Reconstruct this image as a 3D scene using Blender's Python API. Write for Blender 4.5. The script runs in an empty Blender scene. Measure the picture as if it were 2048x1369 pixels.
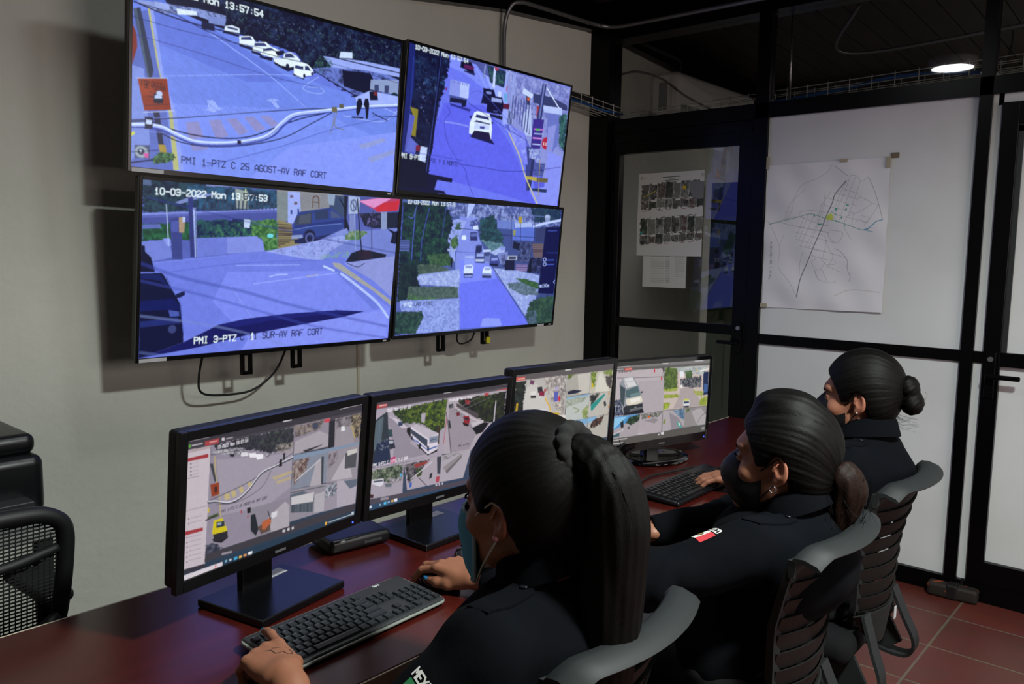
import bpy, math, random
import numpy as np
from mathutils import Matrix, Vector
D = bpy.data
SC = bpy.context.scene
COL = SC.collection
PI = math.pi

# ---------------------------------------------------------------- camera
cam_d = D.cameras.new('camera'); cam = D.objects.new('camera', cam_d); COL.objects.link(cam)
RX = np.array([[0.66120271, 0.07113915, -0.74682676],
               [-0.75005517, 0.08273262, -0.65618027],
               [0.01510683, 0.99402944, 0.10806132]])
q_, r_ = np.linalg.qr(RX); RX = q_ * np.sign(np.diag(r_))
m_ = Matrix([list(r) for r in RX]).to_4x4(); m_.translation = Vector((0, 0, 1.485))
cam.matrix_world = m_
cam_d.sensor_width = 36; cam_d.lens = 28.511; cam_d.clip_start = .02
SC.camera = cam

# ---------------------------------------------------------------- light and exposure
SC.view_settings.view_transform = 'Standard'; SC.view_settings.look = 'None'
SC.view_settings.gamma = 1; SC.view_settings.use_curve_mapping = False
SC.view_settings.exposure = 0.0
world = D.worlds.new('world'); SC.world = world; world.use_nodes = True
bg = world.node_tree.nodes['Background']; bg.inputs[0].default_value = (.75, .62, .6, 1); bg.inputs[1].default_value = .03

def area_light(name, loc, size, power, color, target=None, spread=PI, shape='DISK', sy=None):
    l = D.lights.new(name, 'AREA'); l.shape = shape; l.size = size; l.energy = power; l.color = color; l.spread = spread
    if sy: l.size_y = sy
    o = D.objects.new(name, l); COL.objects.link(o); o.location = loc
    if target is not None:
        o.rotation_euler = (Vector(target) - Vector(loc)).to_track_quat('-Z', 'Y').to_euler()
    return o
# the two round ceiling lamps and an added fill behind the camera that lifts the shadows
area_light('lamp_light', (1.4, -.35, 2.752), .256, 104, (.93, 1, .95), spread=math.radians(158))
area_light('lamp_light', (1.7, 1.52, 2.781), .256, 3.5, (.94, .98, 1))
area_light('warm_fill', (2.0, -2.3, 1.7), 2.2, 48, (1, .86, .82), target=(2.3, 2.6, 1.5), shape='RECTANGLE', sy=1.3)
area_light('neighbour_light', (6.0, .6, 2.5), .5, 17, (1, .97, .94))

# ---------------------------------------------------------------- materials
def srgb(h):
    if isinstance(h, str):
        h = h.lstrip('#'); c = [int(h[i:i + 2], 16) / 255 for i in (0, 2, 4)]
    else: c = list(h)
    return tuple((x / 12.92 if x <= .04045 else ((x + .055) / 1.055) ** 2.4) for x in c)
MATS = {}
def mat(name, col, rough=.5, metal=0, emit=None, es=1, noise=None, bump=None, spec=.5, attr=None, alpha=None, trans=0, coat=0, aniso=None):
    if name in MATS: return MATS[name]
    m = D.materials.new(name); m.use_nodes = True; nt = m.node_tree; b = nt.nodes['Principled BSDF']
    N = nt.nodes.new; L = nt.links.new
    c = srgb(col) + (1,)
    b.inputs['Base Color'].default_value = c; b.inputs['Roughness'].default_value = rough
    b.inputs['Metallic'].default_value = metal; b.inputs['Specular IOR Level'].default_value = spec
    b.inputs['Coat Weight'].default_value = coat
    if trans: b.inputs['Transmission Weight'].default_value = trans
    if alpha is not None: b.inputs['Alpha'].default_value = alpha
    if emit:
        b.inputs['Emission Color'].default_value = srgb(emit) + (1,); b.inputs['Emission Strength'].default_value = es
    tc = N('ShaderNodeTexCoord')
    if noise:  # (scale, colour2, detail, low, high, stretch)
        n = N('ShaderNodeTexNoise'); n.inputs['Scale'].default_value = noise[0]; n.inputs['Detail'].default_value = noise[2]
        mp = N('ShaderNodeMapping'); mp.inputs['Scale'].default_value = noise[5] if len(noise) > 5 else (1, 1, 1)
        L(tc.outputs['Object'], mp.inputs[0]); L(mp.outputs[0], n.inputs['Vector'])
        r = N('ShaderNodeValToRGB'); r.color_ramp.elements[0].position = noise[3]; r.color_ramp.elements[1].position = noise[4]
        r.color_ramp.elements[0].color = c; r.color_ramp.elements[1].color = srgb(noise[1]) + (1,)
        L(n.outputs['Fac'], r.inputs['Fac']); L(r.outputs['Color'], b.inputs['Base Color'])
    if attr:
        a = N('ShaderNodeAttribute'); a.attribute_name = 'col'
        if attr == 'emit':
            b.inputs['Base Color'].default_value = (.004, .004, .005, 1)
            L(a.outputs['Color'], b.inputs['Emission Color']); b.inputs['Emission Strength'].default_value = es
        else: L(a.outputs['Color'], b.inputs['Base Color'])
    if bump:  # list of (scale, strength, distance, stretch)
        prev = None
        for bp in bump:
            n = N('ShaderNodeTexNoise'); n.inputs['Scale'].default_value = bp[0]; n.inputs['Detail'].default_value = 6
            mp = N('ShaderNodeMapping'); mp.inputs['Scale'].default_value = bp[3] if len(bp) > 3 else (1, 1, 1)
            L(tc.outputs['Object'], mp.inputs[0]); L(mp.outputs[0], n.inputs['Vector'])
            u = N('ShaderNodeBump'); u.inputs['Strength'].default_value = bp[1]; u.inputs['Distance'].default_value = bp[2]
            L(n.outputs['Fac'], u.inputs['Height'])
            if prev: L(prev.outputs[0], u.inputs['Normal'])
            prev = u
        L(prev.outputs[0], b.inputs['Normal'])
    MATS[name] = m
    return m

# ---------------------------------------------------------------- mesh helpers
class MB:
    def __init__(s): s.v = []; s.f = []; s.n = 0; s.cl = []
    def add(s, v, f):
        v = np.asarray(v, float); s.v.append(v)
        for q in f: s.f.append([i + s.n for i in q])
        s.n += len(v)
    def box(s, c, size, r=0, M=None, seg=2):
        """box centred at c, full size, optionally with rounded edges of radius r"""
        h = np.array(size, float) / 2
        if r <= 0:
            v = np.array([[x, y, z] for x in (-1, 1) for y in (-1, 1) for z in (-1, 1)]) * h
            f = [(0, 1, 3, 2), (4, 6, 7, 5), (0, 4, 5, 1), (2, 3, 7, 6), (0, 2, 6, 4), (1, 5, 7, 3)]
        else:
            r = min(r, h.min() * .98)
            import itertools
            k = seg
            # rounded cube: grid on each face mapped to the rounded box
            v = []; f = []; idx = {}
            t = [-1 - 0 * i for i in range(1)]
            params = [-(1) + 0]
            u = np.concatenate([np.linspace(-1, 0, k + 1), np.linspace(0, 1, k + 1)])
            side = np.concatenate([-np.ones(k + 1), np.ones(k + 1)])
            def P(a):  # a = (signed unit, side) for each axis
                d = np.array([x[0] for x in a]); sd = np.array([x[1] for x in a])
                n = d / max(np.linalg.norm(d), 1e-9)
                return sd * (h - r) + n * r
            for ax in range(3):
                o = [i for i in range(3) if i != ax]
                for sg in (-1, 1):
                    ids = {}
                    for i in range(len(u)):
                        for j in range(len(u)):
                            a = [None] * 3
                            a[ax] = (sg, sg); a[o[0]] = (math.tan(u[i] * PI / 4) if 1 else u[i], side[i]); a[o[1]] = (math.tan(u[j] * PI / 4), side[j])
                            # order so that corner arcs sit at the outside
                            p = P(a); key = tuple(np.round(p, 6))
                            if key not in idx: idx[key] = len(v); v.append(p)
                            ids[i, j] = idx[key]
                    # reorder: negative side grows -1..0, flat, 0..1
                    for i in range(len(u) - 1):
                        for j in range(len(u) - 1):
                            q = [ids[i, j], ids[i + 1, j], ids[i + 1, j + 1], ids[i, j + 1]]
                            if (sg > 0) != (ax != 1): q = q[::-1]
                            q2 = []
                            for w in q:
                                if w not in q2: q2.append(w)
                            if len(q2) > 2: f.append(q2)
            v = np.array(v)
        if M is not None: v = v @ np.array(M)[:3, :3].T
        s.add(v + np.array(c), f); return s
    def tube(s, pts, r, n=10, cap=True, sx=1.0):
        pts = np.array(pts, float); rr = np.broadcast_to(np.array(r, float), (len(pts),))
        T = np.gradient(pts, axis=0); T /= np.linalg.norm(T, axis=1)[:, None] + 1e-12
        a = np.array([0, 0, 1.]) if abs(T[0][2]) < .9 else np.array([1., 0, 0])
        U = np.cross(T[0], a); U /= np.linalg.norm(U); v = []
        for i, p in enumerate(pts):
            U = U - T[i] * np.dot(U, T[i]); U /= np.linalg.norm(U) + 1e-12; W = np.cross(T[i], U)
            for k in range(n):
                t = 2 * PI * k / n; v.append(p + rr[i] * (math.cos(t) * U * sx + math.sin(t) * W))
        f = []
        for i in range(len(pts) - 1):
            for k in range(n):
                f.append((i * n + k, i * n + (k + 1) % n, (i + 1) * n + (k + 1) % n, (i + 1) * n + k))
        if cap: f.append(list(range(n))[::-1]); f.append([(len(pts) - 1) * n + k for k in range(n)])
        s.add(v, f); return s
    def prism(s, poly, z0, z1, M=None, o=(0, 0, 0)):
        """polygon in xy extruded from z0 to z1"""
        n = len(poly); v = [(x, y, z0) for x, y in poly] + [(x, y, z1) for x, y in poly]
        f = [list(range(n))[::-1], list(range(n, 2 * n))] + [(i, (i + 1) % n, n + (i + 1) % n, n + i) for i in range(n)]
        v = np.array(v, float)
        if M is not None: v = v @ np.array(M)[:3, :3].T
        s.add(v + np.array(o), f); return s
    def lathe(s, prof, n=32, c=(0, 0, 0), sx=1, sy=1):
        v = []; f = []
        for (r, z) in prof:
            for k in range(n):
                t = 2 * PI * k / n; v.append((r * math.cos(t) * sx + c[0], r * math.sin(t) * sy + c[1], z + c[2]))
        for i in range(len(prof) - 1):
            for k in range(n): f.append((i * n + k, i * n + (k + 1) % n, (i + 1) * n + (k + 1) % n, (i + 1) * n + k))
        f.append(list(range(n))[::-1]); f.append([(len(prof) - 1) * n + k for k in range(n)])
        s.add(v, f); return s
    def ribbon(s, P, Q, th):
        """slab between two polylines P and Q (same count) with thickness vector th per point"""
        P = np.array(P, float); Q = np.array(Q, float); th = np.broadcast_to(np.array(th, float), P.shape); n = len(P)
        v = np.concatenate([P, Q, Q + th, P + th]); f = []
        for i in range(n - 1):
            for a in range(4): b = (a + 1) % 4; f.append((a * n + i, a * n + i + 1, b * n + i + 1, b * n + i))
        f.append((0, n, 2 * n, 3 * n)); f.append((n - 1, 4 * n - 1, 3 * n - 1, 2 * n - 1))
        s.add(v, f); return s
    def mesh(s, name, smooth=False):
        me = D.meshes.new(name); v = np.concatenate(s.v)
        me.from_pydata([tuple(x) for x in v], [], s.f)
        import bmesh
        bm = bmesh.new(); bm.from_mesh(me); bmesh.ops.recalc_face_normals(bm, faces=bm.faces); bm.to_mesh(me); bm.free()
        if smooth: me.polygons.foreach_set('use_smooth', [True] * len(me.polygons))
        return me
    def obj(s, name, m, parent=None, smooth=False, M=None):
        o = D.objects.new(name, s.mesh(name, smooth)); COL.objects.link(o)
        if m: o.data.materials.append(m)
        if parent is not None: o.parent = parent
        if M is not None: o.matrix_local = M
        return o
def smooth_by_angle(o, ang=40):
    me = o.data
    me.polygons.foreach_set('use_smooth', [True] * len(me.polygons))
    try: me.set_sharp_from_angle(angle=math.radians(ang))
    except Exception: pass
    return o
def tag(o, label=None, cat=None, group=None, kind=None):
    if label: o['label'] = label
    if cat: o['category'] = cat
    if group: o['group'] = group
    if kind: o['kind'] = kind
    return o
def thing(name, loc, rz=0, label=None, cat=None, group=None, kind=None):
    o = D.objects.new(name, None); COL.objects.link(o); o.location = loc; o.rotation_euler = (0, 0, rz); o.empty_display_size = .05
    return tag(o, label, cat, group, kind)
def copy_tree(o, parent=None):
    c = o.copy(); COL.objects.link(c)
    if parent is not None: c.parent = parent
    for ch in list(o.children): copy_tree(ch, c)
    return c
def struct(name, c, size, m, parent=None, r=0):
    o = MB().box(c, size, r).obj(name, m, parent)
    if parent is None: o['kind'] = 'structure'
    return o
def catmull(pts, n=12):
    P = np.array(pts, float); P = np.concatenate([[2 * P[0] - P[1]], P, [2 * P[-1] - P[-2]]]); out = []
    for i in range(1, len(P) - 2):
        for t in np.linspace(0, 1, n, endpoint=False):
            a, b, c, d = P[i - 1:i + 3]
            out.append(.5 * (2 * b + (c - a) * t + (2 * a - 5 * b + 4 * c - d) * t * t + (-a + 3 * b - 3 * c + d) * t ** 3))
    out.append(P[-2]); return np.array(out)
# ================================================================ the room
m_wall = mat('painted_plaster', '#cdcec4', .85, noise=(1.3, '#bfc0b6', 6, .35, .75), bump=[(5, .35, .02), (28, .35, .008), (90, .2, .003)])
m_black = mat('black_steel', '#040406', .3, 0, bump=[(30, .06, .002)], spec=.16)
m_panel = mat('white_board', '#d3d5d6', .55, noise=(2.2, '#c6c8c8', 5, .4, .8))
m_wood = mat('dark_ceiling_boards', '#2a1913', .7, noise=(5, '#170e0b', 5, .3, .7, (.4, 6, 1)), bump=[(6, .3, .01, (.3, 8, 1))])
m_alum = mat('grey_aluminium', '#3a3c3d', .45, .6)
m_grey = mat('grey_door_board', '#8d8f8b', .6)

# floor: terracotta tiles with pale joints, rotated grid
m_floor = D.materials.new('terracotta_tiles'); m_floor.use_nodes = True
nt = m_floor.node_tree; N = nt.nodes.new; L = nt.links.new; b = nt.nodes['Principled BSDF']
tc = N('ShaderNodeTexCoord'); mp = N('ShaderNodeMapping'); mp.inputs['Location'].default_value = (.02, -.085, 0)
br = N('ShaderNodeTexBrick'); br.offset = 0.0; br.inputs['Scale'].default_value = 1; br.inputs['Brick Width'].default_value = .335; br.inputs['Row Height'].default_value = .335
br.inputs['Mortar Size'].default_value = .0055; br.inputs['Mortar Smooth'].default_value = .3
br.inputs['Color1'].default_value = srgb('#69312a') + (1,); br.inputs['Color2'].default_value = srgb('#5c2a23') + (1,); br.inputs['Mortar'].default_value = srgb('#6e6052') + (1,)
nz = N('ShaderNodeTexNoise'); nz.inputs['Scale'].default_value = 6; nz.inputs['Detail'].default_value = 6
mx = N('ShaderNodeMix'); mx.data_type = 'RGBA'; mx.blend_type = 'MULTIPLY'; mx.inputs[0].default_value = .5
L(tc.outputs['Object'], mp.inputs[0]); L(mp.outputs[0], br.inputs['Vector']); L(tc.outputs['Object'], nz.inputs['Vector'])
L(br.outputs['Color'], mx.inputs[6]); L(nz.outputs['Color'], mx.inputs[7]); L(mx.outputs[2], b.inputs['Base Color'])
bp = N('ShaderNodeBump'); bp.inputs['Strength'].default_value = .4; bp.inputs['Distance'].default_value = .003; bp.invert = True
L(br.outputs['Fac'], bp.inputs['Height']); L(bp.outputs[0], b.inputs['Normal']); b.inputs['Roughness'].default_value = .42
MATS['floor'] = m_floor
struct('floor', (2.2, .1, -.05), (9.6, 6.0, .1), m_floor)

XP = 3.956
# plastered wall carrying the televisions, runs on into the next room; its top edge follows the roof
w = MB()
top = [(-2.6, 2.46), (1.6, 2.53), (2.46, 2.6), (3.115, 2.69), (3.84, 2.745), (4.18, 2.735), (5.75, 2.60), (7.0, 2.5)]
poly = [(-2.6, 0), (7.0, 0)] + top[::-1]
w.prism(poly, 0, .15, M=Matrix(((1, 0, 0), (0, 0, 1), (0, 1, 0))), o=(0, 2.85, 0))
w.obj('wall_back', m_wall)['kind'] = 'structure'
struct('wall_left', (-2.55, .1, 1.4), (.1, 6.0, 2.8), m_wall)
struct('wall_far', (6.95, .1, 1.4), (.1, 6.0, 2.8), m_wall)

# ceiling boards, two slopes meeting over the partition
cb = MB()
def slope(x0, z0, x1, z1, y0=-3, y1=3.0):
    n = int((y1 - y0) / .14)
    for i in range(n):
        ya = y0 + i * (y1 - y0) / n; yb = ya + (y1 - y0) / n - .006
        cb.add([(x0, ya, z0), (x1, ya, z1), (x1, yb, z1), (x0, yb, z0), (x0, ya, z0 + .03), (x1, ya, z1 + .03), (x1, yb, z1 + .03), (x0, yb, z0 + .03)],
               [(0, 1, 2, 3), (4, 7, 6, 5), (0, 4, 5, 1), (1, 5, 6, 2), (2, 6, 7, 3), (3, 7, 4, 0)])
slope(-2.6, 2.72, XP, 2.9); slope(XP, 2.9, 7.0, 2.74)
cb.add([(-2.6, -3, 2.95), (7, -3, 2.95), (7, 3, 2.95), (-2.6, 3, 2.95)], [(0, 1, 2, 3)])
cb.obj('ceiling', m_wood)['kind'] = 'structure'
# steel beams
bm_ = MB()
bt = [(x, z) for x, z in top]
pol = [(x, z + .0) for x, z in bt] + [(x, z + .26) for x, z in bt[::-1]]
bm_.prism(pol, 0, .12, M=Matrix(((1, 0, 0), (0, 0, 1), (0, 1, 0))), o=(0, 2.79, 0))
bm_.obj('trim_1', m_black)['kind'] = 'structure'
struct('trim_2', (XP, .0, 2.79), (.14, 5.6, .22), m_black)          # beam over the partition
struct('trim_3', (XP, 2.785, 1.37), (.13, .13, 2.74), m_black)       # corner post
struct('trim_4', (XP, .0, 2.215), (.06, 5.44, .075), m_black)        # long rail above door and boards
struct('trim_5', (XP, 1.815, 1.36), (.06, .07, 2.64), m_black)       # post right of the glass door
struct('trim_6', (XP, .825, 1.36), (.06, .05, 2.64), m_black)        # post right of the big board
struct('trim_7', (XP, 1.315, 1.073), (.05, .93, .05), m_black)       # middle rail
struct('trim_8', (XP, .78, 1.073), (.04, .04, .05), m_black)
struct('trim_9', (XP, -1.0, .04), (.07, 7.44 - 3.9, .08), m_black)    # bottom rail
struct('trim_10', (XP, 1.31, .04), (.07, 1.06, .08), m_black)
struct('trim_11', (XP, -.05, 1.36), (.06, .06, 2.64), m_black)
# boards
struct('wall_right', (XP, 1.315, 1.64), (.02, .94, 1.085), m_panel)
struct('wall_right', (XP, 1.315, .563), (.02, .94, .97), m_panel)
struct('wall_right', (XP, .781, 1.13), (.02, .042, 2.1), m_panel)
struct('wall_right', (XP, .38, 2.158), (.02, .80, .05), m_panel)
struct('wall_right', (XP, -1.5, 1.1), (.02, 2.9, 2.2), m_panel)
# panes above the rail
m_glass = mat('clear_glass', '#ffffff', .02, trans=1); m_glass.node_tree.nodes['Principled BSDF'].inputs['IOR'].default_value = 1.45
def pane(name, y0, y1, z0, z1, parent=None):
    o = MB().box((XP, (y0 + y1) / 2, (z0 + z1) / 2), (.006, y1 - y0, z1 - z0)).obj(name, m_glass, parent)
    if parent is None: o['kind'] = 'structure'
    return o
pane('window_1', 1.85, 2.72, 2.2525, 2.68); pane('window_2', .85, 1.78, 2.2525, 2.68); pane('window_3', -.02, .80, 2.2525, 2.68)

# glass door
d1 = thing('door_1', (0, 0, 0)); d1['kind'] = 'structure'
f = MB()
f.box((XP, 2.69, 1.09), (.05, .065, 2.17), .004); f.box((XP, 1.89, 1.09), (.05, .08, 2.17), .004)
f.box((XP, 2.29, 2.118), (.05, .74, .12), .004); f.box((XP, 2.29, 1.105), (.045, .74, .05), .004); f.box((XP, 2.29, .08), (.05, .74, .14), .004)
f.box((XP - .028, 2.29, 2.13), (.01, .86, .02)); f.box((XP - .028, 2.70, 1.1), (.01, .014, 2.1))
f.obj('door_frame', m_black, d1)
pane('door_glass', 1.928, 2.66, 1.13, 2.06, d1); pane('door_glass', 1.928, 2.66, .15, 1.08, d1)
h = MB(); h.tube([(XP - .03, 1.885, 1.045), (XP - .075, 1.885, 1.045)], .009).box((XP - .078, 1.925, 1.045), (.016, .115, .018), .006)
h.box((XP - .03, 1.885, 1.07), (.012, .03, .16), .004); h.obj('door_handle', m_black, d1)
lk = MB().tube([(XP - .024, 1.885, 1.12), (XP - .045, 1.885, 1.12)], .011, 16); lk.obj('lock', mat('steel', '#9a9a98', .35, .9), d1)
# aluminium door on the right
d2 = thing('door_2', (0, 0, 0)); d2['kind'] = 'structure'
f = MB(); f.box((XP - .005, .73, 1.11), (.05, .065, 2.06), .003); f.box((XP - .005, .35, 2.095), (.05, .7, .09), .003)
f.box((XP - .005, .33, 1.07), (.05, .74, .06), .003); f.box((XP - .005, .33, .09), (.05, .74, .18), .003); f.box((XP - .005, .01, 1.11), (.05, .065, 2.06), .003)
f.obj('door_frame', m_black, d2)
MB().box((XP + .005, .37, 1.57), (.015, .66, .96)).box((XP + .005, .37, .61), (.015, .66, .87)).obj('door_panel', m_panel, d2)
MB().box((XP - .012, .37, 2.035), (.012, .66, .03)).box((XP - .012, .688, 1.57), (.012, .02, .95)).obj('trim_strip', m_alum, d2)
h = MB(); h.tube([(XP - .03, .73, 1.0), (XP - .08, .73, 1.0)], .01).box((XP - .082, .675, 1.0), (.018, .13, .02), .006).box((XP - .034, .73, 1.0), (.012, .04, .2), .005)
h.obj('door_handle', m_black, d2)
MB().tube([(XP - .03, .73, 1.07), (XP - .05, .73, 1.07)], .011, 16).obj('lock', MATS['steel'], d2)

# things in the next room, seen through the panes
ac = thing('air_conditioner', (4.66, 2.85, 2.49), 0, 'white split air conditioner high on the wall of the next room', 'air conditioner')
m_wp = mat('white_plastic', '#ebe6e2', .45)
b_ = MB().box((.42, -.10, 0), (1.1, .20, .28), .04, seg=4); smooth_by_angle(b_.obj('body', m_wp, ac))
MB().box((-.132, -.10, -.01), (.006, .06, .17), .002).obj('side_grille', mat('grey_grille', '#6e6e70', .6), ac)
MB().box((.42, -.205, -.09), (1.0, .008, .06), .003).obj('air_outlet', mat('grey_grille', '#6e6e70', .6), ac)
cc = MB().tube(catmull([(4.18, 2.84, 2.565), (4.22, 2.74, 2.575), (4.30, 2.62, 2.53), (4.55, 2.58, 2.455), (4.9, 2.5, 2.39), (5.3, 2.4, 2.385), (5.6, 2.2, 2.42)], 8), .007, 8)
tag(cc.obj('cable', mat('black_rubber', '#0c0c0e', .6), smooth=True), 'black cable curving from a wall hole across the air conditioner', 'cable')
tag(MB().box((4.175, 2.843, 2.565), (.03, .014, .045), .006).box((4.175, 2.846, 2.52), (.02, .008, .05), .003).obj('foam_seal', mat('yellow_foam', '#8f7a4c', .9), smooth=False), 'yellowed foam seal around the cable hole in next room wall', 'seal')
struct('wall_next', (5.3, 2.03, 1.0), (.05, 1.5, 2.0), mat('green_board', '#46593a', .7))
struct('trim_12', (6.2, 2.3, 2.66), (.08, 1.2, .1), m_wood)
struct('trim_13', (6.6, .4, 2.32), (.06, 4.8, .2), mat('pale_board', '#8f8a84', .8))
# rod, conduits
m_cond = mat('galvanised_conduit', '#77777a', .4, .7)
tag(MB().tube([(XP + .1, 1.73, 2.24), (XP + .1, 1.735, 2.70)], .006, 10).obj('threaded_rod', MATS['steel'], smooth=True), 'thin bright steel rod hanging beside the black post above the boards', 'rod')
tag(MB().tube(catmull([(3.115, 2.82, 2.38), (3.115, 2.82, 2.6), (3.12, 2.79, 2.7), (3.17, 2.765, 2.735), (3.35, 2.76, 2.745), (3.75, 2.75, 2.755), (3.82, 2.72, 2.75), (3.865, 2.65, 2.745), (3.87, 2.4, 2.742), (3.87, 1.0, 2.735), (3.87, 0, 2.73)], 8), .011, 10).obj('conduit', m_cond, smooth=True),
    'grey metal conduit rising behind the upper right television and bending along the black beams', 'conduit')
tag(MB().box((2.214, 2.846, .93), (.012, .008, 1.06)).obj('cable_cover', mat('ivory_plastic', '#b9b2a0', .6)), 'thin ivory cable cover running down the wall below the televisions', 'cable cover')
c2 = MB(); c2.tube(catmull([(4.6, 1.6, 2.84), (4.7, 1.75, 2.66), (4.8, 1.55, 2.63), (4.9, .9, 2.68), (5.0, .4, 2.72), (5.1, -.5, 2.78)], 8), .009, 8)
tag(c2.obj('conduit', m_cond, smooth=True), 'bent metal conduit under the dark ceiling of the next room', 'conduit')
tag(MB().tube(catmull([(4.9, .93, 2.66), (4.9, .93, 2.6), (4.88, .95, 2.45), (4.87, .96, 2.36)], 8), .004, 6).obj('cable', MATS['black_rubber'], smooth=True), 'thin loose cable dangling from the conduit in the next room', 'cable')
# wire mesh cable tray
def tray(P0, P1, wid, hgt, name, label, side):
    P0 = np.array(P0, float); P1 = np.array(P1, float); d = P1 - P0; Ln = np.linalg.norm(d); u = d / Ln
    s_ = np.cross(u, [0, 0, 1.]); s_ /= np.linalg.norm(s_); up = np.array([0, 0, 1.]); g = MB()
    for a, bz in ((-wid / 2, hgt), (-wid / 2, hgt / 2), (-wid / 2, 0), (-wid / 6, 0), (wid / 6, 0), (wid / 2, 0), (wid / 2, hgt / 2), (wid / 2, hgt)):
        g.tube([P0 + s_ * a + up * bz, P1 + s_ * a + up * bz], .0022, 6)
    k = int(Ln / .1)
    for i in range(k + 1):
        o = P0 + u * (i * Ln / max(k, 1))
        g.tube([o - s_ * wid / 2 + up * (hgt + .008), o - s_ * wid / 2, o + s_ * wid / 2, o + s_ * wid / 2 + up * (hgt + .008)], .0022, 6)
    return tag(g.obj(name, m_tray), label, 'cable tray')
m_tray = mat('zinc_wire', '#c4c4bc', .4, .5)
tray((3.3, 2.75, 2.31), (4.02, 2.75, 2.27), .1, .055, 'cable_tray', 'short wire cable tray between the upper right television and the corner post', 1)
tray((4.12, 2.68, 2.25), (4.15, -.3, 2.33), .1, .06, 'cable_tray', 'long wire mesh cable tray running behind the panes above the boards', 1)
m_blue = mat('blue_cable', '#1f4f8c', .5)
tag(MB().tube(catmull([(3.35, 2.74, 2.325), (3.7, 2.75, 2.32), (3.86, 2.73, 2.30), (4.03, 2.71, 2.30)], 8), .008, 8).obj('network_cable', m_blue, smooth=True), 'blue network cable lying in the short tray by the corner post', 'cable')
tag(MB().tube(catmull([(4.13, 2.0, 2.28), (4.14, 1.5, 2.315), (4.14, 1.3, 2.34), (4.15, 1.1, 2.34), (4.15, .9, 2.315)], 8), .009, 8).obj('network_cable', m_blue, smooth=True), 'blue network cable arching inside the long tray above the boards', 'cable')
tag(MB().box((3.62, 2.74, 2.345), (.26, .045, .03), .006).obj('adapter', MATS['black_rubber']), 'flat black adapter lying in the short cable tray', 'adapter')

# ceiling lamps
m_lampring = mat('white_metal', '#d8d8d8', .4)
m_lamp = mat('lamp_diffuser', '#ffffff', .5, emit='#f6faff', es=20)
def lamp(x, y, z, label):
    t = thing('ceiling_lamp', (x, y, z), 0, label, 'ceiling lamp', None)
    MB().lathe([(.15, .07), (.15, -.005), (.135, -.02), (.128, -.02), (.128, .0)], 40).obj('housing', m_lampring, t, True)
    MB().lathe([(.128, -.012), (.127, -.0165)], 40).obj('diffuser', m_lamp, t)
lamp(1.4, -.35, 2.771, 'round white ceiling lamp high behind the operators, out of the picture'); lamp(1.7, 1.52, 2.80, 'round white ceiling lamp above the monitors, mirrored in the pane above the boards')

# hammer head shaped weight on the floor by the door post
hd = MB(); M_ = Matrix.Rotation(math.radians(-86), 3, 'Z')
hd.box((0, 0, 0), (.2, .062, .062), .016, M_, 3)
ho = thing('metal_door_stop', (3.885, .80, .0), 0, 'rusty dark metal block with orange stains lying on the tiles against the door post', 'door stop')
o_ = hd.obj('block', mat('rusty_iron', '#231c19', .7, .3, noise=(26, '#a5481c', 5, .62, .7), bump=[(60, .4, .003)]), ho); o_.location = (0, 0, .032); smooth_by_angle(o_)
MB().box((.0, .0, .034), (.066, .05, .066), .01).obj('collar', mat('dark_iron', '#171313', .6, .4), ho)

# ================================================================ desk, side table
m_desk = mat('mahogany_laminate', '#46140f', .22, noise=(7, '#39100c', 5, .3, .75, (.35, 5, 1)), spec=.7)
desk = thing('desk', (1.4, 1.37, 0), 0, 'long dark red wooden console desk carrying the monitors', 'desk')
MB().box((.0, .0, .7355), (4.1, .625, .029), .003).obj('desktop', m_desk, desk)
MB().box((0, -.3145, .7355), (4.1, .004, .028), .001).box((0, .3145, .7355), (4.1, .004, .028), .001).obj('edge_band', mat('ivory_edge_band', '#c3bba5', .5), desk)
m_dk = mat('grey_side_board', '#5f5a50', .7)
for x in (-2.0, -.72, .62, 2.0): MB().box((x, .02, .36), (.03, .54, .72), .002).obj('leg_panel', m_dk, desk)
MB().box((0, .2, .46), (4.06, .018, .46), .002).obj('modesty_panel', m_dk, desk)

tb = thing('side_table', (.145, 2.52, 0), 0, 'pale grey table against the wall at the left edge', 'table')
m_tb = mat('grey_laminate', '#8d8f8c', .5)
MB().box((0, .02, .735), (1.34, .54, .03), .004).obj('tabletop', m_tb, tb)
for x in (-.6, .6):
    for y in (-.22, .26): MB().box((x, y, .36), (.04, .04, .72), .004).obj('leg', m_alum, tb)
pr = thing('printer', (.575, 2.55, .75), 0, 'black desktop printer standing on the grey side table', 'printer')
m_pl = mat('black_plastic', '#0c0d10', .35); m_plm = mat('matte_black_plastic', '#0e0e10', .55)
p_ = MB().box((0, .03, .085), (.44, .36, .17), .03, seg=3); smooth_by_angle(p_.obj('body', m_pl, pr))
smooth_by_angle(MB().box((0, .03, .195), (.42, .3, .06), .025, seg=3).obj('scanner_lid', m_pl, pr))
MB().box((0, -.16, .05), (.34, .1, .02), .004).obj('paper_tray', mat('dark_grey_plastic', '#2a2c2f', .4), pr)
MB().box((.221, -.02, .10), (.004, .06, .08), .001).obj('side_vent', mat('dark_grey_plastic', '#2a2c2f', .4), pr)
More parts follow.
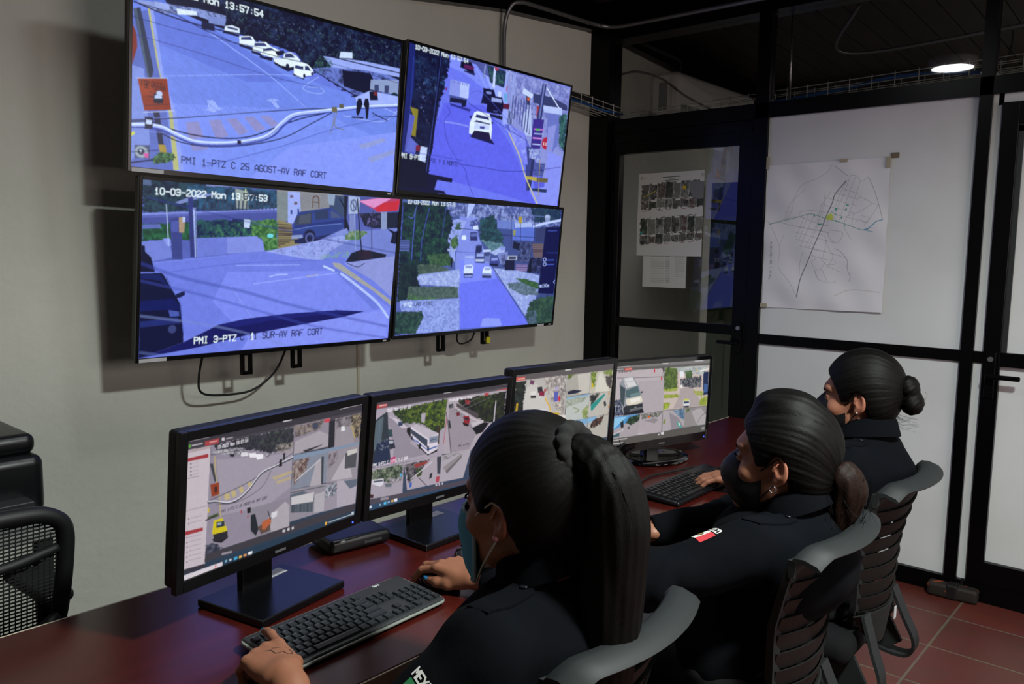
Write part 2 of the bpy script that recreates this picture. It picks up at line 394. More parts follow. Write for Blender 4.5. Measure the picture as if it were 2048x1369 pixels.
# ---------------------------------------------------------------- a small painter that fills a colour grid
def lin(c): return np.array(srgb(c), np.float32)
def vnoise(x, y, seed):
    """value noise on arrays"""
    def h(i, j):
        n = (i * 374761393 + j * 668265263 + seed * 974711) & 0x7fffffff
        n = ((n ^ (n >> 13)) * 1274126177) & 0x7fffffff
        return ((n ^ (n >> 16)) & 0xffff) / 65535.
    xi = np.floor(x).astype(np.int64); yi = np.floor(y).astype(np.int64); fx = x - xi; fy = y - yi
    fx = fx * fx * (3 - 2 * fx); fy = fy * fy * (3 - 2 * fy)
    return (h(xi, yi) * (1 - fx) + h(xi + 1, yi) * fx) * (1 - fy) + (h(xi, yi + 1) * (1 - fx) + h(xi + 1, yi + 1) * fx) * fy
def glyphs():
    t = {'0': '10 01 05 16 36 45 41 30 10', '1': '10 30|20 26 14', '2': '05 16 36 45 44 01 00 40', '3': '05 16 36 45 44 33 13|33 42 41 30 10 01', '4': '30 36 02 42', '5': '46 06 03 33 42 41 30 10 01',
         '6': '45 36 16 05 01 10 30 41 42 33 03', '7': '05 06 46 20', '8': '13 04 05 16 36 45 44 33 13 02 01 10 30 41 42 33', '9': '01 10 30 41 45 36 16 05 04 13 43', ':': '21 21.|24 24.', '-': '03 43',
         'A': '00 04 26 44 40|02 42', 'B': '00 06 36 45 44 33 03|33 42 41 30 00', 'C': '45 36 16 05 01 10 30 41', 'D': '00 06 26 44 42 20 00', 'E': '46 06 00 40|03 33', 'F': '46 06 00|03 33', 'G': '45 36 16 05 01 10 30 41 43 23',
         'H': '00 06|40 46|03 43', 'I': '10 30|20 26|16 36', 'L': '06 00 40', 'M': '00 06 23 46 40', 'N': '00 06 40 46', 'O': '10 01 05 16 36 45 41 30 10', 'P': '00 06 36 45 44 33 03', 'R': '00 06 36 45 44 33 03|23 40', 'S': '45 36 16 05 04 13 33 42 41 30 10 01',
         'T': '06 46|20 26', 'U': '06 01 10 30 41 46', 'V': '06 20 46', 'X': '00 46|06 40', 'Y': '06 23 46|23 20', 'Z': '06 46 00 40', 'o': '10 01 03 14 34 43 41 30 10', 'n': '00 04|03 14 34 43 40', 'm': '00 04 14 23 20|23 34 44 40',
         'a': '04 34 43 40 10 01 12 42', 'K': '00 06|46 03 40', 'e': '02 42 43 34 14 03 01 10 40', 'r': '00 04|02 14 34', 'c': '44 14 03 01 10 40', 'l': '16 11 20', 'i': '10 30|20 24 14|26 26.', 'd': '46 40 10 01 03 14 44', ' ': ''}
    out = {}
    for k, s in t.items():
        out[k] = [[(float(p[0]) / 4 + (.01 if p.endswith('.') else 0), float(p[1]) / 6) for p in st.split()] for st in s.split('|') if st]
    return out
GLY = glyphs()
class Canvas:
    def __init__(s, w, h, asp=9 / 16):
        s.w, s.h, s.asp = w, h, asp; s.a = np.zeros((h, w, 3), np.float32)
        s.U, s.V = np.meshgrid((np.arange(w) + .5) / w * 2000, (np.arange(h) + .5) / h * 2000)
    def win(s, u0, u1, v0, v1):
        x0 = max(0, int(u0 / 2000 * s.w) - 2); x1 = min(s.w, int(u1 / 2000 * s.w) + 3)
        y0 = max(0, int(v0 / 2000 * s.h) - 2); y1 = min(s.h, int(v1 / 2000 * s.h) + 3)
        return (slice(y0, y1), slice(x0, x1)) if x1 > x0 and y1 > y0 else None
    def mix(s, sl, m, c):
        s.a[sl] += (c - s.a[sl]) * m[..., None]
    def pmask(s, P, wob=0):
        P = np.array(P, float).reshape(-1, 2); sl = s.win(P[:, 0].min(), P[:, 0].max(), P[:, 1].min(), P[:, 1].max())
        if sl is None: return None, None
        U, V = s.U[sl], s.V[sl]; acc = np.zeros(U.shape, np.float32)
        if wob: U = U + (vnoise(U / wob, V / wob, 31) - .5) * wob * 1.5 + (vnoise(U / wob * 3, V / wob * 3, 33) - .5) * wob * .7; V = V + (vnoise(U / wob, V / wob, 32) - .5) * wob * 2.2
        du = 2000 / s.w / 4; dv = 2000 / s.h / 4
        for ou, ov in ((-du, -dv), (du, -dv), (-du, dv), (du, dv)):
            ins = np.zeros(U.shape, bool); n = len(P); u = U + ou; v = V + ov
            for i in range(n):
                x0, y0 = P[i]; x1, y1 = P[(i + 1) % n]
                if y0 == y1: continue
                c = ((y0 > v) != (y1 > v)) & (u < (x1 - x0) * (v - y0) / (y1 - y0) + x0); ins ^= c
            acc += ins * .25
        return sl, acc
    def line(s, P, wd, col, al=1.):
        P = np.array(P, float).reshape(-1, 2)
        if len(P) > 2 and wd >= 3 or len(P) > 4: P = catmull(P, 5)
        a = s.asp; hw = max(wd / 2, .35 * 2000 / s.w)
        if al < 1:
            D_ = np.full(s.U.shape, 1e9, np.float32)
            for i in range(len(P) - 1):
                (x0, y0), (x1, y1) = P[i], P[i + 1]; X = s.U - x0; Y = (s.V - y0) * a; dx = x1 - x0; dy = (y1 - y0) * a
                t = np.clip((X * dx + Y * dy) / (dx * dx + dy * dy + 1e-6), 0, 1); D_ = np.minimum(D_, np.hypot(X - t * dx, Y - t * dy))
            s.mix((slice(None), slice(None)), np.clip(1 - (D_ / hw) ** 2, 0, 1) * al * .6, col); return
        for i in range(len(P) - 1):
            (x0, y0), (x1, y1) = P[i], P[i + 1]
            sl = s.win(min(x0, x1) - hw, max(x0, x1) + hw, min(y0, y1) - hw / a, max(y0, y1) + hw / a)
            if sl is None: continue
            X = s.U[sl] - x0; Y = (s.V[sl] - y0) * a; dx = x1 - x0; dy = (y1 - y0) * a; L2 = dx * dx + dy * dy + 1e-6
            t = np.clip((X * dx + Y * dy) / L2, 0, 1); d = np.hypot(X - t * dx, Y - t * dy)
            px = 2000 / s.w
            m = np.clip((hw - d) / px + .5, 0, 1) * al
            s.mix(sl, m, col)
    def text(s, x0, y0, x1, h, st, col, bold=.16):
        adv = (x1 - x0) / (len(st) - .25); wd = adv * bold * 1.15
        for i, ch in enumerate(st):
            for g in GLY.get(ch, []):
                pts = []
                for (a, b) in g: pts += [x0 + i * adv + a * adv * .74, y0 - b * h]
                P = np.array(pts).reshape(-1, 2)
                for j in range(len(P) - 1): s.line([*P[j], *P[j + 1]], wd, col)
    def run(s, ops):
        for o in ops:
            t = o[0]
            if t == 'C':
                c = [lin(x) for x in o[1:5]]; u = (s.U / 2000)[..., None]; v = (s.V / 2000)[..., None]
                s.a[:] = (c[0] * (1 - u) + c[1] * u) * (1 - v) + (c[2] * (1 - u) + c[3] * u) * v
            elif t == 'P':
                sl, m = s.pmask(o[2])
                if sl: s.mix(sl, m, lin(o[1]))
            elif t == 'L': s.line(o[3], o[2], lin(o[1]))
            elif t == 'LA': s.line(o[4], o[3] * 1.3, lin(o[1]), min(.99, o[2] * 1.4))
            elif t == 'N':
                sl, m = s.pmask(o[5], max(o[3], 8) * 1.2)
                if not sl: continue
                sd = o[6] if len(o) > 6 else 3; sc = max(o[3], 4); U, V = s.U[sl] / sc, s.V[sl] * s.asp / sc
                n = vnoise(U * .45, V * .45, sd) * .38 + vnoise(U, V, sd + 5) * .32 + vnoise(U * 2.3, V * 2.3, sd + 7) * .3
                if o[1]: s.mix(sl, m, lin(o[1]))
                k = np.clip((n - (o[4] - .13)) / .34, 0, 1) * .85; s.mix(sl, m * k, lin(o[2]))
            elif t == 'E':
                r = s.win(o[2] - o[4], o[2] + o[4], o[3] - o[5], o[3] + o[5])
                if r is None: continue
                d = np.hypot((s.U[r] - o[2]) / o[4], (s.V[r] - o[3]) / o[5]); s.mix(r, np.clip((1 - d) * 4 + .5, 0, 1), lin(o[1]))
            elif t == 'G':
                sl, m = s.pmask(o[4])
                if not sl: continue
                sp = o[2]; U, V = s.U[sl], s.V[sl] * s.asp
                a = (U * .92 + V * .5) / sp; b = (U * -.45 + V * .95) / (sp * (.8 if o[3] else 1.6)) + (vnoise(U / 60, V / 60, 5) * .4)
                g = np.maximum((np.abs(a % 1 - .5) > .42), (np.abs(b % 1 - .5) > .42)) * .55; s.mix(sl, m * g, lin(o[1]))
            elif t == 'F':
                sl, m = s.pmask(o[3])
                if not sl: continue
                X = s.U[sl] if o[2] > 0 else s.V[sl] * s.asp; g = (np.abs(X / abs(o[2]) % 1 - .5) > .33); s.mix(sl, m * g, lin(o[1]))
            elif t == 'T': s.text(o[2], o[3], o[4], o[6], o[7], lin(o[1]), .17)
def conv_noise(c, seed, amt):
    a = c.a; p = np.pad(a, ((1, 1), (1, 1), (0, 0)), 'edge'); c.a = a * .4 + (p[:-2, 1:-1] + p[2:, 1:-1] + p[1:-1, :-2] + p[1:-1, 2:]) * .15
    n = vnoise(c.U / 7, c.V * c.asp / 7, seed) * .5 + vnoise(c.U / 30, c.V * c.asp / 30, seed + 3) * .5
    c.a *= (1 + (n[..., None] - .5) * amt)
def picture(name, c, W, H, m, parent=None, M=None, bow=None, y=0.0):
    """grid carrying the canvas colours; local x to the right, z up, facing -y; origin bottom centre"""
    h, w = c.h, c.w
    X, Z = np.meshgrid((np.linspace(-.5, .5, w)) * W, np.linspace(1, 0, h) * H)
    Y = np.full(X.shape, y) if bow is None else bow(X, Z)
    co = np.stack([X, Y, Z], -1).reshape(-1, 3).astype(np.float32)
    i = (np.arange(h - 1)[:, None] * w + np.arange(w - 1)[None]).ravel()
    q = np.stack([i, i + w, i + w + 1, i + 1], 1).astype(np.int32)
    me = D.meshes.new(name); me.vertices.add(len(co)); me.vertices.foreach_set('co', co.ravel())
    me.loops.add(q.size); me.loops.foreach_set('vertex_index', q.ravel())
    me.polygons.add(len(q)); me.polygons.foreach_set('loop_start', np.arange(0, q.size, 4, dtype=np.int32))
    me.update(calc_edges=True)
    at = me.color_attributes.new('col', 'FLOAT_COLOR', 'POINT')
    rgba = np.ones((w * h, 4), np.float32); rgba[:, :3] = c.a.reshape(-1, 3); at.data.foreach_set('color', rgba.ravel())
    o = D.objects.new(name, me); COL.objects.link(o); me.materials.append(m)
    if parent is not None: o.parent = parent
    if M is not None: o.matrix_local = M
    return o
# ================================================================ pictures shown on the screens (units: 2000 = full width / height)
PIC = {
 'UL': [
  ['C','5a70d8','5660c8','6f80f0','8890ff'],
  ['P','6f82ea',[-7,323,467,187,1064,693,2049,928,2096,1982,-6,2006]],
  ['P','7c8df6',[164,1286,1310,1081,1996,1376,2008,1984,281,2004,238,1360]],
  ['P','8a95ff',[1086,1564,2031,1170,2015,1983,763,2026]],
  ['P','6474dc',[121,344,451,365,1100,786,740,895,159,675]],
  ['P','0b0d30',[384,-375,2003,-595,2037,657,1604,818,1212,593,1091,442,689,386,451,350,227,285,155,136]],
  ['N','0a0b2c','26345e',23,0.6,[384,-375,2003,-595,2037,657,1604,818,1212,593,1091,442,689,386,528,320,429,171]],
  ['N','','3d5a6a',13,0.74,[524,69,2009,9,2031,503,1600,708,1211,559,1090,408,729,323,586,233]],
  ['N','','7f90cf',8,0.8,[524,69,2009,9,2029,465,1220,468,586,233]],
  ['P','8a94d8',[43,273,392,218,585,218,567,320,393,295,157,359,27,294]],
  ['N','','20265a',10,0.55,[121,240,430,218,585,218,567,320,393,295,157,359]],
  ['P','6a76cf',[1223,590,1667,391,2031,503,2037,657,1762,774,1604,800]],
  ['N','','12143c',17,0.5,[1223,590,1669,445,2032,542,2037,657,1762,774,1604,800]],
  ['P','0c0e30',[1478,525,1724,484,1798,650,1735,763,1498,720]],
  ['P','9aa4f4',[1314,409,1666,354,2009,336,2014,450,1670,464,1391,518]],
  ['N','','3b5f5c',13,0.5,[1246,530,1290,409,1375,415,1402,496,1332,590,1260,631]],
  ['P','cfd6ff',[1458,306,1559,280,1562,352,1448,382]],
  ['P','8f98c9',[1734,565,1994,491,1996,688,1732,688]],
  ['P','39406f',[1770,620,1810,608,1815,721,1773,704]],
  ['P','39406f',[1865,601,1906,589,1904,695,1866,696]],
  ['P','1d3046',[1912,712,1959,660,2010,684,2010,753,1914,770]],
  ['P','a4adff',[1604,827,1733,707,1996,708,2001,823,1621,926]],
  ['P','9aa3e8',[129,251,218,244,227,301,139,322]],
  ['P','dfe4ff',[263,271,392,249,393,287,273,328]],
  ['P','7b86cc',[469,264,586,249,577,332,470,342]],
  ['P','171a44',[424,345,508,335,512,413,425,422]],
  ['P','14163c',[568,384,679,390,680,414,564,409]],
  ['P','dfe3ff',[582,330,627,305,678,318,681,381,573,390]],
  ['P','2b2f66',[597,328,668,327,666,347,592,350]],
  ['P','14163c',[681,487,796,495,786,532,681,516]],
  ['P','eceeff',[679,406,767,366,794,430,790,484,681,487]],
  ['P','333a78',[692,410,757,381,773,413,690,438]],
  ['P','14163c',[770,529,850,543,840,571,765,556]],
  ['P','eceeff',[779,435,868,400,907,439,850,526,775,527]],
  ['P','333a78',[789,438,858,413,880,445,785,476]],
  ['P','14163c',[829,567,926,559,916,604,824,593]],
  ['P','f4f5ff',[838,489,902,438,957,455,1002,474,948,560,834,548]],
  ['P','333a78',[849,485,904,449,941,469,849,513]],
  ['P','0f1236',[935,480,1001,448,1019,485,959,531]],
  ['P','101236',[921,569,1119,623,1041,683,939,631]],
  ['P','e9ecff',[926,550,1003,533,1007,480,1057,451,1104,481,1130,516,1129,577,1056,626,983,625,933,599]],
  ['P','30376f',[1013,487,1058,463,1093,502,1014,529]],
  ['E','15183f',1037,619,14,29],
  ['P','b3bbf0',[926,550,1003,533,1004,550,929,566]],
  ['P','14163c',[1081,688,1179,692,1169,739,1082,722]],
  ['P','eef0ff',[1086,582,1140,537,1193,547,1238,603,1238,664,1179,692,1163,723,1087,694]],
  ['P','2c3268',[1095,588,1159,584,1160,628,1094,628]],
  ['P','2c3268',[1171,572,1197,567,1222,617,1173,624]],
  ['E','15183f',1170,694,10,28],
  ['E','15183f',1231,649,8,24],
  ['L','93a2ff',7,[471,436,631,553,909,776,1226,1103]],
  ['L','96a4ff',4,[180,1004,942,749,1215,716]],
  ['L','9eabff',5,[1286,667,1171,817,1184,866,1280,874,1333,841,1301,796,1195,819]],
  ['P','9fadff',[470,1177,513,1162,554,1242,590,1229,523,1296,442,1288,483,1267]],
  ['P','9fadff',[993,1126,962,1134,916,1064,881,1073,926,1030,986,1037,955,1053]],
  ['L','aab4ff',5,[1510,1085,1870,1071,2044,812]],
  ['L','aab4ff',4,[1684,833,2007,939]],
  ['P','8f87c8',[336,1454,417,1426,458,1596,358,1642]],
  ['P','8f87c8',[485,1397,564,1366,623,1543,538,1587]],
  ['P','8f87c8',[604,1351,676,1326,762,1461,700,1517]],
  ['P','8f87c8',[727,1300,796,1276,890,1397,821,1447]],
  ['P','8f87c8',[844,1257,909,1237,989,1322,934,1369]],
  ['P','8f87c8',[362,1649,469,1626,490,1720,383,1758]],
  ['P','979ad8',[1653,1428,1879,1283,1909,1325,1694,1476]],
  ['P','979ad8',[1739,1583,1984,1418,2001,1474,1782,1633]],
  ['G','7281e0',16,1,[326,1738,1964,950,2015,1983,300,2017]],
  ['G','6b7bdc',23,0,[186,711,740,895,1371,1066,275,1414]],
  ['P','5a68c0',[-6,440,113,332,161,826,272,2006,-6,2006]],
  ['P','7c8ade',[-4,941,74,961,115,1734,-2,1944]],
  ['P','b6b07c',[91,341,117,331,180,1004,251,1357,319,1982,263,1991,229,1394,152,890]],
  ['P','8e99ef',[104,336,123,328,193,1000,275,1382,328,1988,300,1993,252,1388,171,976]],
  ['P','2b3350',[6,376,48,344,131,958,122,1037,96,1045]],
  ['P','4a5672',[10,375,27,365,105,1035,96,1045]],
  ['P','20264a',[131,1388,170,1386,200,1732,169,1754]],
  ['P','a5883c',[166,1731,209,1727,226,1854,183,1870]],
  ['P','7c2a22',[3,524,28,618,34,750,5,939,-1,732]],
  ['N','1c3a30','5b8a58',7,0.5,[125,1904,169,1817,261,1807,275,1852,234,1916,143,1948]],
  ['P','8a2f1c',[36,1070,212,1017,242,1343,79,1395]],
  ['P','9a3a20',[40,1078,118,1050,137,1217,63,1238]],
  ['T','1a1020',59,1126,199,1106,45,'ESPIRITU'],
  ['T','1a1020',79,1157,204,1126,37,'DE PIEDRA'],
  ['E','1c2548',161,1241,29,58],
  ['E','b9c2ee',168,1192,18,28],
  ['P','b9c2ee',[142,1215,182,1204,184,1237,139,1250]],
  ['L','141838',4,[110,1186,139,1208]],
  ['L','141838',4,[106,1233,137,1235]],
  ['P','10142e',[130,1265,193,1250,191,1288,136,1300]],
  ['L','2a1420',3,[76,1341,228,1288]],
  ['L','c9cdfa',3,[31,1071,221,1013]],
  ['L','c9cdfa',3,[73,1415,261,1351]],
  ['L','1a1e4c',5,[27,309,245,331,452,428,691,500,948,535,1210,533]],
  ['L','12153c',8,[10,302,183,356,394,387,588,384,835,365,1055,369,1289,391,1997,397]],
  ['L','1a1e4c',3,[-6,454,358,487,838,480,1414,474,2003,531]],
  ['L','2b327a',3,[20,628,436,686,909,776,1301,796]],
  ['L','1a1e4c',3,[726,177,1282,165,1986,132]],
  ['L','1a1e4c',3,[626,265,1286,269,1992,283]],
  ['L','141740',6,[0,1513,303,1415,747,1245,1190,1086,1432,1013,2001,814]],
  ['L','7482dc',3,[-1,1501,445,1355,1190,1073,1406,1011]],
  ['L','10133a',8,[0,1529,122,1499,240,1549,410,1582,608,1571,784,1507,967,1361,1158,1210,1347,1099]],
  ['L','10133a',7,[167,1597,306,1677,499,1686,755,1616,1026,1471,1231,1263,1408,1074]],
  ['L','3c48a8',29,[-4,1568,104,1550,194,1560,287,1618,411,1663,609,1638,796,1564,936,1464,1022,1313,1111,1186,1251,1115,1432,1035,1687,927,2002,827]],
  ['L','a9b4ff',21,[-4,1560,104,1537,194,1544,286,1602,411,1652,609,1623,796,1549,925,1455,1011,1307,1099,1180,1250,1106,1432,1028,1687,921,2001,819]],
  ['L','dfe4ff',7,[-5,1554,104,1531,194,1538,286,1594,410,1642,609,1613,796,1539,914,1447,1002,1297,1090,1174,1250,1093,1432,1020,1687,915,2001,814]],
  ['L','4a58bc',4,[122,1576,287,1626,411,1668,609,1638,860,1524,979,1376,1077,1230]],
  ['P','171a44',[82,1455,132,1450,129,1575,82,1586]],
  ['P','c9d0ff',[91,1483,126,1485,122,1530,88,1530]],
  ['P','171a44',[685,1571,714,1570,714,1616,686,1616]],
  ['P','6d6350',[1406,1002,1450,990,1452,1063,1408,1065]],
  ['P','5d5548',[1467,949,1505,942,1507,993,1469,1003]],
  ['L','7a7460',6,[1427,1069,1423,1217,1404,1323]],
  ['L','7a7460',6,[1448,1064,1439,1232,1516,1260]],
  ['L','4a56b8',4,[453,1925,973,1605,1440,1268,2022,955]],
  ['L','10133a',5,[1772,1019,2008,972]],
  ['L','10133a',7,[1764,982,1826,1014,1912,1051]],
  ['P','0c0e2c',[1631,833,1657,826,1673,893,1653,1007,1633,1063,1618,1020,1617,889]],
  ['P','0c0e2c',[1690,822,1720,808,1733,886,1726,1072,1709,1076,1699,942,1681,900]],
  ['P','10122f',[1726,718,1800,696,1811,808,1737,828]],
  ['P','7d2a38',[1767,712,1798,707,1796,755,1768,753]],
  ['P','1b1e4c',[1587,1075,1692,1058,1680,1083,1575,1096]],
  ['P','d8d14a',[-4,1644,22,1623,22,1654,-1,1682]],
  ['P','4a507c',[23,1766,115,1750,114,1894,23,1905]],
  ['E','9aa2b8',64,1832,39,62],
  ['E','2a2e50',62,1829,21,34],
  ['E','c3c9e8',60,1823,8,14],
  ['P','d257a6',[75,1843,108,1837,105,1889,85,1887]],
  ['L','151844',4,[-3,1848,169,1793]],
  ['L','141740',9,[-2,1959,134,1903]],
  ['L','7f8ef0',3,[118,1608,194,1599]],
  ['T','eef0ff',61,129,841,129,67,'10-03-2022 Mon 13:57:54'],
  ['T','16184a',314,1905,1384,1905,72,'PMI 1-PTZ C 25 AGOST-AV RAF CORT'],
 ],
 'LL': [
  ['C','5058a0','4a509a','5a62c8','7a80f0'],
  ['P','6f78e0',[-6,914,784,767,1999,740,1987,1993,4,1995]],
  ['P','7c84ee',[576,1017,1456,1007,2005,1564,2002,1995,824,1988,482,1368]],
  ['P','868cf2',[814,1685,1962,1582,1987,1993,712,1991]],
  ['N','15203c','2c4a5c',18,0.5,[-1,-8,407,-15,415,301,4,368]],
  ['N','1d2f4c','33608a',21,0.5,[283,34,926,6,935,273,289,328]],
  ['P','7b84c4',[206,229,352,116,490,100,334,184,239,242]],
  ['P','5a60b4',[2,368,928,238,934,381,4,492]],
  ['P','8088dc',[2,362,556,292,928,224,929,247,2,387]],
  ['P','484e9c',[3,416,930,274,934,381,4,492]],
  ['N','1d3f34','2f6a4c',14,0.5,[4,492,196,450,330,441,334,642,6,671]],
  ['P','5f68b8',[4,492,114,475,123,520,5,535]],
  ['N','16224c','2a5a5a',14,0.5,[339,424,728,378,779,606,344,624]],
  ['N','','4c8a5c',10,0.66,[459,466,729,414,779,606,423,621]],
  ['N','2c5634','6a9a5c',11,0.5,[729,396,933,363,947,736,851,756,812,604,745,572]],
  ['P','c6cdf8',[680,382,730,387,723,484,683,478]],
  ['E','6fd0e0',884,569,25,25],
  ['P','8288e0',[344,624,778,579,830,639,845,762,570,798,348,841]],
  ['P','6e76d4',[344,624,565,604,570,798,348,841]],
  ['P','747cd4',[6,674,172,645,204,846,10,914]],
  ['P','8a93ea',[135,634,181,632,190,714,164,718]],
  ['P','3a4086',[177,419,250,381,266,871,199,866]],
  ['P','4e56a8',[185,435,229,431,231,555,187,565]],
  ['P','a98a78',[233,390,273,387,272,561,238,563]],
  ['P','bcc2f0',[257,388,275,387,274,445,258,446]],
  ['P','30367a',[287,148,321,144,346,844,319,845]],
  ['P','aab4f6',[322,276,342,277,362,841,350,841]],
  ['L','2a3070',5,[334,192,358,841]],
  ['L','c9d1ff',4,[151,259,173,714]],
  ['P','93989c',[606,27,696,51,708,258,623,257]],
  ['P','c8cc9a',[676,19,684,18,700,258,690,259]],
  ['F','39405e',29,[397,194,919,132,923,242,400,310]],
  ['P','52618a',[-19,-29,52,-16,53,63,-18,56]],
  ['P','8a8490',[913,-28,1367,-37,1472,17,1484,246,1090,352,928,382]],
  ['P','7d828c',[915,25,1007,32,1020,375,929,400]],
  ['G','6f6a80',15,0,[1100,22,1344,13,1352,181,1108,222]],
  ['P','a0a8f4',[1000,15,1097,13,1119,331,1068,409,1015,403]],
  ['P','6c5068',[1019,58,1045,55,1046,86,1020,89]],
  ['P','6c5068',[1055,136,1081,133,1082,169,1056,172]],
  ['P','3c4a90',[1029,238,1045,237,1047,291,1031,292]],
  ['P','3c4a90',[1084,220,1099,219,1101,274,1087,275]],
  ['L','5a3a2a',8,[1210,194,1210,65,1249,60,1262,193]],
  ['L','5a3a2a',6,[1213,123,1256,125]],
  ['P','8c7b5c',[933,363,1045,410,1057,557,1162,645,987,725,946,726]],
  ['F','4a3c38',-15,[934,399,1046,428,1111,591,946,708]],
  ['L','524648',10,[940,462,1047,474]],
  ['L','524648',10,[943,535,1056,547]],
  ['L','524648',10,[946,617,1088,611]],
  ['P','39466c',[1344,13,1499,24,1513,302,1355,257]],
  ['P','8e98b8',[1325,5,1394,7,1388,149,1344,144]],
  ['P','1b2150',[1076,611,1429,462,1422,578,1187,654,1078,658]],
  ['P','2f3f8a',[1057,409,1092,260,1364,176,1432,250,1501,322,1493,439,1394,521,1244,567,1062,556]],
  ['P','2a3a80',[1098,269,1358,184,1368,208,1100,300]],
  ['P','353c58',[1082,316,1203,250,1210,403,1069,427]],
  ['P','4a4e66',[1106,305,1195,270,1197,391,1104,406]],
  ['P','2c3660',[1232,239,1340,201,1352,323,1237,350]],
  ['P','4a527e',[1366,218,1419,251,1461,306,1371,312]],
  ['P','24307a',[1069,436,1488,323,1490,361,1071,473]],
  ['L','6f84d4',4,[1071,482,1238,426,1464,382]],
  ['P','8a93c8',[1051,557,1140,543,1141,581,1052,603]],
  ['E','14183a',1198,569,51,94],
  ['E','5a60a0',1201,584,37,67],
  ['E','171b44',1201,587,25,49],
  ['P','15182e',[1472,17,1505,14,1506,302,1548,474,1494,458]],
  ['L','15182e',11,[1435,59,1480,169,1500,303]],
  ['P','a8b0dc',[1511,13,1618,21,1616,235,1523,252]],
  ['E','3a4078',1562,133,29,81],
  ['E','a8b0dc',1562,133,20,65],
  ['L','3a4078',6,[1534,78,1593,188]],
  ['L','3a4078',5,[1560,56,1568,210]],
  ['P','1a1e3a',[1616,235,2008,182,2022,407,1764,422,1679,398]],
  ['N','','7a6ab0',11,0.62,[1616,235,1822,218,1818,379,1679,398]],
  ['P','b83a6c',[1607,70,1768,14,1999,0,1992,163,1793,200,1749,165]],
  ['P','e08ac8',[1607,70,1796,13,1910,9,1748,149]],
  ['P','c8283c',[1763,163,1828,78,1998,20,1989,163,1793,200]],
  ['P','8890c0',[1824,198,1881,193,1906,701,1854,702]],
  ['P','7a80c0',[1530,261,1583,257,1589,492,1543,494]],
  ['P','747cce',[1418,501,2022,407,2004,823,1290,755,1188,682]],
  ['P','9aa0ec',[851,765,1247,623,1472,537,1580,571,1379,753,1321,870,1183,853]],
  ['N','','5c64b0',10,0.6,[896,764,1434,558,1530,632,1319,832,1182,834]],
  ['N','4c7050','9aa090',11,0.55,[1496,497,1628,450,1712,485,1635,588,1514,593]],
  ['N','','7a9a8a',11,0.5,[1292,794,1562,749,1567,829,1307,851]],
  ['P','8088d4',[1418,501,1520,437,1537,514,1434,558]],
  ['P','171a30',[1577,769,1669,717,1782,744,1913,783,1901,824,1597,888,1529,888]],
  ['P','2a1c34',[1642,728,1753,725,1760,846,1649,852]],
  ['L','14162e',11,[1592,43,1633,430,1687,908]],
  ['L','30304e',7,[1750,184,1747,423,1777,907]],
  ['L','a0a8d8',5,[1578,238,1612,718]],
  ['P','0e1130',[1891,415,1997,470,1992,636,1940,617,1954,493]],
  ['P','141738',[1981,451,2025,448,2036,614,1984,626]],
  ['P','8e90d8',[1517,908,2003,802,2011,1414,1806,1154]],
  ['L','2a2c60',6,[1544,908,1641,958,1707,908]],
  ['P','a39ca0',[1412,899,1478,908,2014,1457,2003,1521,1814,1300,1427,948]],
  ['P','6d76dc',[1388,948,1441,968,1916,1557,1830,1572]],
  ['L','c3caff',14,[1337,948,1430,1007]],
  ['L','b4bcff',20,[1498,1051,1611,1170,1852,1458,1983,1691]],
  ['L','9aa4fc',6,[775,1165,1084,1108,1471,1037]],
  ['L','a8b2ff',10,[896,1080,953,1055,1035,1052]],
  ['L','a39ec8',9,[1193,1078,1291,1056]],
  ['L','5e66d0',5,[178,1013,680,911,1384,860]],
  ['L','99a2fa',5,[638,938,1137,929]],
  ['L','8088e4',3,[93,913,571,824]],
  ['L','979ff8',3,[602,1178,790,1627]],
  ['P','0e1032',[2,712,25,719,28,784,65,848,93,1012,-1,1011]],
  ['P','0d1138',[-1,1028,132,1021,170,1080,226,1268,267,1407,288,1704,291,1845,4,1995]],
  ['P','10185a',[3,1340,213,1318,252,1389,263,1458,139,1449,5,1456]],
  ['P','141f60',[1,1044,123,1033,181,1181,124,1112,1,1077]],
  ['L','6a76d8',5,[151,1046,191,1165,233,1285]],
  ['P','141a44',[231,1268,288,1233,293,1279,261,1312,227,1315]],
  ['P','4a56b0',[186,1453,254,1475,257,1527,197,1531]],
  ['P','202a70',[-1,1573,246,1543,266,1615,0,1640]],
  ['E','3a4078',214,1679,26,48],
  ['L','5562c4',4,[256,1320,288,1721]],
  ['P','15165c',[4,1995,291,1845,531,1658,722,1602,1042,1563,1483,1547,1745,1583,1554,1644,1109,1733,751,1809,392,1920]],
  ['P','1c1e70',[531,1658,722,1602,1042,1563,1483,1547,1745,1583,1419,1593,927,1639,660,1698]],
  ['LA','343c9c',0.55,24,[3,914,275,1082,690,1253,1160,1485,1976,1819]],
  ['LA','3a42a6',0.5,20,[5,1109,378,1275,808,1498,1297,1752,1987,1993]],
  ['LA','7a84c8',0.5,19,[11,1507,386,1626,705,1767,1058,1980]],
  ['LA','2c3488',0.55,14,[37,191,415,317,773,428,1308,583,2000,760]],
  ['LA','6a74c0',0.4,21,[16,1929,295,2040]],
  ['LA','b0b8e8',0.4,10,[408,18,868,-22]],
  ['T','eef0ff',77,150,843,150,67,'10-03-2022 Mon 13:57:53'],
  ['T','10123c',669,143,742,143,65,'57'],
  ['T','eef0ff',366,1871,665,1871,75,'PMI 3-PTZ'],
  ['T','14164a',698,1865,1366,1865,78,'C 11 SUR-AV RAF CORT'],
  ['T','eef0ff',773,1868,802,1868,79,'1'],
 ],
 'UR': [
  ['C','0c0d3c','7a80e0','2a2a90','5a58e8'],
  ['P','6c72f0',[425,27,737,55,889,342,1054,721,1447,1136,1716,2000,302,2022,333,1115,373,590]],
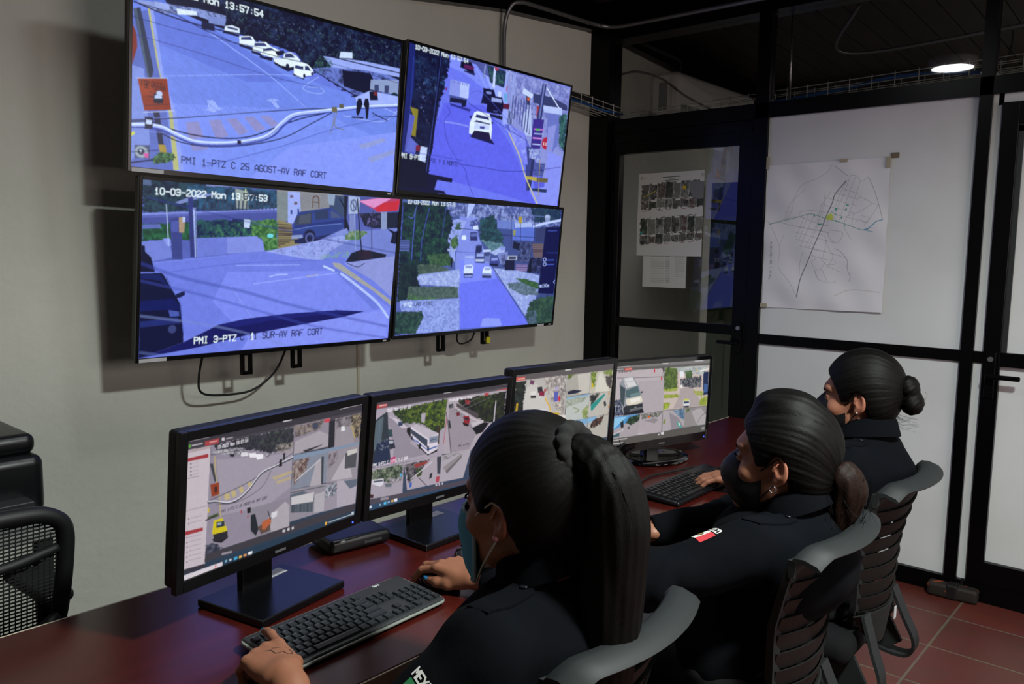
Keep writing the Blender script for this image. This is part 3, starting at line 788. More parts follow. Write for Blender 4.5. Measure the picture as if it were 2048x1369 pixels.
  ['P','5f60ec',[410,694,876,606,1263,1132,1677,2005,299,1740,320,1138]],
  ['P','8088f8',[425,27,737,55,954,323,858,371,623,228,435,174]],
  ['P','9aa2ff',[842,158,1121,273,1235,801,1131,826,962,421]],
  ['N','080930','17204a',25,0.5,[-5,-21,438,3,436,192,388,586,344,826,317,1330,298,1721,1,2016]],
  ['N','','34528a',14,0.68,[60,153,430,100,422,424,343,580,117,646]],
  ['N','','8f9bf0',11,0.8,[80,491,318,418,315,1062,142,1066]],
  ['P','18206c',[-5,-21,64,-10,84,563,62,900,26,1466,18,1938,-3,1941]],
  ['L','2a3a98',8,[58,172,62,900,39,1463]],
  ['P','8a7a2c',[59,846,144,860,138,1236,95,1227,101,965]],
  ['P','585ac0',[64,937,115,961,86,1304,37,1426]],
  ['P','6066cc',[83,1248,173,1342,140,1500,39,1463]],
  ['P','0a0a2c',[-27,1514,315,1524,299,1974,1,2016]],
  ['P','c6ccff',[202,1354,272,1359,266,1571,192,1547]],
  ['P','7a2038',[152,1346,202,1354,186,1434,149,1422]],
  ['P','0a0b30',[303,87,355,88,339,752,330,1347,290,1722,254,1728,296,1220,317,644]],
  ['L','3a48a0',5,[339,75,315,834,282,1704]],
  ['P','0b0c34',[298,1725,580,1749,574,1814,407,1801,386,1942,493,1947,524,1994,1,2016,-2,1960,296,1935]],
  ['P','8c8ed8',[1083,21,2009,30,2036,1950,1688,1487,1428,925,1200,809]],
  ['N','','5a5cae',20,0.5,[1172,53,2009,30,1990,1070,1424,883,1201,601]],
  ['N','','c4c8f8',17,0.68,[1133,4,1989,36,1966,623,1227,698]],
  ['G','5a5aa8',50,0,[1494,-7,2009,30,1975,307,1522,302]],
  ['P','1e2a50',[863,13,1101,35,1087,283,915,254]],
  ['N','','3f6a68',13,0.55,[881,27,1084,40,1070,288,933,269]],
  ['P','c8ccff',[947,25,973,26,979,315,950,314]],
  ['P','8088c8',[831,23,851,21,846,216,830,221]],
  ['P','a83a58',[955,12,1005,12,1000,57,963,59]],
  ['P','9ca4ec',[1100,25,1135,24,1121,273,1101,279]],
  ['P','9298e0',[1188,27,1232,30,1230,635,1201,642]],
  ['P','34386c',[1480,251,1747,238,1975,307,1984,394,1493,396]],
  ['P','6a70c4',[1712,488,1909,459,1897,954,1753,1341,1715,728]],
  ['P','b6bcf8',[1626,402,1900,372,1911,480,1655,503]],
  ['L','d6daff',11,[1657,113,1861,383]],
  ['P','a03a48',[1542,425,1581,425,1586,586,1554,615]],
  ['P','2a2c50',[1391,297,1446,292,1442,452,1395,444]],
  ['P','c86048',[1404,336,1441,336,1435,380,1408,381]],
  ['P','c8cefa',[1346,206,1481,271,1469,339,1336,292]],
  ['P','b4baf0',[1348,646,1460,447,1522,925,1428,925]],
  ['F','4a4c8c',37,[1198,353,1456,406,1483,913,1225,678]],
  ['P','34387a',[1166,610,1245,597,1254,809,1179,804]],
  ['F','b0b6f4',17,[1166,610,1245,597,1254,809,1179,804]],
  ['P','2e326a',[1595,67,1648,62,1626,706,1562,635]],
  ['P','6a70b8',[1610,63,1633,60,1605,624,1585,618]],
  ['P','3c2a8c',[1515,646,1666,620,1652,1094,1520,1121]],
  ['L','c86ad8',11,[1544,801,1671,782]],
  ['L','b8c0ff',9,[1551,871,1665,854]],
  ['L','e08ae8',11,[1538,943,1656,928]],
  ['L','b8c0ff',9,[1541,1041,1646,1029]],
  ['P','58a860',[1566,785,1623,776,1622,811,1569,819]],
  ['E','b02040',1724,991,58,100],
  ['T','f0c8d8',1684,1019,1772,1019,35,'111'],
  ['P','3a3f88',[1443,1094,1556,1092,1562,1796,1520,1802]],
  ['P','2a2e60',[1558,1113,1596,1117,1579,1771,1537,1777]],
  ['P','5a62b8',[1596,1325,1751,1319,1732,1535,1596,1535]],
  ['F','20244c',-14,[1596,1325,1751,1319,1732,1535,1596,1535]],
  ['N','6a70c8','c8ccff',12,0.5,[1502,1125,1673,1112,1668,1268,1515,1275]],
  ['P','8c8cdc',[1734,723,1847,652,1809,1511,1750,1521]],
  ['N','223a4c','4a7a7a',16,0.5,[1874,512,1989,438,2010,1066,1921,994]],
  ['P','7c7cf0',[1200,809,1426,904,1506,1386,1388,1321,1256,1048]],
  ['N','','aab2ff',13,0.6,[1202,830,1428,925,1480,1303,1295,1082]],
  ['P','8a8cf4',[1772,1114,1979,1163,1988,1991,1677,2005,1562,1796,1767,1699]],
  ['P','b8a048',[1484,1565,1656,1559,1652,1626,1488,1608]],
  ['P','6a5c3c',[1647,1565,1809,1552,1810,1625,1653,1637]],
  ['P','24305c',[1595,1746,1811,1738,1806,1795,1609,1794]],
  ['L','c8b88c',13,[1211,932,1385,1278,1484,1565,1624,1854,1696,2003]],
  ['L','9aa2ff',7,[741,112,890,361,1092,773,1211,932]],
  ['L','9c8a4c',8,[1668,1268,1694,1867]],
  ['P','2a2c8c',[469,678,721,707,707,741,486,712]],
  ['P','b8beff',[462,351,675,351,677,542,650,608,461,565]],
  ['P','8a90e8',[462,351,569,350,577,570,461,565]],
  ['F','6a70c8',25,[470,356,676,355,666,389,472,390]],
  ['P','4a50a0',[461,565,663,566,661,654,468,659]],
  ['P','14163c',[479,598,664,585,655,685,609,698,606,650,514,665,468,668]],
  ['P','7a1c50',[413,474,431,474,428,517,413,518]],
  ['P','0d0d34',[579,50,672,38,699,87,722,177,683,199,602,157,555,153,557,67]],
  ['P','5c1c58',[597,91,715,91,711,141,604,147]],
  ['P','1a1c50',[603,176,738,181,724,215,605,195]],
  ['P','10113c',[840,356,973,347,1000,430,974,579,857,581,828,589,846,434]],
  ['P','8088d8',[880,395,946,389,942,423,882,428]],
  ['P','100f3a',[930,440,1082,427,1112,542,1099,689,924,694,901,679,906,567]],
  ['P','9aa2e8',[952,464,1077,459,1080,510,956,523]],
  ['P','3a3c84',[988,646,1047,641,1046,666,990,672]],
  ['P','16163e',[950,707,1113,706,1110,773,1065,760,954,747]],
  ['P','c8ccff',[1024,352,1067,350,1065,432,1030,432]],
  ['P','6aa0e0',[1094,363,1142,359,1148,491,1108,492]],
  ['P','5a1838',[1106,513,1184,502,1182,585,1104,595]],
  ['L','c02848',10,[1133,249,1128,312]],
  ['P','15164c',[732,1083,987,1066,1045,1157,750,1109]],
  ['P','e4e6ff',[763,736,802,710,943,713,973,783,994,941,994,1095,746,1059,722,1055,719,906]],
  ['P','2a2c6c',[789,759,935,762,950,805,780,807]],
  ['P','23256a',[765,875,967,876,962,857,795,843]],
  ['P','c2c6ff',[779,891,961,892,956,950,773,983]],
  ['P','1c1440',[782,995,964,989,994,1095,741,1101]],
  ['P','3a3c8c',[842,920,900,915,899,953,845,956]],
  ['P','1a1c50',[711,799,740,797,738,832,710,833]],
  ['P','1a1c50',[980,822,1004,824,999,852,979,851]],
  ['LA','a8b0ff',0.6,13,[435,956,580,950,707,959]],
  ['L','3a3cae',5,[442,724,485,808,433,937,462,1144,510,1290,616,1467,721,1609,757,1766,847,1980]],
  ['L','2a2c90',5,[620,1526,947,1528,1225,1533,1589,1459,1975,1335]],
  ['L','3a3cae',4,[26,1466,311,1457,679,1465]],
  ['L','2c2e88',5,[682,619,885,724,1152,862,1454,1005]],
  ['L','4a4cb8',4,[688,480,864,449,1395,975]],
  ['T','eef0ff',65,62,639,62,53,'10-03-2022 Mon 13:57:54'],
  ['T','eef0ff',-3,1548,221,1548,59,'PMI 9-PTZ'],
  ['T','14164a',261,1559,622,1559,54,'2 PTE Y 5 NORTE'],
 ],
 'LR': [
  ['C','4a5aa0','30387c','5a62b8','3c4a80'],
  ['P','8088e4',[645,209,836,106,888,506,1063,953,1641,1977,740,1957,630,948]],
  ['P','6a70f4',[699,1207,1166,1147,1659,1999,741,1976]],
  ['P','7c84fc',[681,876,1063,953,1168,1186,701,1244]],
  ['N','4a5298','a0a8ec',17,0.5,[487,27,1975,-17,1998,265,1657,342,899,193,645,209,511,236]],
  ['N','','2a3468',13,0.62,[488,44,1976,3,1998,265,899,193,511,236]],
  ['P','b0b8ff',[738,-3,822,-10,781,147,730,240]],
  ['N','1c2c54','2e4a5c',19,0.5,[1533,-3,1976,-7,1994,225,1617,245]],
  ['P','98a0ec',[501,307,620,247,732,276,662,513,618,731,628,912,517,875,529,589]],
  ['N','','6a78b8',12,0.55,[516,341,648,263,653,876,528,839]],
  ['N','0e1a34','1e3c3c',21,0.5,[8,51,474,28,566,250,566,392,529,589,563,732,492,911,178,1152,8,941]],
  ['N','','2f5c4a',13,0.64,[26,199,481,167,533,660,359,910,103,874]],
  ['L','3a48a0',10,[16,100,17,568]],
  ['L','4858b4',9,[149,157,141,599,138,874]],
  ['L','3c4ca8',7,[296,112,240,562,236,892]],
  ['L','3c4ca8',5,[482,62,459,520]],
  ['L','5a68c0',5,[77,246,126,260,162,88]],
  ['P','5a64b0',[6,586,110,583,111,754,6,746]],
  ['F','20284c',-12,[6,586,110,583,111,754,6,746]],
  ['N','2c4a3c','5c7a4c',12,0.5,[562,570,634,505,656,658,603,713,560,660]],
  ['N','34504c','4c6a5c',12,0.5,[604,337,664,298,670,414,608,417]],
  ['N','284238','4a6a4c',10,0.5,[302,804,538,768,613,894,576,966,363,981]],
  ['N','3a4a48','5c6c64',10,0.5,[207,944,413,946,635,1058,584,1129,227,1119]],
  ['P','8f98dc',[188,1100,689,1022,704,1299,245,1243]],
  ['N','','c2c8fc',9,0.55,[189,1118,690,1041,704,1299,246,1251]],
  ['N','101c30','1e3438',15,0.5,[8,941,181,943,247,1278,104,1481,6,1474]],
  ['N','3a4c48','5c6a70',9,0.5,[120,1272,676,1298,699,1466,387,1491,116,1473]],
  ['N','','4a7a3c',10,0.5,[113,1394,438,1458,427,1503,117,1481]],
  ['P','9aa4f0',[42,1476,714,1486,742,1995,176,1983,46,1564]],
  ['N','','6470c0',8,0.52,[42,1476,714,1486,742,1995,176,1983,46,1564]],
  ['N','1c3038','3c5c54',11,0.5,[6,1630,290,1654,307,1746,227,1989,1,1979]],
  ['N','1c3444','31586a',17,0.5,[887,249,1073,145,1117,367,1201,496,1211,648,921,579]],
  ['N','4a6a80','6a8a9c',11,0.5,[920,561,1193,610,1247,724,1049,726]],
  ['P','5a6cd0',[1316,338,1619,285,1623,561,1330,549]],
  ['P','6a78c8',[1108,236,1341,241,1334,376,1117,367]],
  ['P','aab2ee',[1343,280,1567,248,1589,325,1348,347]],
  ['L','c0c6ff',22,[1605,315,1786,246,2000,188]],
  ['P','343a6c',[1640,343,1999,286,2001,531,1658,580]],
  ['E','aab0e4',1795,146,38,40],
  ['P','8a90c8',[1762,158,1830,154,1832,224,1767,221]],
  ['P','b09038',[1386,162,1434,159,1439,275,1394,273]],
  ['P','94904c',[1327,386,1366,384,1360,481,1338,482]],
  ['L','2a3060',7,[1423,275,1450,722]],
  ['L','30386c',8,[1616,49,1626,601,1582,919]],
  ['L','2a3060',5,[1292,111,1320,646]],
  ['L','7a84d8',4,[1178,138,1743,139]],
  ['L','14183c',5,[586,382,883,414,1246,475,1652,501]],
  ['L','5a66b8',4,[1126,29,1252,95,1407,46]],
  ['P','7a6470',[1609,601,1770,597,1781,860,1645,860]],
  ['F','3a2a40',-19,[1609,601,1770,597,1781,860,1645,860]],
  ['P','141838',[1347,568,1445,605,1437,722,1339,684]],
  ['P','98a0e0',[1439,742,1586,740,1585,840,1446,849]],
  ['N','20244c','5a62a0',12,0.5,[1444,585,1608,581,1599,919,1418,918]],
  ['P','1c2044',[1593,840,1762,840,1765,1104,1562,1099]],
  ['N','','4a5090',12,0.6,[1593,840,1762,840,1765,1104,1562,1099]],
  ['P','8a74b0',[1405,957,1568,959,1564,1079,1414,1085]],
  ['F','4a3a78',-21,[1405,957,1568,959,1564,1079,1414,1085]],
  ['P','a8a4dc',[1434,1092,1520,1094,1520,1157,1438,1151]],
  ['P','9098e0',[1111,1011,1412,1056,1751,1144,1753,1410,1680,1816,1598,1849,1233,1227]],
  ['N','','c0c6f8',9,0.6,[1111,1011,1412,1056,1751,1144,1595,1808,1233,1227]],
  ['N','4c5c6c','7080a0',11,0.5,[1314,1269,1639,1242,1777,1493,1539,1479,1335,1348]],
  ['N','2a4a34','4a6a44',12,0.5,[1421,1194,1552,1198,1761,1287,1752,1389,1490,1256]],
  ['N','283c3c','3f5c4c',16,0.5,[1648,1608,1797,1536,1991,1527,2011,2016,1659,1999,1598,1849]],
  ['N','','5a6890',13,0.5,[1594,1787,1743,1739,1779,1991,1625,1996]],
  ['P','0f1248',[1783,316,2001,306,1987,1485,1757,1461,1763,1083]],
  ['L','3848b0',4,[1834,758,2001,757]],
  ['T','b8c0ff',1770,1354,1906,1354,49,'a1Km'],
  ['E','a8b0ff',1808,876,26,33],
  ['E','0f1248',1808,876,17,23],
  ['E','a8b0ff',1814,956,26,32],
  ['E','0f1248',1814,956,17,22],
  ['L','4858c8',9,[1843,885,1949,881]],
  ['L','4858c8',9,[1849,962,1955,959]],
  ['L','4858c8',6,[1822,379,1953,373]],
  ['L','a8b0ff',6,[1990,1244,1974,1271,1990,1297]],
  ['L','0a0c2c',10,[1894,1469,1894,1542]],
  ['P','3a4490',[772,274,872,231,899,322,822,362,770,346]],
  ['N','','aab0f0',8,0.6,[723,115,901,230,879,359,770,346]],
  ['P','d8dcff',[817,348,871,338,882,396,820,399]],
  ['P','2a3070',[784,446,872,437,878,576,789,575]],
  ['P','5c66b0',[792,464,868,455,868,507,795,513]],
  ['P','e0e4ff',[691,498,730,493,743,538,734,566,686,558]],
  ['P','222858',[867,651,940,644,946,746,862,802]],
  ['P','4a52a0',[874,636,936,631,933,653,875,658]],
  ['P','3c4488',[867,775,976,764,990,934,869,923]],
  ['P','9aa2e8',[882,780,970,774,972,821,885,825]],
  ['P','c8ccf4',[873,867,980,868,977,900,875,899]],
  ['P','6a72b4',[974,727,1056,722,1060,915,987,896]],
  ['P','c6caff',[959,718,1055,711,1057,745,961,750]],
  ['P','3a427c',[976,755,1050,749,1046,811,980,817]],
  ['P','a8b0ec',[1050,755,1174,677,1245,686,1235,772,1114,802]],
  ['P','8890e0',[1173,658,1243,663,1247,724,1177,715]],
  ['P','3a3f8c',[1063,840,1161,830,1172,955,1050,953]],
  ['P','8a92e4',[1074,849,1150,843,1157,887,1071,893]],
  ['P','101438',[1054,938,1168,945,1163,983,1056,972]],
  ['P','7a80c8',[1142,773,1280,743,1294,956,1200,955]],
  ['N','','20264c',10,0.5,[1190,801,1282,782,1296,995,1218,994]],
  ['P','14183c',[1257,878,1384,888,1388,1055,1261,1053]],
  ['P','a8a8c8',[1284,811,1411,810,1413,879,1281,878]],
  ['P','3a3c60',[1304,824,1396,824,1396,869,1304,869]],
  ['P','8a94f0',[733,803,855,802,867,1026,741,950]],
  ['L','d0d4ff',7,[749,830,849,830]],
  ['P','2a2e70',[736,1060,855,1063,853,1160,746,1157]],
  ['P','d8dcff',[742,959,834,951,851,997,852,1091,738,1088]],
  ['P','8a90d0',[757,968,831,966,837,1007,756,1005]],
  ['P','8890d8',[751,1116,851,1119,850,1147,752,1144]],
  ['P','2a2e60',[967,1103,1090,1106,1088,1173,974,1170]],
  ['P','e0e4ff',[990,986,1065,991,1086,1049,1088,1122,974,1113,973,1047]],
  ['P','9aa2dc',[998,998,1063,1003,1074,1045,993,1043]],
  ['P','8088c8',[978,1088,1083,1097,1086,1135,980,1128]],
  ['P','0e1228',[576,839,594,848,596,993,580,999]],
  ['P','10142c',[1603,860,1625,864,1627,1080,1579,1103]],
  ['P','98a0d8',[528,705,630,704,630,740,530,741]],
  ['P','8c94f8',[996,1967,1018,1833,1070,1829,1242,1855,1277,1958,1266,1987]],
  ['L','5860c8',4,[691,1170,736,1995]],
  ['L','5058c0',6,[1133,1107,1235,1266,1448,1594,1631,1955]],
  ['L','4a52b8',4,[619,749,903,765]],
  ['T','eef0ff',62,60,582,60,56,'10-03-2022 Mon 13:57:5'],
  ['T','e8ecff',89,1568,171,1568,53,'PTZ'],
  ['T','20244c',196,1562,393,1562,53,'LAS VIAS'],
 ],
 'M1': [
  ['C','3e3a42','454048','26384c','2c3c50'],
  ['P','35323a',[-1,-3,2006,-2,2008,126,1,105]],
  ['P','46414a',[1,105,2008,126,2009,233,2,165]],
  ['L','8a8088',7,[30,19,204,18]],
  ['L','c0b8c0',12,[1686,16,1989,6]],
  ['L','d0c8d0',11,[975,22,1066,24]],
  ['P','3a373e',[0,57,160,62,162,131,1,124]],
  ['P','a03c40',[162,68,296,65,298,133,167,133]],
  ['P','5aa03c',[15,67,34,68,35,107,16,106]],
  ['L','b8b0b8',9,[47,87,138,89]],
  ['L','d8a0a0',8,[209,99,280,97]],
  ['P','c8c0c8',[324,72,351,71,352,114,325,112]],
  ['L','a8a0a8',8,[369,97,432,97]],
  ['P','c0b4bc',[-6,139,220,144,210,1864,12,1835]],
  ['P','a8989c',[-6,139,220,144,218,185,-5,180]],
  ['P','9a3238',[-3,252,202,256,200,310,-5,299]],
  ['P','9a3238',[-11,1284,175,1310,176,1361,-10,1344]],
  ['L','9a8c94',6,[-7,992,213,1013]],
  ['P','5c545c',[34,329,46,331,47,353,34,351]],
  ['P','5c545c',[35,382,48,385,48,407,36,404]],
  ['P','5c545c',[36,436,49,439,49,461,37,458]],
  ['P','5c545c',[38,490,50,492,51,515,38,512]],
  ['L','a0949c',4,[56,342,110,342]],
  ['L','a0949c',4,[57,396,111,397]],
  ['L','a0949c',4,[59,450,112,451]],
  ['L','a0949c',5,[60,504,113,506]],
  ['L','8c8088',6,[19,538,121,545]],
  ['P','6a5058',[33,1109,44,1110,44,1130,34,1129]],
  ['P','6a5058',[35,1177,46,1177,46,1197,35,1197]],
  ['L','9a8e96',5,[55,1120,161,1132]],
  ['L','9a8e96',5,[57,1185,163,1198]],
  ['P','8a3038',[23,1376,34,1377,35,1397,24,1396]],
  ['P','54464c',[25,1446,36,1447,36,1468,25,1467]],
  ['P','54464c',[27,1517,38,1518,38,1538,27,1537]],
  ['P','8a3038',[28,1588,39,1589,40,1609,29,1608]],
  ['P','54464c',[30,1658,41,1660,41,1680,30,1679]],
  ['P','54464c',[31,1729,42,1731,43,1751,32,1750]],
  ['L','9a8e96',5,[49,1390,158,1404]],
  ['L','9a8e96',5,[50,1458,160,1473]],
  ['L','9a8e96',5,[52,1526,161,1543]],
  ['L','9a8e96',5,[54,1594,163,1612]],
  ['L','9a8e96',5,[55,1663,165,1682]],
  ['L','9a8e96',5,[57,1731,166,1751]],
  ['P','8c8494',[224,145,1105,142,1111,1842,672,1751,207,1720]],
  ['P','9a92a0',[279,376,1097,568,1099,1128,846,1293,353,1219]],
  ['N','23232c','3c3c48',14,0.5,[257,149,1101,141,1104,487,895,496,481,271,276,263]],
  ['N','','4c5c48',11,0.66,[478,168,1101,155,1103,459,893,455]],
  ['N','6c6874','c8c4cc',11,0.5,[242,226,481,271,779,481,894,469,819,536,593,440,243,263]],
  ['P','d8d4dc',[527,352,591,374,602,430,529,417]],
  ['P','e4e0e8',[609,394,683,415,695,491,621,463]],
  ['P','e8e4ec',[684,434,763,462,766,530,696,525]],
  ['P','17171e',[410,336,457,352,458,396,411,374]],
  ['N','','a89c98',14,0.5,[890,373,1100,375,1108,572,915,503]],
  ['L','b8a468',9,[261,320,287,680,325,950,345,1241]],
  ['P','3a3c44',[217,403,247,414,287,680,271,699]],
  ['P','8c3a20',[230,712,315,712,323,893,247,902]],
  ['P','3c2420',[270,761,298,766,302,851,275,852]],
  ['P','b8a878',[370,919,422,916,433,1011,381,1006]],
  ['P','b8a878',[438,897,482,903,494,994,453,995]],
  ['P','b8a878',[517,879,556,875,573,969,534,970]],
  ['P','b8a878',[606,851,651,844,663,928,623,924]],
  ['P','b0a080',[869,866,1109,851,1110,894,911,924]],
  ['P','b0a080',[912,952,1102,946,1104,984,943,1000]],
  ['L','2c2c38',5,[227,282,1110,379]],
  ['L','3a3a46',6,[212,950,642,827,1097,568]],
  ['L','3a3a48',22,[220,966,296,988,417,1064,522,1051,627,953,751,765,902,702,1111,643]],
  ['L','d8d4e0',9,[220,953,295,980,417,1053,522,1038,627,939,751,751,902,694,1110,628]],
  ['L','4a4652',5,[297,1039,523,1091,759,982,865,756]],
  ['P','1c1c24',[954,613,982,615,987,734,947,733]],
  ['P','1c1c24',[991,530,1015,533,1015,649,995,641]],
  ['P','4c5c34',[218,1179,317,1164,329,1221,227,1222]],
  ['P','c8b030',[214,1052,231,1049,229,1122,216,1115]],
  ['L','2c2c36',13,[202,1222,301,1194]],
  ['P','17161c',[268,1536,422,1540,429,1596,364,1640,286,1585]],
  ['P','c8b81c',[278,1260,363,1263,391,1367,415,1457,417,1542,285,1519,266,1432]],
  ['P','26343c',[304,1298,381,1318,392,1399,307,1389]],
  ['P','25222a',[275,1468,421,1487,424,1606,295,1589]],
  ['P','8c9cb0',[313,1315,356,1324,353,1361,319,1357]],
  ['N','2c3040','6a6878',14,0.55,[211,1583,295,1602,367,1719,368,1772,207,1733]],
  ['T','f0ecf4',288,214,593,214,43,'10-2022 Mon 13:57:54'],
  ['T','2c2c3c',352,1185,833,1185,39,'PMI 1-PTZ C 25 AGOST-AV RAF CORT'],
  ['P','a82c30',[549,1235,560,1235,562,1288,551,1288]],
  ['P','a82c30',[622,1349,633,1349,634,1395,623,1395]],
  ['P','16161c',[614,1234,655,1237,662,1328,621,1322]],
  ['P','857f8c',[656,1258,1095,1281,1110,1813,708,1730,660,1664]],
  ['P','a8a0a8',[853,1488,1046,1329,1094,1407,1110,1813,902,1762]],
  ['P','20242c',[659,1367,706,1363,752,1630,727,1726,667,1613]],
  ['P','5c4840',[742,1597,892,1507,881,1723,784,1729]],
  ['P','b05c38',[787,1538,873,1512,896,1592,821,1679,791,1650]],
  ['P','d0d0d4',[890,1437,959,1442,952,1523,898,1538]],
  ['L','3a3840',11,[849,1390,878,1528]],
  ['P','8c8490',[1104,128,1554,133,1553,614,1115,602]],
  ['N','4c444c','9a8c84',16,0.5,[1111,144,1486,143,1426,283,1129,329]],
  ['P','a49ca4',[1131,386,1427,312,1544,406,1549,612,1119,590]],
  ['P','c84050',[1475,139,1565,142,1545,198,1489,192]],
  ['P','3c4458',[1333,155,1398,160,1403,261,1337,261]],
  ['P','2c2a34',[1222,571,1494,550,1439,574,1267,614]],
  ['P','23242c',[1545,189,1625,183,1635,642,1556,658]],
  ['P','8a8288',[1624,168,1985,166,1988,686,1638,687]],
  ['P','948c94',[1656,354,1872,360,1913,676,1637,678]],
  ['N','3c3430','a89880',17,0.5,[1837,170,1986,175,1989,610,1906,552]],
  ['N','','2c2c34',16,0.5,[1624,168,1862,177,1822,345,1655,324]],
  ['P','d8d8dc',[1714,327,1761,333,1773,414,1718,408]],
  ['L','b8a040',10,[1859,356,1920,587]],
  ['P','7f8494',[1115,608,1555,649,1560,1235,1111,1161]],
  ['P','7c8ca4',[1115,608,1555,649,1547,714,1119,687]],
  ['N','5c4440','a89c98',17,0.5,[1114,713,1313,702,1280,918,1129,1112]],
  ['P','a8a0a8',[1336,1229,1406,823,1481,763,1504,1256]],
  ['P','3a4048',[1470,759,1504,766,1515,1246,1487,1234]],
  ['L','c8c4cc',9,[1158,1039,1450,810]],
  ['P','928a94',[1555,649,1988,686,1993,1337,1556,1248]],
  ['P','7c8ca4',[1555,649,1988,686,1986,731,1558,709]],
  ['P','b0a8b0',[1617,1229,1821,796,1920,1292]],
  ['P','4c4c54',[1798,818,1965,816,1961,1123,1800,1091]],
  ['P','c0bcb8',[1825,783,1964,791,1968,863,1830,875]],
  ['N','','4a3c40',14,0.55,[1559,733,1699,738,1683,896,1573,1033]],
  ['P','8c8692',[1111,1166,1560,1250,1560,1727,1105,1696]],
  ['P','57606c',[1099,1240,1251,1250,1408,1376,1399,1665,1120,1547]],
  ['P','c0bcc0',[1116,1290,1402,1330,1396,1488,1121,1420]],
  ['F','30343c',17,[1121,1420,1392,1501,1394,1657,1120,1547]],
  ['P','aaa4ac',[1408,1376,1543,1376,1548,1721,1418,1689]],
  ['L','2a2c34',6,[1102,1213,1539,1286]],
  ['P','948c98',[1538,1255,1993,1337,1992,1790,1548,1731]],
  ['P','a8a0ac',[1701,1263,1993,1347,1984,1787,1724,1744]],
  ['N','4c5464','c0c0c8',16,0.5,[1551,1291,1702,1294,1701,1505,1549,1498]],
  ['P','5c6474',[1798,1304,1993,1347,1985,1474,1893,1482]],
  ['P','3c3840',[207,1733,1992,1790,1991,1915,202,1846]],
  ['P','8c8690',[369,1799,474,1818,475,1853,370,1833]],
  ['P','c0bcc4',[1033,1787,1064,1795,1065,1838,1034,1831]],
  ['P','c0bcc4',[1088,1787,1115,1792,1117,1839,1090,1831]],
  ['P','c0bcc4',[1142,1795,1167,1799,1169,1843,1144,1839]],
  ['P','24384c',[2,1892,1991,1915,1989,2025,4,1999]],
  ['P','d0c8d0',[14,1924,381,1937,387,2014,15,2001]],
  ['P','d05040',[308,1952,322,1952,323,1986,309,1986]],
  ['P','34303a',[12,1843,210,1864,212,1916,13,1899]],
  ['P','40a0c8',[499,1938,535,1940,536,1986,500,1984]],
  ['P','e0b050',[553,1950,582,1951,583,1986,554,1983]],
  ['P','e0e0e4',[650,1943,693,1945,694,1989,651,1984]],
  ['P','d89050',[601,1950,632,1952,633,1988,602,1983]],
  ['P','7ab0c8',[407,1931,428,1932,429,1965,408,1963]],
  ['P','b8c0c8',[451,1938,474,1940,475,1970,452,1967]],
  ['P','e0a840',[1573,1929,1604,1935,1595,1985,1571,1979]],
  ['L','b0b8c0',8,[1628,1956,1943,1971]],
  ['P','c0c8d0',[1941,1930,1974,1933,1977,1988,1944,1981]],
 ],
 'M2': [
  ['C','4a4448','57505a','2c4058','30405c'],
  ['P','423e44',[-1,-1,1998,-2,1999,96,4,106]],
  ['P','59525a',[4,106,962,104,1987,88,1992,150,6,141]],
  ['P','b04444',[4,59,147,57,150,120,7,123]],
  ['L','e0b0b0',11,[53,81,138,79]],
  ['L','d8d0d8',12,[946,11,1056,11]],
  ['L','a0a0a8',12,[1909,2,1992,5]],
  ['P','a84040',[1815,118,1988,108,1992,150,1829,148]],
  ['P','a49aa8',[3,136,1013,127,998,1254,-2,1209]],
  ['P','8f8694',[161,270,455,484,515,898,757,1170,280,1176,284,932]],
  ['P','c0b8c4',[162,283,306,376,461,585,370,562,235,359]],
  ['N','1e2a22','4c6424',19,0.5,[226,189,1004,138,1030,674,889,794,683,590,566,511,382,467,249,290]],
  ['N','','7c9030',14,0.6,[330,175,1005,151,1019,671,764,660,601,469,356,314]],
  ['P','a8a0ac',[631,351,697,353,690,541,641,516]],
  ['P','3a3028',[878,637,928,649,932,1013,902,1005]],
  ['P','2c343c',[9,331,161,199,197,616,253,1168,6,1200]],
  ['P','5c6c78',[7,377,111,283,103,784,17,903]],
  ['F','394550',14,[7,377,128,275,120,788,17,903]],
  ['P','202c48',[52,769,202,714,253,1168,6,1200]],
  ['N','','a0a8b8',14,0.66,[66,726,202,714,213,911,92,901]],
  ['P','30464c',[184,540,237,553,257,692,201,689]],
  ['P','282c3c',[204,739,271,757,304,913,231,929]],
  ['P','a8b0bc',[208,764,265,775,271,818,215,814]],
  ['P','2c3854',[313,431,372,440,381,516,322,511]],
  ['P','4a5470',[320,433,363,438,364,463,321,457]],
  ['P','17181e',[443,580,496,569,504,695,633,1006,778,1202,912,1163,919,1113,796,1181,510,796,443,655]],
  ['P','d4ccd8',[496,564,578,544,913,800,909,1110,777,1175,508,771]],
  ['P','b8b0bc',[496,564,578,544,913,800,761,863]],
  ['P','3a4254',[499,607,755,887,759,1042,504,695]],
  ['P','8c94a8',[775,841,907,838,911,955,787,973]],
  ['F','3c4460',-17,[786,857,902,849,907,967,793,974]],
  ['P','3c5ca0',[507,758,760,1068,905,1044,906,1071,768,1101,509,783]],
  ['P','2c3448',[756,1003,786,1024,789,1128,763,1107]],
  ['E','1c1c24',647,980,17,62],
  ['E','1c1c24',524,787,11,46],
  ['L','6a7cb0',8,[548,832,578,865,596,857,637,921]],
  ['P','b8346c',[249,1093,309,1074,325,1190,246,1203]],
  ['P','a89ea8',[1013,127,1991,136,1986,653,1438,1316,997,1240,998,356]],
  ['P','958b96',[1052,264,1268,414,1521,957,1434,1261,1119,1250,1040,676]],
  ['N','191c20','303820',22,0.5,[1464,188,1982,176,2007,912,1731,790,1543,663,1218,298,1150,206]],
  ['N','','4a5a28',16,0.62,[1377,171,1798,197,1753,491,1480,406]],
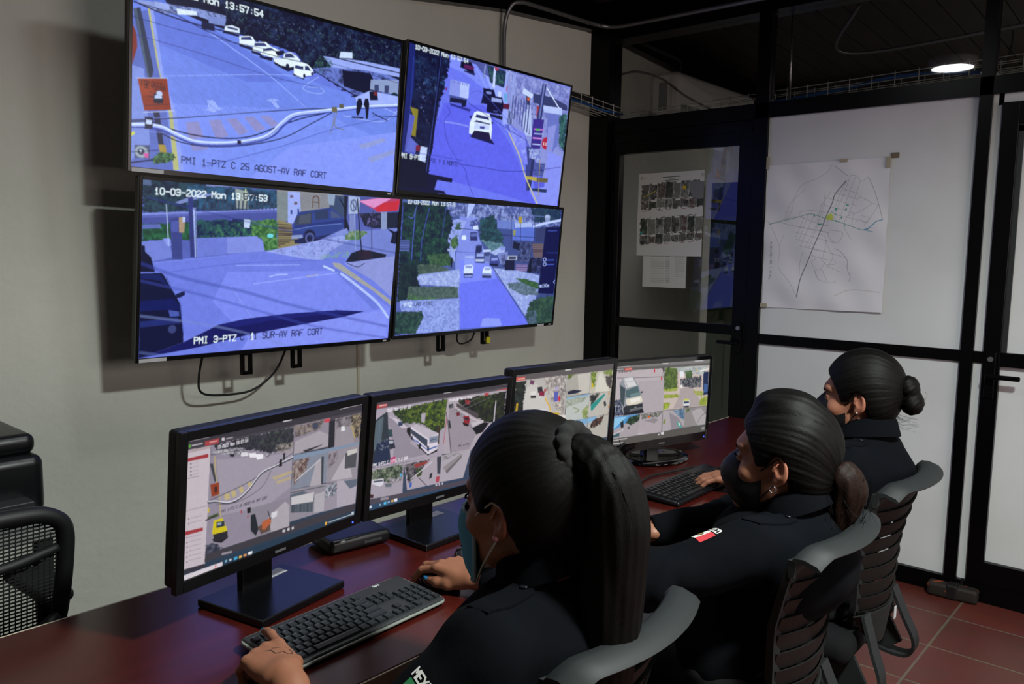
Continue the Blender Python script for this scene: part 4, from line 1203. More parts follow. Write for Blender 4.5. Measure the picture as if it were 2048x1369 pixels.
  ['P','4c4448',[1154,258,1535,553,1521,658,1158,325]],
  ['L','c8bcc0',11,[1138,334,1409,605,1639,768]],
  ['P','8a3038',[1286,219,1372,245,1368,334,1298,301]],
  ['P','b03a44',[1592,145,1681,143,1663,199,1607,194]],
  ['P','14141a',[1446,830,1638,754,1731,790,1631,958,1523,985]],
  ['P','c0b8c0',[1417,714,1635,712,1594,757,1455,805]],
  ['P','20161a',[1275,667,1384,707,1379,786,1301,740]],
  ['P','8c1c28',[1282,549,1373,557,1395,656,1385,729,1298,686]],
  ['P','38202c',[1296,579,1376,592,1381,639,1300,628]],
  ['P','6c2028',[1163,449,1212,449,1229,516,1176,525]],
  ['L','2c2c34',9,[1002,408,1066,761,1134,1241]],
  ['L','a83c3c',9,[1019,516,1003,1033]],
  ['P','2a2c30',[1043,573,1074,586,1101,744,1075,750]],
  ['L','6a646c',5,[1063,422,1573,182]],
  ['L','6a646c',5,[1127,462,1733,240]],
  ['L','5c5660',5,[1163,391,1521,957]],
  ['P','b0aab0',[1805,336,1823,340,1824,812,1800,801]],
  ['N','30343c','6c6870',16,0.5,[1022,257,1113,263,1099,351,1037,338]],
  ['T','f4f0f8',1034,202,1401,202,44,'10-03-2022 Mon 13:57:52'],
  ['T','f4f0f8',154,209,469,209,48,'2022 Mon 13:57:53'],
  ['T','f4f0f8',20,1187,486,1187,54,'PMI 5-PTZ C 3 PTE Y 2 SUR'],
  ['T','2c2c34',1241,1169,1417,1169,38,'PMI 4-PTZ'],
  ['P','a098a4',[-5,1213,435,1237,450,1834,2,1779]],
  ['N','2c3a30','8c9480',14,0.5,[1,1258,427,1259,425,1547,248,1561,0,1402]],
  ['P','d0ccd8',[26,1431,172,1449,178,1561,136,1591,30,1510]],
  ['P','404858',[39,1452,165,1471,166,1503,46,1486]],
  ['P','606870',[195,1555,292,1577,288,1650,207,1626]],
  ['E','50a0d0',410,1467,16,30],
  ['P','3c2028',[0,1681,57,1714,55,1775,1,1762]],
  ['N','6c6870','b8b0b8',14,0.5,[244,1485,424,1522,428,1599,265,1567]],
  ['P','a69ca8',[435,1237,987,1251,998,1822,512,1793,476,1489]],
  ['N','26282c','7c747c',16,0.5,[446,1278,803,1286,664,1526,523,1657]],
  ['P','8c3a38',[577,1319,785,1307,778,1356,619,1396]],
  ['N','2c3c24','4a5c30',14,0.5,[621,1435,715,1427,705,1565,640,1595]],
  ['L','d0c8d0',10,[556,1592,846,1352]],
  ['P','3a3c48',[919,1270,989,1278,998,1636,945,1619]],
  ['P','a84050',[929,1679,985,1672,983,1803,932,1786]],
  ['P','3c5ca8',[537,1657,574,1654,576,1752,543,1761]],
  ['P','2a2c34',[831,1581,869,1567,866,1671,827,1684]],
  ['L','3a3a44',9,[669,1605,796,1804]],
  ['P','a8a0aa',[988,1264,1458,1281,1368,1841,997,1808]],
  ['P','6c6468',[1071,1607,1311,1333,1316,1402,1096,1669]],
  ['P','8c8488',[1024,1513,1290,1327,1333,1340,1071,1607]],
  ['N','','4c5448',14,0.55,[999,1281,1415,1288,1247,1314,1017,1405]],
  ['P','4a4450',[2,1791,2127,1952,2134,2042,-1,1887]],
  ['P','8c8690',[153,1811,262,1827,265,1878,156,1862]],
  ['P','b0a8b4',[930,1820,958,1821,961,1867,933,1865]],
  ['P','b0a8b4',[978,1820,1002,1823,1005,1870,981,1869]],
  ['P','b0a8b4',[1027,1824,1051,1827,1054,1873,1030,1870]],
  ['P','2a4460',[-1,1887,2134,2042,2134,2188,-1,1997]],
  ['P','50b0d8',[200,1911,235,1912,237,1960,202,1959]],
  ['P','e0b050',[302,1910,330,1913,332,1952,304,1948]],
  ['P','e0e0e8',[340,1899,383,1903,387,1962,343,1956]],
  ['P','88a8c8',[252,1916,281,1917,283,1953,254,1952]],
  ['P','a0b8c8',[141,1923,162,1924,164,1957,143,1956]],
  ['P','d0d4e0',[-5,1910,42,1914,41,1958,-3,1955]],
 ],
 'M3': [
  ['C','6c6668','6c6668','3c4858','3c4858'],
  ['P','5c5658',[1,0,2001,1,2004,190,9,137]],
  ['L','d8d4d4',13,[948,33,1061,31]],
  ['P','c05048',[9,56,175,61,180,150,14,144]],
  ['L','e8b8b0',12,[53,101,168,104]],
  ['P','b4b0ac',[9,137,1002,156,1004,1552,27,1488]],
  ['N','16181a','2e3830',22,0.5,[5,151,199,153,192,431,175,753,172,1108,14,1248]],
  ['P','c09820',[49,639,85,641,76,821,48,815]],
  ['P','c4c0bc',[221,318,350,221,535,402,754,994,840,1512,198,1353,179,694]],
  ['N','5c2c50','8c5070',14,0.5,[273,165,351,168,353,275,273,253]],
  ['P','2c2c34',[419,337,506,337,540,478,440,476]],
  ['P','7c2440',[463,450,564,452,567,574,464,540]],
  ['P','d8d4d0',[293,420,399,423,406,529,299,516]],
  ['P','26282e',[299,510,405,523,402,583,310,571]],
  ['P','b03040',[551,405,602,407,590,466,559,461]],
  ['N','8c8480','d8d0c8',21,0.5,[544,147,962,159,987,1106,833,1011,617,477]],
  ['N','','5c5860',19,0.6,[698,156,989,163,990,574,721,495]],
  ['P','5a5cac',[752,501,839,510,842,749,757,732]],
  ['P','a8a0c0',[761,395,840,393,838,485,767,479]],
  ['E','c83040',864,682,24,63],
  ['L','d8a818',19,[588,624,678,824,742,1022,862,1048]],
  ['P','c8a020',[753,988,887,1016,886,1078,763,1051]],
  ['P','d8d4cc',[905,1088,1027,1099,1004,1552,867,1518]],
  ['P','e0e4ec',[454,900,501,855,605,886,626,1028,499,1016]],
  ['P','2c3c58',[490,884,598,900,609,963,484,943]],
  ['P','20242c',[468,933,623,982,601,1038,473,1010]],
  ['P','14161c',[192,830,252,828,247,946,203,937]],
  ['P','a8a49c',[1002,156,1504,157,1499,665,1011,678]],
  ['N','4c5c1c','8c9848',18,0.5,[1002,156,1166,158,1023,268]],
  ['P','c0bcb4',[1208,171,1477,179,1484,663,1271,656]],
  ['P','24243c',[1016,547,1150,524,1335,572,1240,619,1048,622]],
  ['P','bcb8ac',[1504,157,1996,172,2003,705,1500,682]],
  ['N','5c6c2c','8ca048',19,0.5,[1505,167,1621,168,1604,522,1521,572]],
  ['L','e0c020',14,[1532,526,1561,530,1552,455,1526,450]],
  ['N','5c6c2c','8c9858',19,0.5,[1754,171,1981,170,1984,319,1821,262]],
  ['N','5c5450','3c3840',19,0.5,[1824,295,1992,304,2001,688,1870,500]],
  ['P','d0ccc0',[1614,653,1683,209,1743,218,1947,696]],
  ['P','b8bcb8',[1012,688,1501,691,1502,1283,1024,1256]],
  ['P','8cb0cc',[1012,688,1501,691,1498,730,1015,735]],
  ['N','8c9888','b8b8b0',18,0.5,[1001,733,1475,725,1397,840,1015,923]],
  ['N','6c8040','a8b078',19,0.5,[1359,1090,1477,952,1502,1283,1400,1267]],
  ['L','8c9870',16,[1181,957,1299,1045,1218,1092]],
  ['P','b8b4ac',[1501,691,1979,711,1970,1285,1509,1268]],
  ['N','23272a','5c6058',19,0.5,[1508,715,1738,724,1553,1000]],
  ['P','2c8c84',[1551,967,1829,741,1862,780,1591,1122,1560,1099]],
  ['P','3a3c3c',[1831,956,1873,915,1907,1038,1872,1098]],
  ['N','','b8843c',20,0.5,[1917,707,1973,717,1979,1287,1948,1280]],
  ['P','a8b0b8',[1025,1266,1502,1289,1502,1872,1035,1814]],
  ['P','78a4c8',[1025,1266,1502,1289,1503,1413,1019,1382]],
  ['P','b0aca4',[1510,1278,1979,1294,1985,1862,1514,1843]],
  ['N','2a2424','6c4c44',22,0.5,[1610,1372,1873,1298,1799,1515,1566,1559]],
  ['P','7cacd0',[1510,1278,1722,1285,1612,1389,1520,1418]],
  ['P','3a4658',[1021,1811,1986,1879,1991,2016,1016,1937]],
 ],
 'M4': [
  ['C','6e6c6a','6e6c6a','4c4c4c','4c4c4c'],
  ['P','7a7876',[6,-7,1995,14,1994,97,8,50]],
  ['P','5c5a58',[8,55,1994,110,1994,185,11,107]],
  ['L','a8a4a4',8,[37,19,270,27]],
  ['L','d8d4d4',10,[935,25,1053,27]],
  ['L','d0ccd0',10,[1650,31,1840,35]],
  ['L','c8c8c8',9,[26,84,146,83]],
  ['P','c04c48',[169,63,317,65,319,125,171,123]],
  ['L','e8c0b8',9,[191,93,300,93]],
  ['P','b6acb0',[12,130,970,147,1006,1268,0,1260]],
  ['P','aba2a8',[452,423,1005,443,1006,1263,601,1244]],
  ['L','5c5860',8,[31,292,504,336,1001,371]],
  ['T','3a3a42',52,164,303,164,25,'10-03-2022 Mon'],
  ['P','8c9098',[81,446,164,296,336,293,476,543,555,859,578,1146,321,1198,214,1250,130,958]],
  ['P','d0d0d0',[147,317,336,305,447,528,221,568]],
  ['L','8c8c94',11,[160,323,247,548]],
  ['L','8c8c94',11,[336,298,428,513]],
  ['L','a8a8ac',9,[197,426,387,403]],
  ['P','3c4850',[100,471,203,577,204,808,191,1037,118,887]],
  ['P','4c6468',[214,624,448,539,505,781,304,822,213,797]],
  ['P','6a8484',[301,741,465,705,498,775,322,813]],
  ['P','20262c',[520,701,557,683,559,730,513,747]],
  ['P','d8d0c0',[233,847,534,809,569,955,442,1030,276,1016,228,950]],
  ['P','e8e4dc',[307,869,508,840,512,923,329,966]],
  ['P','2a2c32',[222,1019,571,1003,574,1145,320,1174,214,1238,180,1082]],
  ['P','6a6c70',[317,1115,566,1097,568,1132,328,1157]],
  ['P','8c8c90',[407,1071,444,1068,445,1096,408,1100]],
  ['N','23283c','6c7488',14,0.5,[-9,834,116,841,200,1247,0,1248]],
  ['N','','b8bcc8',14,0.62,[4,916,111,932,173,1127,13,1147]],
  ['P','171a24',[198,1201,578,1146,611,1258,196,1258]],
  ['P','c83038',[762,142,787,142,793,233,763,234]],
  ['P','c83038',[919,356,949,353,950,449,923,452]],
  ['L','4c3838',26,[951,150,975,248,942,364]],
  ['L','e0e0e0',10,[985,237,942,364]],
  ['P','c2b2ac',[1000,143,1998,173,1997,1284,1009,1259]],
  ['P','a89c9c',[1358,730,1625,716,1910,1271,1223,1249,1348,925]],
  ['P','d0c0bc',[1310,188,1431,176,1439,717,1338,728]],
  ['N','3c4c2c','6c8440',16,0.5,[1010,151,1278,160,1268,353,1296,698,999,731,995,442]],
  ['N','8c9c30','b0b860',15,0.5,[1008,708,1296,698,1290,782,1001,767]],
  ['N','7c8c28','a8b050',15,0.5,[1005,840,1345,876,1329,959,1010,949]],
  ['N','7c9028','a8b448',15,0.5,[1006,1069,1154,1068,1122,1209,1009,1259]],
  ['N','8c9898','c8c8c8',15,0.5,[1268,159,1977,183,1862,421,1274,281]],
  ['N','3c5434','60784c',17,0.5,[1446,276,1601,268,1623,493,1470,524]],
  ['N','1c2430','8c8c90',15,0.5,[1345,484,1820,442,1837,744,1605,739,1479,697,1366,682]],
  ['P','e0dcdc',[1353,632,1404,634,1408,713,1357,711]],
  ['P','e0e4e8',[1324,275,1405,271,1419,420,1343,435]],
  ['L','e8e4e0',17,[1781,312,1982,272]],
  ['P','e0b020',[1683,252,1704,254,1707,304,1686,302]],
  ['P','16264c',[1879,348,1986,348,2001,981,1889,982,1862,421]],
  ['P','3c5c94',[1898,676,1980,682,1989,916,1900,908]],
  ['N','8c9448','a8ac60',16,0.5,[1651,819,1909,879,1874,1013,1699,925]],
  ['N','7c8c30','a8b050',16,0.5,[1834,1070,1992,1017,1992,1284,1812,1243]],
  ['P','20242c',[1447,1186,1578,1194,1576,1269,1457,1262]],
  ['P','d8d8dc',[1441,1062,1582,1070,1585,1220,1449,1211]],
  ['P','c0c058',[1455,1019,1558,1025,1572,1081,1448,1075]],
  ['P','34485c',[1455,1089,1575,1097,1574,1156,1458,1151]],
  ['P','a49ca0',[0,1264,537,1269,488,1840,-13,1810]],
  ['P','4c90c8',[0,1264,537,1269,455,1326,189,1501,-4,1604]],
  ['P','8cc0e0',[1,1283,270,1294,149,1424,4,1583]],
  ['N','1c2c24','4c6444',14,0.5,[240,1441,326,1316,528,1279,516,1443,354,1531]],
  ['P','23282c',[140,1423,198,1375,213,1552,159,1577]],
  ['P','3c5c64',[1,1721,133,1677,137,1771,-5,1789]],
  ['L','d0ccd0',9,[18,1701,212,1622]],
  ['P','2c2c30',[291,1567,328,1562,330,1616,299,1615]],
  ['P','aaa0a6',[537,1269,997,1286,998,1832,488,1840]],
  ['N','4c5048','a8a4a0',13,0.5,[547,1282,988,1296,916,1417,721,1384,572,1429]],
  ['P','d05c28',[691,1355,743,1356,746,1412,698,1408]],
  ['P','8c8488',[611,1460,839,1428,919,1490,845,1573]],
  ['L','d8d4d8',6,[513,1779,626,1782]],
  ['P','a8a0a4',[1006,1275,1490,1287,1496,1791,1014,1823]],
  ['N','3c5c7c','8ca0b0',15,0.5,[1226,1299,1490,1292,1485,1589,1378,1496]],
  ['P','8c848c',[1148,1335,1358,1518,1496,1791,1212,1812]],
  ['N','6c7c30','98a058',13,0.5,[1036,1486,1077,1505,1072,1614,1023,1618]],
  ['P','2c9c94',[1328,1636,1359,1617,1442,1756,1424,1802,1360,1741]],
  ['P','d0d8c0',[1355,1653,1381,1645,1410,1725,1386,1733]],
  ['P','8c8686',[1490,1287,1987,1301,1983,1804,1496,1803]],
  ['P','a8a2a4',[1641,1391,1848,1324,1989,1525,1983,1804,1789,1794]],
  ['L','3c3c40',7,[1768,1790,1883,1558,1997,1475]],
  ['N','4c5c3c','7c8464',14,0.5,[1511,1295,1604,1298,1598,1384,1526,1397]],
  ['P','55524e',[-13,1810,2002,1846,2004,1987,-8,2008]],
  ['P','d0ccd0',[933,1868,961,1869,963,1905,935,1905]],
  ['P','d0ccd0',[990,1830,1057,1831,1057,1899,994,1897]],
  ['L','b8b4b8',14,[141,1853,286,1859]],
  ['L','c8c4c8',12,[25,1860,123,1861]],
  ['L','c8c4c8',11,[19,1944,229,1948]],
  ['P','8c8c90',[1904,1866,1976,1869,1975,1944,1909,1944]],
 ],
}
PIC['MAP'] = [
  ['C','dcdbe0','dcdbe0','dcdbe0','dcdbe0'],
  ['L','3c4058',12,[1343,274,1170,442,1127,577,944,956,811,1267,673,1544,637,1743,619,1833]],
  ['L','4a9488',9,[79,822,340,776,595,730,796,695,1047,766,1269,816,1633,926,1740,895,1831,822,1925,796]],
  ['L','3c8cb0',12,[1655,922,1740,895,1831,822,1925,796]],
  ['L','3c8cb0',9,[1655,922,1798,955]],
  ['P','c6d45a',[1052,731,1123,694,1172,729,1157,786,1055,781]],
  ['L','88888c',4,[91,812,376,752,595,730,899,821,1089,862]],
  ['L','88888c',4,[590,662,793,650,1041,680]],
  ['L','88888c',4,[583,730,627,672]],
  ['L','88888c',4,[25,771,92,822,275,1123,266,1373,310,1472,496,1648,619,1833]],
  ['L','88888c',4,[275,1123,353,974]],
  ['L','88888c',4,[292,805,542,857,1095,957]],
  ['L','88888c',4,[542,857,1048,938]],
  ['L','88888c',4,[523,935,1197,1091]],
  ['L','88888c',4,[566,1033,920,1120]],
  ['L','88888c',4,[633,1131,1066,1206]],
  ['L','88888c',4,[680,741,553,1014]],
  ['L','88888c',4,[749,703,605,1072]],
  ['L','88888c',4,[844,705,646,1131]],
  ['L','88888c',4,[920,783,731,1150]],
  ['L','88888c',4,[1021,555,780,1170]],
  ['L','88888c',4,[976,573,897,783]],
  ['L','88888c',4,[1101,709,1066,861]],
  ['L','88888c',4,[1103,406,954,592]],
  ['L','88888c',4,[1005,479,1522,605]],
  ['L','88888c',4,[976,573,1484,697]],
  ['L','88888c',4,[1010,384,1010,555]],
  ['L','88888c',4,[1150,417,1538,522]],
  ['L','88888c',4,[1272,374,1533,447]],
  ['L','88888c',4,[1416,202,1251,561,1175,786]],
  ['L','88888c',4,[1494,215,1341,563,1267,788]],
  ['L','88888c',4,[1565,292,1472,529,1398,733]],
  ['L','88888c',4,[1344,283,1243,448,1168,673]],
  ['L','88888c',4,[1417,212,1494,215,1587,292,1681,241]],
  ['L','88888c',4,[1535,485,1670,534,1760,583,1837,612,1751,757,1651,867]],
  ['L','88888c',4,[1376,742,1529,698,1614,662,1760,583]],
  ['L','88888c',4,[1170,710,1713,830]],
  ['L','88888c',4,[1376,733,1340,864,1392,958,1454,1043]],
  ['L','88888c',4,[1486,716,1452,865]],
  ['L','88888c',4,[1598,736,1731,775,1670,830,1591,792]],
  ['L','88888c',4,[1094,938,1099,1014,1242,1091,1324,958,1116,919]],
  ['L','88888c',4,[944,956,1055,1053,1025,1284]],
  ['L','88888c',4,[828,1169,1207,1243,1392,1289]],
  ['L','88888c',4,[834,1257,1120,1321,1213,1320,1217,1377,1101,1379]],
  ['L','88888c',4,[1055,1053,1110,1168,1186,1263,1146,1359,1093,1437]],
  ['L','88888c',4,[908,1305,841,1364,966,1459,1075,1341]],
  ['L','88888c',4,[978,1284,1102,1398,1315,1481]],
  ['L','88888c',4,[1012,1439,1091,1573,1142,1629,1255,1607]],
  ['L','88888c',4,[949,1557,895,1460,950,1576,1094,1621]],
  ['L','8c8c94',7,[1202,1167,1296,1205,1417,1317,1425,1431,1478,1543,1460,1601]],
  ['L','8c8c94',4,[1102,58,1039,139,859,226,626,294,516,446,478,621,365,776]],
  ['L','8c8c94',7,[1148,69,1361,209]],
  ['L','8c8c94',7,[1681,241,1767,391,1845,575,1925,796]],
  ['L','8c8c94',4,[687,1209,637,1367,635,1525]],
  ['L','8c8c94',4,[340,776,449,542,678,354]],
  ['P','3c9a80',[1187,626,1221,626,1217,664,1189,660]],
  ['P','3c9a80',[1354,582,1399,593,1396,606,1355,601]],
  ['P','3c9a80',[1346,635,1373,639,1362,667,1339,663]],
  ['P','3c9a80',[1286,746,1314,751,1306,773,1288,769]],
  ['P','3c9a80',[1203,787,1235,795,1228,814,1205,810]],
  ['P','3c9a80',[907,831,975,826,971,841,913,852]],
  ['P','3c9a80',[1335,860,1367,864,1363,879,1336,875]],
  ['P','3c9a80',[845,709,868,713,865,732,846,728]],
  ['L','3c9a80',9,[1126,672,1228,721]],
  ['L','b0a898',7,[1246,1799,1512,1713,1952,1736]],
]
PIC['SHEET'] = [
  ['C','c9c8c4','c9c8c4','c4c3c0','c4c3c0'],
  ['L','5c5040',19,[95,79,97,143]],
  ['L','8c7c5c',14,[149,109,222,109]],
  ['L','4c4c4c',19,[759,117,1283,109]],
  ['L','6c6c6c',14,[937,156,1112,152]],
  ['L','4c4c4c',19,[828,198,1238,188]],
  ['P','b0b0ac',[1893,62,2016,60,2020,143,1898,145]],
  ['N','4a4a48','6c6a64',44,0.5,[102,255,354,253,355,650,103,655]],
  ['L','c8c8c4',9,[102,255,103,655]],
  ['L','8c4c44',14,[162,685,309,681]],
  ['N','2e302e','7c7a76',44,0.5,[354,251,601,249,603,643,355,648]],
  ['L','c8c8c4',9,[354,251,355,648]],
  ['P','d0d0cc',[447,247,591,241,593,280,448,286]],
  ['N','54443e','8a8a88',44,0.5,[601,246,846,245,848,636,603,640]],
  ['L','c8c8c4',9,[601,246,603,640]],
  ['L','8c4c44',14,[661,670,804,666]],
  ['N','2c302c','5c6458',44,0.5,[846,242,1086,241,1089,629,848,633]],
  ['L','c8c8c4',9,[846,242,848,633]],
  ['L','8c4c44',14,[905,662,1046,659]],
  ['N','6a6a64','7c8078',44,0.5,[1086,238,1323,237,1327,622,1089,626]],
  ['L','c8c8c4',9,[1086,238,1089,626]],
  ['P','d0d0cc',[1175,234,1313,228,1315,267,1177,273]],
  ['N','3a4038','9a9a94',44,0.5,[1323,234,1557,233,1561,615,1327,620]],
  ['L','c8c8c4',9,[1323,234,1327,620]],
  ['L','8c4c44',14,[1382,648,1519,645]],
  ['N','4a4a48','6c6a64',44,0.5,[1557,230,1788,229,1792,608,1561,613]],
  ['L','c8c8c4',9,[1557,230,1561,613]],
  ['L','8c4c44',14,[1616,641,1750,638]],
  ['N','2e302e','7c7a76',44,0.5,[1788,226,2015,225,2020,602,1792,606]],
  ['L','c8c8c4',9,[1788,226,1792,606]],
  ['P','d0d0cc',[1873,222,2005,217,2007,254,1875,260]],
  ['N','54443e','8a8a88',44,0.5,[98,671,351,666,344,885,92,891]],
  ['L','c8c8c4',9,[98,671,92,891]],
  ['L','8c4c44',14,[151,921,299,916]],
  ['N','2c302c','5c6458',44,0.5,[350,663,599,658,593,876,344,882]],
  ['L','c8c8c4',9,[350,663,344,882]],
  ['P','d0d0cc',[444,658,588,650,590,690,446,698]],
  ['N','6a6a64','7c8078',44,0.5,[599,656,844,651,838,867,593,873]],
  ['L','c8c8c4',9,[599,656,593,873]],
  ['L','8c4c44',14,[651,902,794,898]],
  ['N','3a4038','9a9a94',44,0.5,[844,649,1085,644,1080,858,838,865]],
  ['L','c8c8c4',9,[844,649,838,865]],
  ['L','8c4c44',14,[895,893,1036,889]],
  ['N','4a4a48','6c6a64',44,0.5,[1085,642,1323,637,1318,850,1080,856]],
  ['L','c8c8c4',9,[1085,642,1080,856]],
  ['P','d0d0cc',[1174,637,1313,629,1314,668,1176,676]],
  ['N','2e302e','7c7a76',44,0.5,[1323,635,1557,630,1553,841,1318,847]],
  ['L','c8c8c4',9,[1323,635,1318,847]],
  ['L','8c4c44',14,[1373,876,1510,871]],
  ['N','54443e','8a8a88',44,0.5,[1557,628,1788,624,1784,833,1553,839]],
  ['L','c8c8c4',9,[1557,628,1553,839]],
  ['L','8c4c44',14,[1607,867,1742,863]],
  ['N','2c302c','5c6458',44,0.5,[1788,621,2016,617,2012,825,1784,831]],
  ['L','c8c8c4',9,[1788,621,1784,831]],
  ['P','d0d0cc',[1874,616,2006,609,2008,647,1875,654]],
  ['N','2c302c','5c6458',44,0.5,[90,1097,341,1088,343,1489,91,1500]],
  ['L','c8c8c4',9,[90,1097,91,1500]],
  ['L','8c4c44',14,[150,1529,297,1521]],
  ['N','6a6a64','7c8078',44,0.5,[341,1086,589,1078,591,1476,343,1487]],
  ['L','c8c8c4',9,[341,1086,343,1487]],
  ['P','d0d0cc',[434,1079,579,1070,580,1110,435,1119]],
  ['N','3a4038','9a9a94',44,0.5,[589,1076,833,1068,836,1462,591,1473]],
  ['L','c8c8c4',9,[589,1076,591,1473]],
  ['L','8c4c44',14,[649,1501,791,1494]],
  ['N','4a4a48','6c6a64',44,0.5,[833,1065,1074,1058,1077,1449,836,1460]],
  ['L','c8c8c4',9,[833,1065,836,1460]],
  ['L','8c4c44',14,[893,1488,1033,1481]],
  ['N','2e302e','7c7a76',44,0.5,[1074,1055,1311,1048,1315,1437,1077,1447]],
  ['L','c8c8c4',9,[1074,1055,1077,1447]],
  ['P','d0d0cc',[1162,1049,1301,1040,1303,1079,1164,1088]],
  ['N','54443e','8a8a88',44,0.5,[1311,1045,1545,1038,1549,1424,1315,1434]],
  ['L','c8c8c4',9,[1311,1045,1315,1434]],
  ['L','8c4c44',14,[1370,1462,1506,1455]],
  ['N','2c302c','5c6458',44,0.5,[1545,1036,1776,1028,1780,1412,1549,1422]],
  ['L','c8c8c4',9,[1545,1036,1549,1422]],
  ['L','8c4c44',14,[1604,1449,1738,1442]],
  ['N','6a6a64','7c8078',44,0.5,[1775,1026,2003,1019,2008,1399,1780,1409]],
  ['L','c8c8c4',9,[1775,1026,1780,1409]],
  ['P','d0d0cc',[1860,1020,1993,1011,1995,1049,1862,1058]],
  ['N','2e302e','7c7a76',44,0.5,[91,1516,342,1505,335,1706,84,1719]],
  ['L','c8c8c4',9,[91,1516,84,1719]],
  ['L','8c4c44',14,[144,1747,289,1738]],
  ['N','54443e','8a8a88',44,0.5,[342,1503,589,1492,583,1691,335,1704]],
  ['L','c8c8c4',9,[342,1503,335,1704]],
  ['P','d0d0cc',[434,1495,579,1484,580,1524,435,1535]],
  ['N','2c302c','5c6458',44,0.5,[589,1489,833,1478,826,1676,582,1689]],
  ['L','c8c8c4',9,[589,1489,582,1689]],
  ['L','8c4c44',14,[641,1717,782,1708]],
  ['N','6a6a64','7c8078',44,0.5,[833,1476,1073,1465,1067,1662,826,1674]],
  ['L','c8c8c4',9,[833,1476,826,1674]],
  ['L','8c4c44',14,[884,1702,1023,1694]],
  ['N','3a4038','9a9a94',44,0.5,[1073,1463,1309,1453,1304,1648,1067,1660]],
  ['L','c8c8c4',9,[1073,1463,1067,1660]],
  ['P','d0d0cc',[1160,1456,1299,1445,1301,1484,1162,1495]],
  ['N','4a4a48','6c6a64',44,0.5,[1309,1450,1542,1440,1537,1634,1303,1646]],
  ['L','c8c8c4',9,[1309,1450,1303,1646]],
  ['L','8c4c44',14,[1359,1673,1494,1665]],
  ['N','2e302e','7c7a76',44,0.5,[1542,1438,1772,1427,1767,1620,1537,1631]],
  ['L','c8c8c4',9,[1542,1438,1537,1631]],
  ['L','8c4c44',14,[1592,1659,1725,1651]],
  ['N','54443e','8a8a88',44,0.5,[1772,1425,1999,1415,1994,1606,1767,1618]],
  ['L','c8c8c4',9,[1772,1425,1767,1618]],
  ['P','d0d0cc',[1856,1418,1989,1407,1991,1446,1858,1456]],
  ['L','c8b040',19,[184,569,390,496,543,442]],
  ['P','d0a818',[1378,344,1465,340,1469,424,1382,429]],
  ['P','2e9088',[99,1452,218,1372,169,1472,117,1484]],
  ['L','3c4c54',19,[1525,564,1818,657,1991,776]],
  ['P','75787a',[1534,247,1988,254,1994,662,1672,615]],
]
PIC['LIST'] = [
  ['C','c4c3be','c4c3be','bdbcb6','bdbcb6'],
  ['L','7c3c34',37,[176,-163,179,-66]],
  ['L','8c8478',22,[241,-115,352,-126]],
  ['L','8a8a88',14,[366,107,970,106]],
  ['L','84847f',22,[1031,95,1224,92]],
  ['L','8a8a88',14,[369,206,973,204]],
  ['L','84847f',22,[1034,193,1227,189]],
  ['L','8a8a88',14,[372,305,975,302]],
  ['L','84847f',22,[1037,291,1229,287]],
  ['L','8a8a88',14,[374,405,978,400]],
  ['L','84847f',22,[1040,389,1232,384]],
  ['L','8a8a88',14,[377,504,981,498]],
  ['L','84847f',22,[1043,487,1235,482]],
  ['L','8a8a88',14,[380,603,984,596]],
  ['L','84847f',22,[1045,585,1238,580]],
  ['L','8a8a88',14,[382,702,986,694]],
  ['L','84847f',22,[1048,683,1241,677]],
  ['L','8a8a88',14,[385,802,989,793]],
  ['L','84847f',22,[1051,781,1243,775]],
  ['L','8a8a88',14,[388,901,992,891]],
  ['L','84847f',22,[1054,879,1246,873]],
  ['L','8a8a88',14,[391,1001,995,989]],
  ['L','84847f',22,[1056,977,1249,971]],
  ['L','8a8a88',14,[393,1100,998,1088]],
  ['L','84847f',22,[1059,1076,1252,1069]],
  ['L','8a8a88',14,[396,1200,1000,1186]],
  ['L','84847f',22,[1062,1174,1255,1166]],
  ['L','8a8a88',14,[399,1299,1003,1284]],
  ['L','84847f',22,[1065,1272,1257,1264]],
  ['L','8a8a88',14,[401,1399,1006,1383]],
  ['L','84847f',22,[1068,1370,1260,1362]],
  ['L','8a8a88',14,[404,1499,1009,1481]],
  ['L','84847f',22,[1070,1469,1263,1460]],
  ['L','8a8a88',14,[407,1598,1011,1580]],
  ['L','84847f',22,[1073,1567,1266,1558]],
  ['L','8a8a88',14,[410,1698,1014,1678]],
  ['L','84847f',22,[1076,1666,1269,1656]],
  ['L','8a8a88',14,[1477,135,1884,137]],
  ['L','84847f',22,[1958,126,2136,123]],
  ['L','8a8a88',14,[1480,244,1887,245]],
  ['L','84847f',22,[1961,234,2139,231]],
  ['L','8a8a88',14,[1483,354,1890,354]],
  ['L','84847f',22,[1964,343,2142,339]],
  ['L','8a8a88',14,[1486,463,1893,463]],
  ['L','84847f',22,[1968,451,2146,447]],
  ['L','8a8a88',14,[1490,573,1897,571]],
  ['L','84847f',22,[1971,560,2149,555]],
  ['L','8a8a88',14,[1493,682,1900,680]],
  ['L','84847f',22,[1974,668,2152,663]],
  ['L','8a8a88',14,[1496,792,1903,789]],
  ['L','84847f',22,[1977,777,2156,771]],
  ['L','8a8a88',14,[1499,902,1906,897]],
  ['L','84847f',22,[1981,885,2159,879]],
  ['L','8a8a88',14,[1502,1011,1910,1006]],
  ['L','84847f',22,[1984,994,2162,988]],
  ['L','8a8a88',14,[1506,1121,1913,1115]],
  ['L','84847f',22,[1987,1103,2165,1096]],
  ['L','8a8a88',14,[1509,1231,1916,1224]],
  ['L','84847f',22,[1990,1212,2169,1204]],
  ['L','8a8a88',14,[1512,1341,1919,1333]],
  ['L','84847f',22,[1994,1320,2172,1313]],
]
